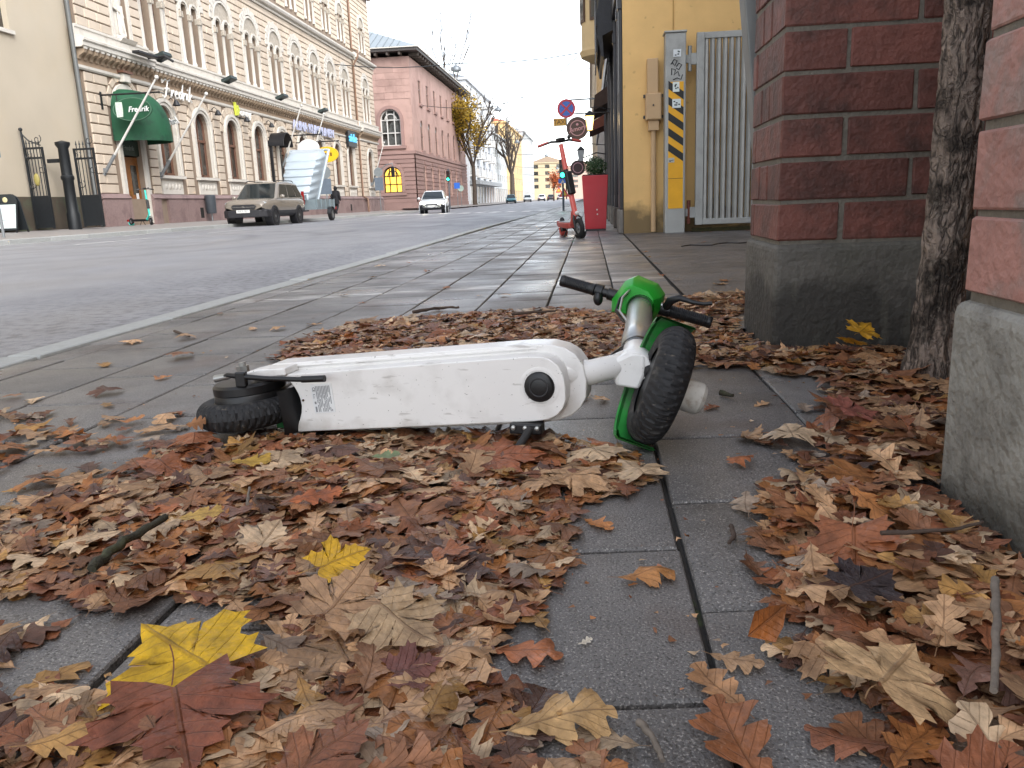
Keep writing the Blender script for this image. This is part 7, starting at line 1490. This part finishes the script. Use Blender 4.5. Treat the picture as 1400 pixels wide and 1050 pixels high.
# upper ashlar of the corner wall: separate facing stones
q = random.Random(9); z = 6.0
while z < 14.4:
    h = .62; x = -27 - q.uniform(0, 1)
    while x < XF:
        w_ = q.uniform(.9, 1.9); e = min(x + w_, XF)
        if not (big[0][0] - 1.45 < e and x < big[0][0] + 1.45 and z < 10.4): MB().prism(rect(x + .01, e - .01, z + .01, z + h - .01), EP, .003, .028 + q.uniform(0, .02)).build('ashlar_stone', M_pink, pk)
        x = e
    z += h
for (u, v0, vs, r), lit in zip(big, (False, True)):
    MG = mat('lit_window', '#f2b848', rough=.4, emit=.55, var=.25, scale=1.2) if lit else M_gl2
    w_ = MB(); ring(w_, u, vs, r - .12, r, v0, EP, -.3, -.2)
    for a in (-.36, .36): w_.prism(rect(u + a * r - .05, u + a * r + .05, v0, vs + r * .85), EP, -.3, -.2)
    for zq in (v0 + .04, v0 + (vs - v0) * .5, vs): w_.prism(rect(u - r, u + r, zq - .05, zq + .05), EP, -.3, -.21)
    ring(w_, u, vs, r * .5, r * .6, vs - .1, EP, -.3, -.21)
    wo_ = w_.build('arched_window', M_dark2 if lit else M_pale, pk); MB().prism(arch(u, v0, vs, r), EP, -.36, -.32).build('pane', MG, wo_)
    m_ = MB(); ring(m_, u, vs, r, r + .32, v0, EP, .003, .14); m_.build('window_surround', M_pinkd, pk); MB().prism(rect(u - r - .45, u + r + .45, v0 - .3, v0 - .02), EP, -.2, .22).build('sill', M_pinkd, pk)
for u in cols_:
    for kd, v0, v1, r in (('r', 10.9, 13.2, .62), ('a', 6.2, 8.6, .68), ('a', 1.6, 4.0, .6)):
        w_ = MB().prism(rect(u - .05, u + .05, v0, v1), LF, -.09, -.05).prism(rect(u - r, u + r, v0 + (v1 - v0) * .6, v0 + (v1 - v0) * .6 + .08), LF, -.09, -.05).build('window', M_sash, pk); MB().prism(rect(u - r, u + r, v0, v1) if kd == 'r' else arch(u, v0, v1, r), LF, -.11, -.09).build('pane', M_gl2, w_); MB().prism(rect(u - r - .15, u + r + .15, v0 - .25, v0 - .01), LF, -.2, .16).build('sill', M_pinkd, pk)
MB().box(-34.5, XF + 1.1, YP0 - 1.1, YP1 + .6, ZP + .35, ZP + .62).build('eaves', mat('dark_eaves', '#3e3936', rough=.6), pk); MB().box(-34.4, XF + 1.22, YP0 - 1.22, YP1 + .7, ZP + .63, ZP + .72).build('gutter', M_trim, pk)
for k in range(28): MB().box(XF, XF + .95, YP0 + .3 + 1.25 * k, YP0 + .5 + 1.25 * k, ZP + .05, ZP + .34).build('rafter_end', mat('rafter', '#4b433d', rough=.7), pk)
for k in range(9): MB().box(-18.3 - 1.2 * k, -18.1 - 1.2 * k, YP0 - .95, YP0, ZP + .05, ZP + .34).build('rafter_end', MATS['rafter'], pk)
MR = mat('grey_sheet_roof', '#9aa2a6', rough=.4, metal=.3, var=.06, scale=1)
rv = [(-34.4, YP0 - 1.2, ZP + .73), (XF + 1.2, YP0 - 1.2, ZP + .73), (XF + 1.2, YP1 + .7, ZP + .73), (-34.4, YP1 + .7, ZP + .73), (-25.5, YP0 + 7, ZP + 4.7), (-25.5, YP1 - 6, ZP + 4.7)]
rf = MB().add(rv, [(0, 1, 4), (1, 2, 5, 4), (2, 3, 5), (3, 0, 4, 5)]).build('roof', MR, pk)
for k in range(22):
    x = -33 + .7 * k; f_ = lambda x_: max(0, min((x_ + 34.4) / 8.9, (XF + 1.2 - x_) / 8.2)); kk = f_(x); y1_ = YP0 - 1.2 + 8.2 * kk; z1_ = ZP + .73 + 3.97 * kk
    if kk > .05: MB().tube([(x, YP0 - 1.2, ZP + .76), (x, y1_, z1_ + .03)], .045, 4).build('roof_seam', mat('seam', '#6e767a', rough=.5), rf)
MB().box(-24.2, -23., 87., 88.2, ZP + 2.6, ZP + 5.4).build('chimney', mat('pale_chimney', '#a7a7a3', rough=.7), rf); MB().box(-24.3, -22.9, 86.9, 88.3, ZP + 5.42, ZP + 5.6).build('chimney_cap', M_dark2, rf); MB().box(-26.6, -25.4, 88., 90., ZP + 3.5, ZP + 6.6).build('chimney', MATS['pale_chimney'], rf)
MB().cyl((-23.5, 87.5, ZP + 5.6), (-23.5, 87.5, ZP + 7.6), .02).build('aerial', M_grey, rf)
# small lower house edge between the two buildings
# ================================================================== BUILDINGS FARTHER DOWN THE STREET
def block(nm, lab, x1, y0, y1, zt, wallc, rows, cols_n, fx=None, ground=None, depth=14, roofc='#6b6d70', band=None, balcony=False):
    t = thing(nm, (x1, y0, .3), lab, 'building', 'buildings farther down the street'); LX = lambda s, z, d: (x1 + d, s, z); m_w = mat('wall_' + wallc[1:], wallc, rough=.85, var=.05, scale=.4)
    LE = lambda a, z, d: (a, y0 - d, z); pit = (y1 - y0) / cols_n; rh = (zt - 4.2) / rows
    hs = [rect(y0 + pit * (c + .25), y0 + pit * (c + .75), 4.2 + rh * r_ + rh * .25, 4.2 + rh * r_ + rh * .8) for r_ in range(rows) for c in range(cols_n)]
    gs_ = [rect(y0 + pit * (c + .12), y0 + pit * (c + .88), .5, 3.3) for c in range(cols_n)]
    MB().holed(rect(y0, y1, -.3, zt), hs + gs_, LX, 0, .08).build('street_wall', m_w, t)
    nx = max(2, int(depth / 4)); px_ = depth / nx; he = [rect(x1 - depth + px_ * (c + .3), x1 - depth + px_ * (c + .7), 4.2 + rh * r_ + rh * .25, 4.2 + rh * r_ + rh * .8) for r_ in range(rows) for c in range(nx)]
    MB().holed(rect(x1 - depth, x1, -.3, zt), he, LE, 0, .25).build('end_wall', m_w, t)
    for h in hs + gs_: w_ = MB().prism(rect(h[0][0], h[1][0], h[0][1], h[2][1]), LX, -.12, -.08).build('window', M_gl2, t); MB().prism(rect((h[0][0] + h[1][0]) / 2 - .06, (h[0][0] + h[1][0]) / 2 + .06, h[0][1], h[2][1]), LX, -.079, -.04).build('mullion', M_pale, w_)
    for h in he: MB().prism(rect(h[0][0], h[1][0], h[0][1], h[2][1]), LE, -.3, -.25).build('window', M_gl2, t)
    MB().box(x1 - depth, x1 - .4, y0 + .4, y1, 0, zt - .05).build('inner_mass', MATS['dark_interior'], t)
    MB().box(x1 - depth - .2, x1 + .35, y0 - .35, y1 + .2, zt + .001, zt + .35).build('cornice', m_w, t)
    MB().add([(x1 - depth - .2, y0 - .35, zt + .36), (x1 + .35, y0 - .35, zt + .36), (x1 + .35, y1 + .2, zt + .36), (x1 - depth - .2, y1 + .2, zt + .36), (x1 - depth / 2, y0 + 3, zt + 2.6), (x1 - depth / 2, y1 - 3, zt + 2.6)], [(0, 1, 4), (1, 2, 5, 4), (2, 3, 5), (3, 0, 4, 5)]).build('roof', mat('roof_' + roofc[1:], roofc, rough=.6, var=.06), t)
    if ground: MB().prism(rect(y0, y1, 3.4, 4.0), LX, .003, 1.6).build('shop_canopy', mat('canopy_' + ground[1:], ground, rough=.6), t)
    if balcony:
        for r_ in range(rows):
            for c in range(0, cols_n, 2): z = 4.2 + rh * r_ + rh * .2; MB().box(x1 + .003, x1 + 1.1, y0 + pit * (c + .1), y0 + pit * (c + .9), z - .15, z).box(x1 + 1.03, x1 + 1.1, y0 + pit * (c + .1), y0 + pit * (c + .9), z, z + 1.).build('balcony', M_pale, t)
    return t
block('modern_block', 'white modern block with balconies behind the yellow-leaved tree', -18.2, 126, 158, 18.6, '#c9ccd0', 5, 8, ground='#8c8f92', roofc='#70757a', balcony=True)
block('white_block', 'narrow white block behind the bare street tree', -18.4, 158.5, 186, 13.5, '#b9bcbc', 4, 7, roofc='#7a4f42')
block('ochre_block', 'pale ochre block with red roof edge behind the bare tree', -18.6, 186.5, 232, 17.8, '#c9ad7c', 5, 10, roofc='#9a5a44')
block('pale_block', 'tall pale grey block near the end of the street', -18.2, 232.5, 275, 19.5, '#b7babb', 6, 9, roofc='#8b8d8f')
block('far_beige_block', 'far beige block closing the view down the street', -8.5, 290, 330, 13.2, '#bfae90', 4, 8, roofc='#8d7a66', depth=12)
block('far_pink_block', 'far pinkish block behind the right traffic light', 3.5, 300, 330, 11.5, '#bfa497', 4, 8, roofc='#8a6a5c', depth=11.6)
# ================================================================== STREET TREES
M_bark2 = mat('street_tree_bark', '#4a4038', rough=.9, var=.2, scale=3)
def street_tree(loc, h, spread, seed, lab, leafc=None, n_leaf=0, thin=1., lean=0., levels=5, leafbox=None, trunk_r=.3, first_z=.28):
    q = random.Random(seed); t = thing('street_tree', loc, lab, 'tree', 'street trees'); L0 = V(loc); tips = []; m_ = MB(); tm = MB()
    top = L0 + V((lean * h, 0, h * first_z)); tm.tube([L0 - V((0, 0, .3)), L0 + V((0, 0, .3)), L0 + (top - L0) * .6, top], [trunk_r * 1.3, trunk_r, trunk_r * .85, trunk_r * .75], 10)
    tm.build('trunk', M_bark2, t, smooth=60)
    def grow(p, d, r, ln, lev):
        pts = [p]
        for s in range(3): d = (d + V((q.gauss(0, .13), q.gauss(0, .13), q.gauss(.05, .08)))).normalized(); pts.append(pts[-1] + d * ln / 3)
        m_.tube(pts, [r, r * .88, r * .76, r * .62], 6 if lev < 2 else 4 if lev < 3 else 3, caps=False)
        tips.append((pts[-1], lev)); tips.append((pts[1], lev))
        if lev >= levels: return
        for c in range(2 if lev > 0 and q.random() < .35 else 3):
            nd = (d + V((q.uniform(-1, 1) * spread, q.uniform(-1, 1) * spread, q.uniform(-.1, .5)))).normalized(); grow(pts[1 + c % 3] if c < 2 else pts[3], nd, r * .66, ln * q.uniform(.62, .8), lev + 1)
    for k in range(4): a = k * 1.57 + q.uniform(-.4, .4); grow(top - V((0, 0, .15 * k)), V((math.cos(a) * spread * .55, math.sin(a) * spread * .55, 1)).normalized(), trunk_r * .5, h * .27, 1)
    m_.build('branches', M_bark2, t, smooth=60, kind='stuff', normals=False)
    if n_leaf:
        lf = MB(); cand = [p for p, l in tips if l >= 2 and (leafbox is None or leafbox(p - L0))]
        for _ in range(n_leaf):
            c = q.choice(cand) + V((q.gauss(0, .45), q.gauss(0, .45), q.gauss(0, .45))); x, y, _z = frame((q.uniform(-1, 1), q.uniform(-1, 1), q.uniform(.1, 1))); s_ = q.uniform(.09, .2); lf.add([c - x * s_, c - y * s_ * .7, c + x * s_, c + y * s_ * .7], [(0, 1, 2, 3)])
        lf.build('crown', mat('leaf_' + leafc[1:], leafc, rough=.7, var=.35, scale=1.2), t, kind='stuff', normals=False)
    return t
street_tree((-15.6, 112, .3), 18.5, .8, 21, 'tree with yellowing leaves at the end of the pink building', '#94781c', 5200, leafbox=lambda p: p.x < 1.2 and p.z < 13.5, trunk_r=.33)
street_tree((-15.4, 166, .45), 20, .72, 5, 'bare tree standing in front of the pale ochre block', trunk_r=.55, levels=5)
street_tree((-19.5, 121, .3), 25, .42, 8, 'tall thin bare treetop rising behind the pink building', trunk_r=.22, levels=5, first_z=.55)
street_tree((-7.6, 178, .5), 7, .7, 13, 'small reddish autumn tree far ahead in the street', '#a8562c', 1200, trunk_r=.15, levels=4)
# ================================================================== SUSPENDED LAMPS AND WIRES
def susp(y, x, z, zl, zr_, lab, xr=.3):
    t = thing('suspended_lamp', (x, y, z), lab, 'street lamp', 'lamps hung over the street')
    MB().tube([(XF, y, zl)] + [(XF + (x - XF) * k, y, zl + (z + .35 - zl) * k - .25 * math.sin(math.pi * k)) for k in (.25, .5, .75)] + [(x, y, z + .35)] + [(x + (xr - x) * k, y, z + .35 + (zr_ - z - .35) * k - .25 * math.sin(math.pi * k)) for k in (.33, .66)] + [(xr, y, zr_)], .03, 4).build('span_wire', mat('wire', '#2f3133', rough=.5), t)
    MB().lathe([(.0, .32), (.1, .3), (.13, .2), (.3, .12), (.36, .0), (.36, -.12), (.3, -.14)], (x, y, z), (0, 0, 1), 18).build('shade', mat('lamp_housing', '#7d8388', rough=.45, metal=.3), t, smooth=40); MB().lathe([(.33, -.13), (.2, -.2), (0, -.22)], (x, y, z), (0, 0, 1), 16).build('lens', M_hl, t, smooth=50)
susp(58, -8.95, 9.55, 10.3, 10.2, 'large grey lamp hanging over the street left of centre')
susp(88, -9.35, 10.0, 10.8, 13.6, 'grey lamp hanging on the long rising wire')
for k, (y, x, z) in enumerate(((120, -10.2, 8.9), (150, -7.6, 8.4), (185, -7.0, 7.4), (220, -6.5, 6.6))): susp(y, x, z, z + .9, z + 1., ('tiny hanging lamp over the bare tree', 'small hanging lamp right of the bare tree', 'small hanging lamp farther down the street', 'farthest hanging lamp above the street')[k], .4)
wt = MB().tube([(.4, 46, 8.6)] + [(.4 - 9 * k, 46 + 40 * k, 8.6 + 1.6 * k - .5 * math.sin(math.pi * k)) for k in (.25, .5, .75)] + [(-8.8, 86, 10.3)], .03, 4).build('overhead_wire', MATS['wire'], at=(.4, 46, 8.6)); tag(wt, 'thin overhead wire running from the right facade to a hanging lamp', 'wire')
# right-hand facades beyond the yellow building
t = thing('right_block', (.5, 47, 0), 'pale row of buildings farther along the right side of the street', 'building')
RX = lambda s, z, d: (.55 - d, s, z); hs = [rect(48 + 4.2 * c, 50. + 4.2 * c, 4.6 + 3.3 * r_, 6.6 + 3.3 * r_) for c in range(20) for r_ in range(3)]
MB().holed(rect(46.3, 134, -.2, 14.5), hs, RX, 0, .2).build('street_wall', mat('pale_ochre_wall', '#bda98a', rough=.85, var=.06, scale=.5), t)
for h in hs: MB().prism(rect(h[0][0], h[1][0], h[0][1], h[2][1]), RX, -.25, -.2).build('window', M_gl2, t)
MB().box(.9, 12, 46.4, 134, 0, 14.4).build('inner_mass', MATS['dark_interior'], t); MB().box(.25, 12, 46.3, 134, 14.51, 14.9).build('cornice', M_trim, t)
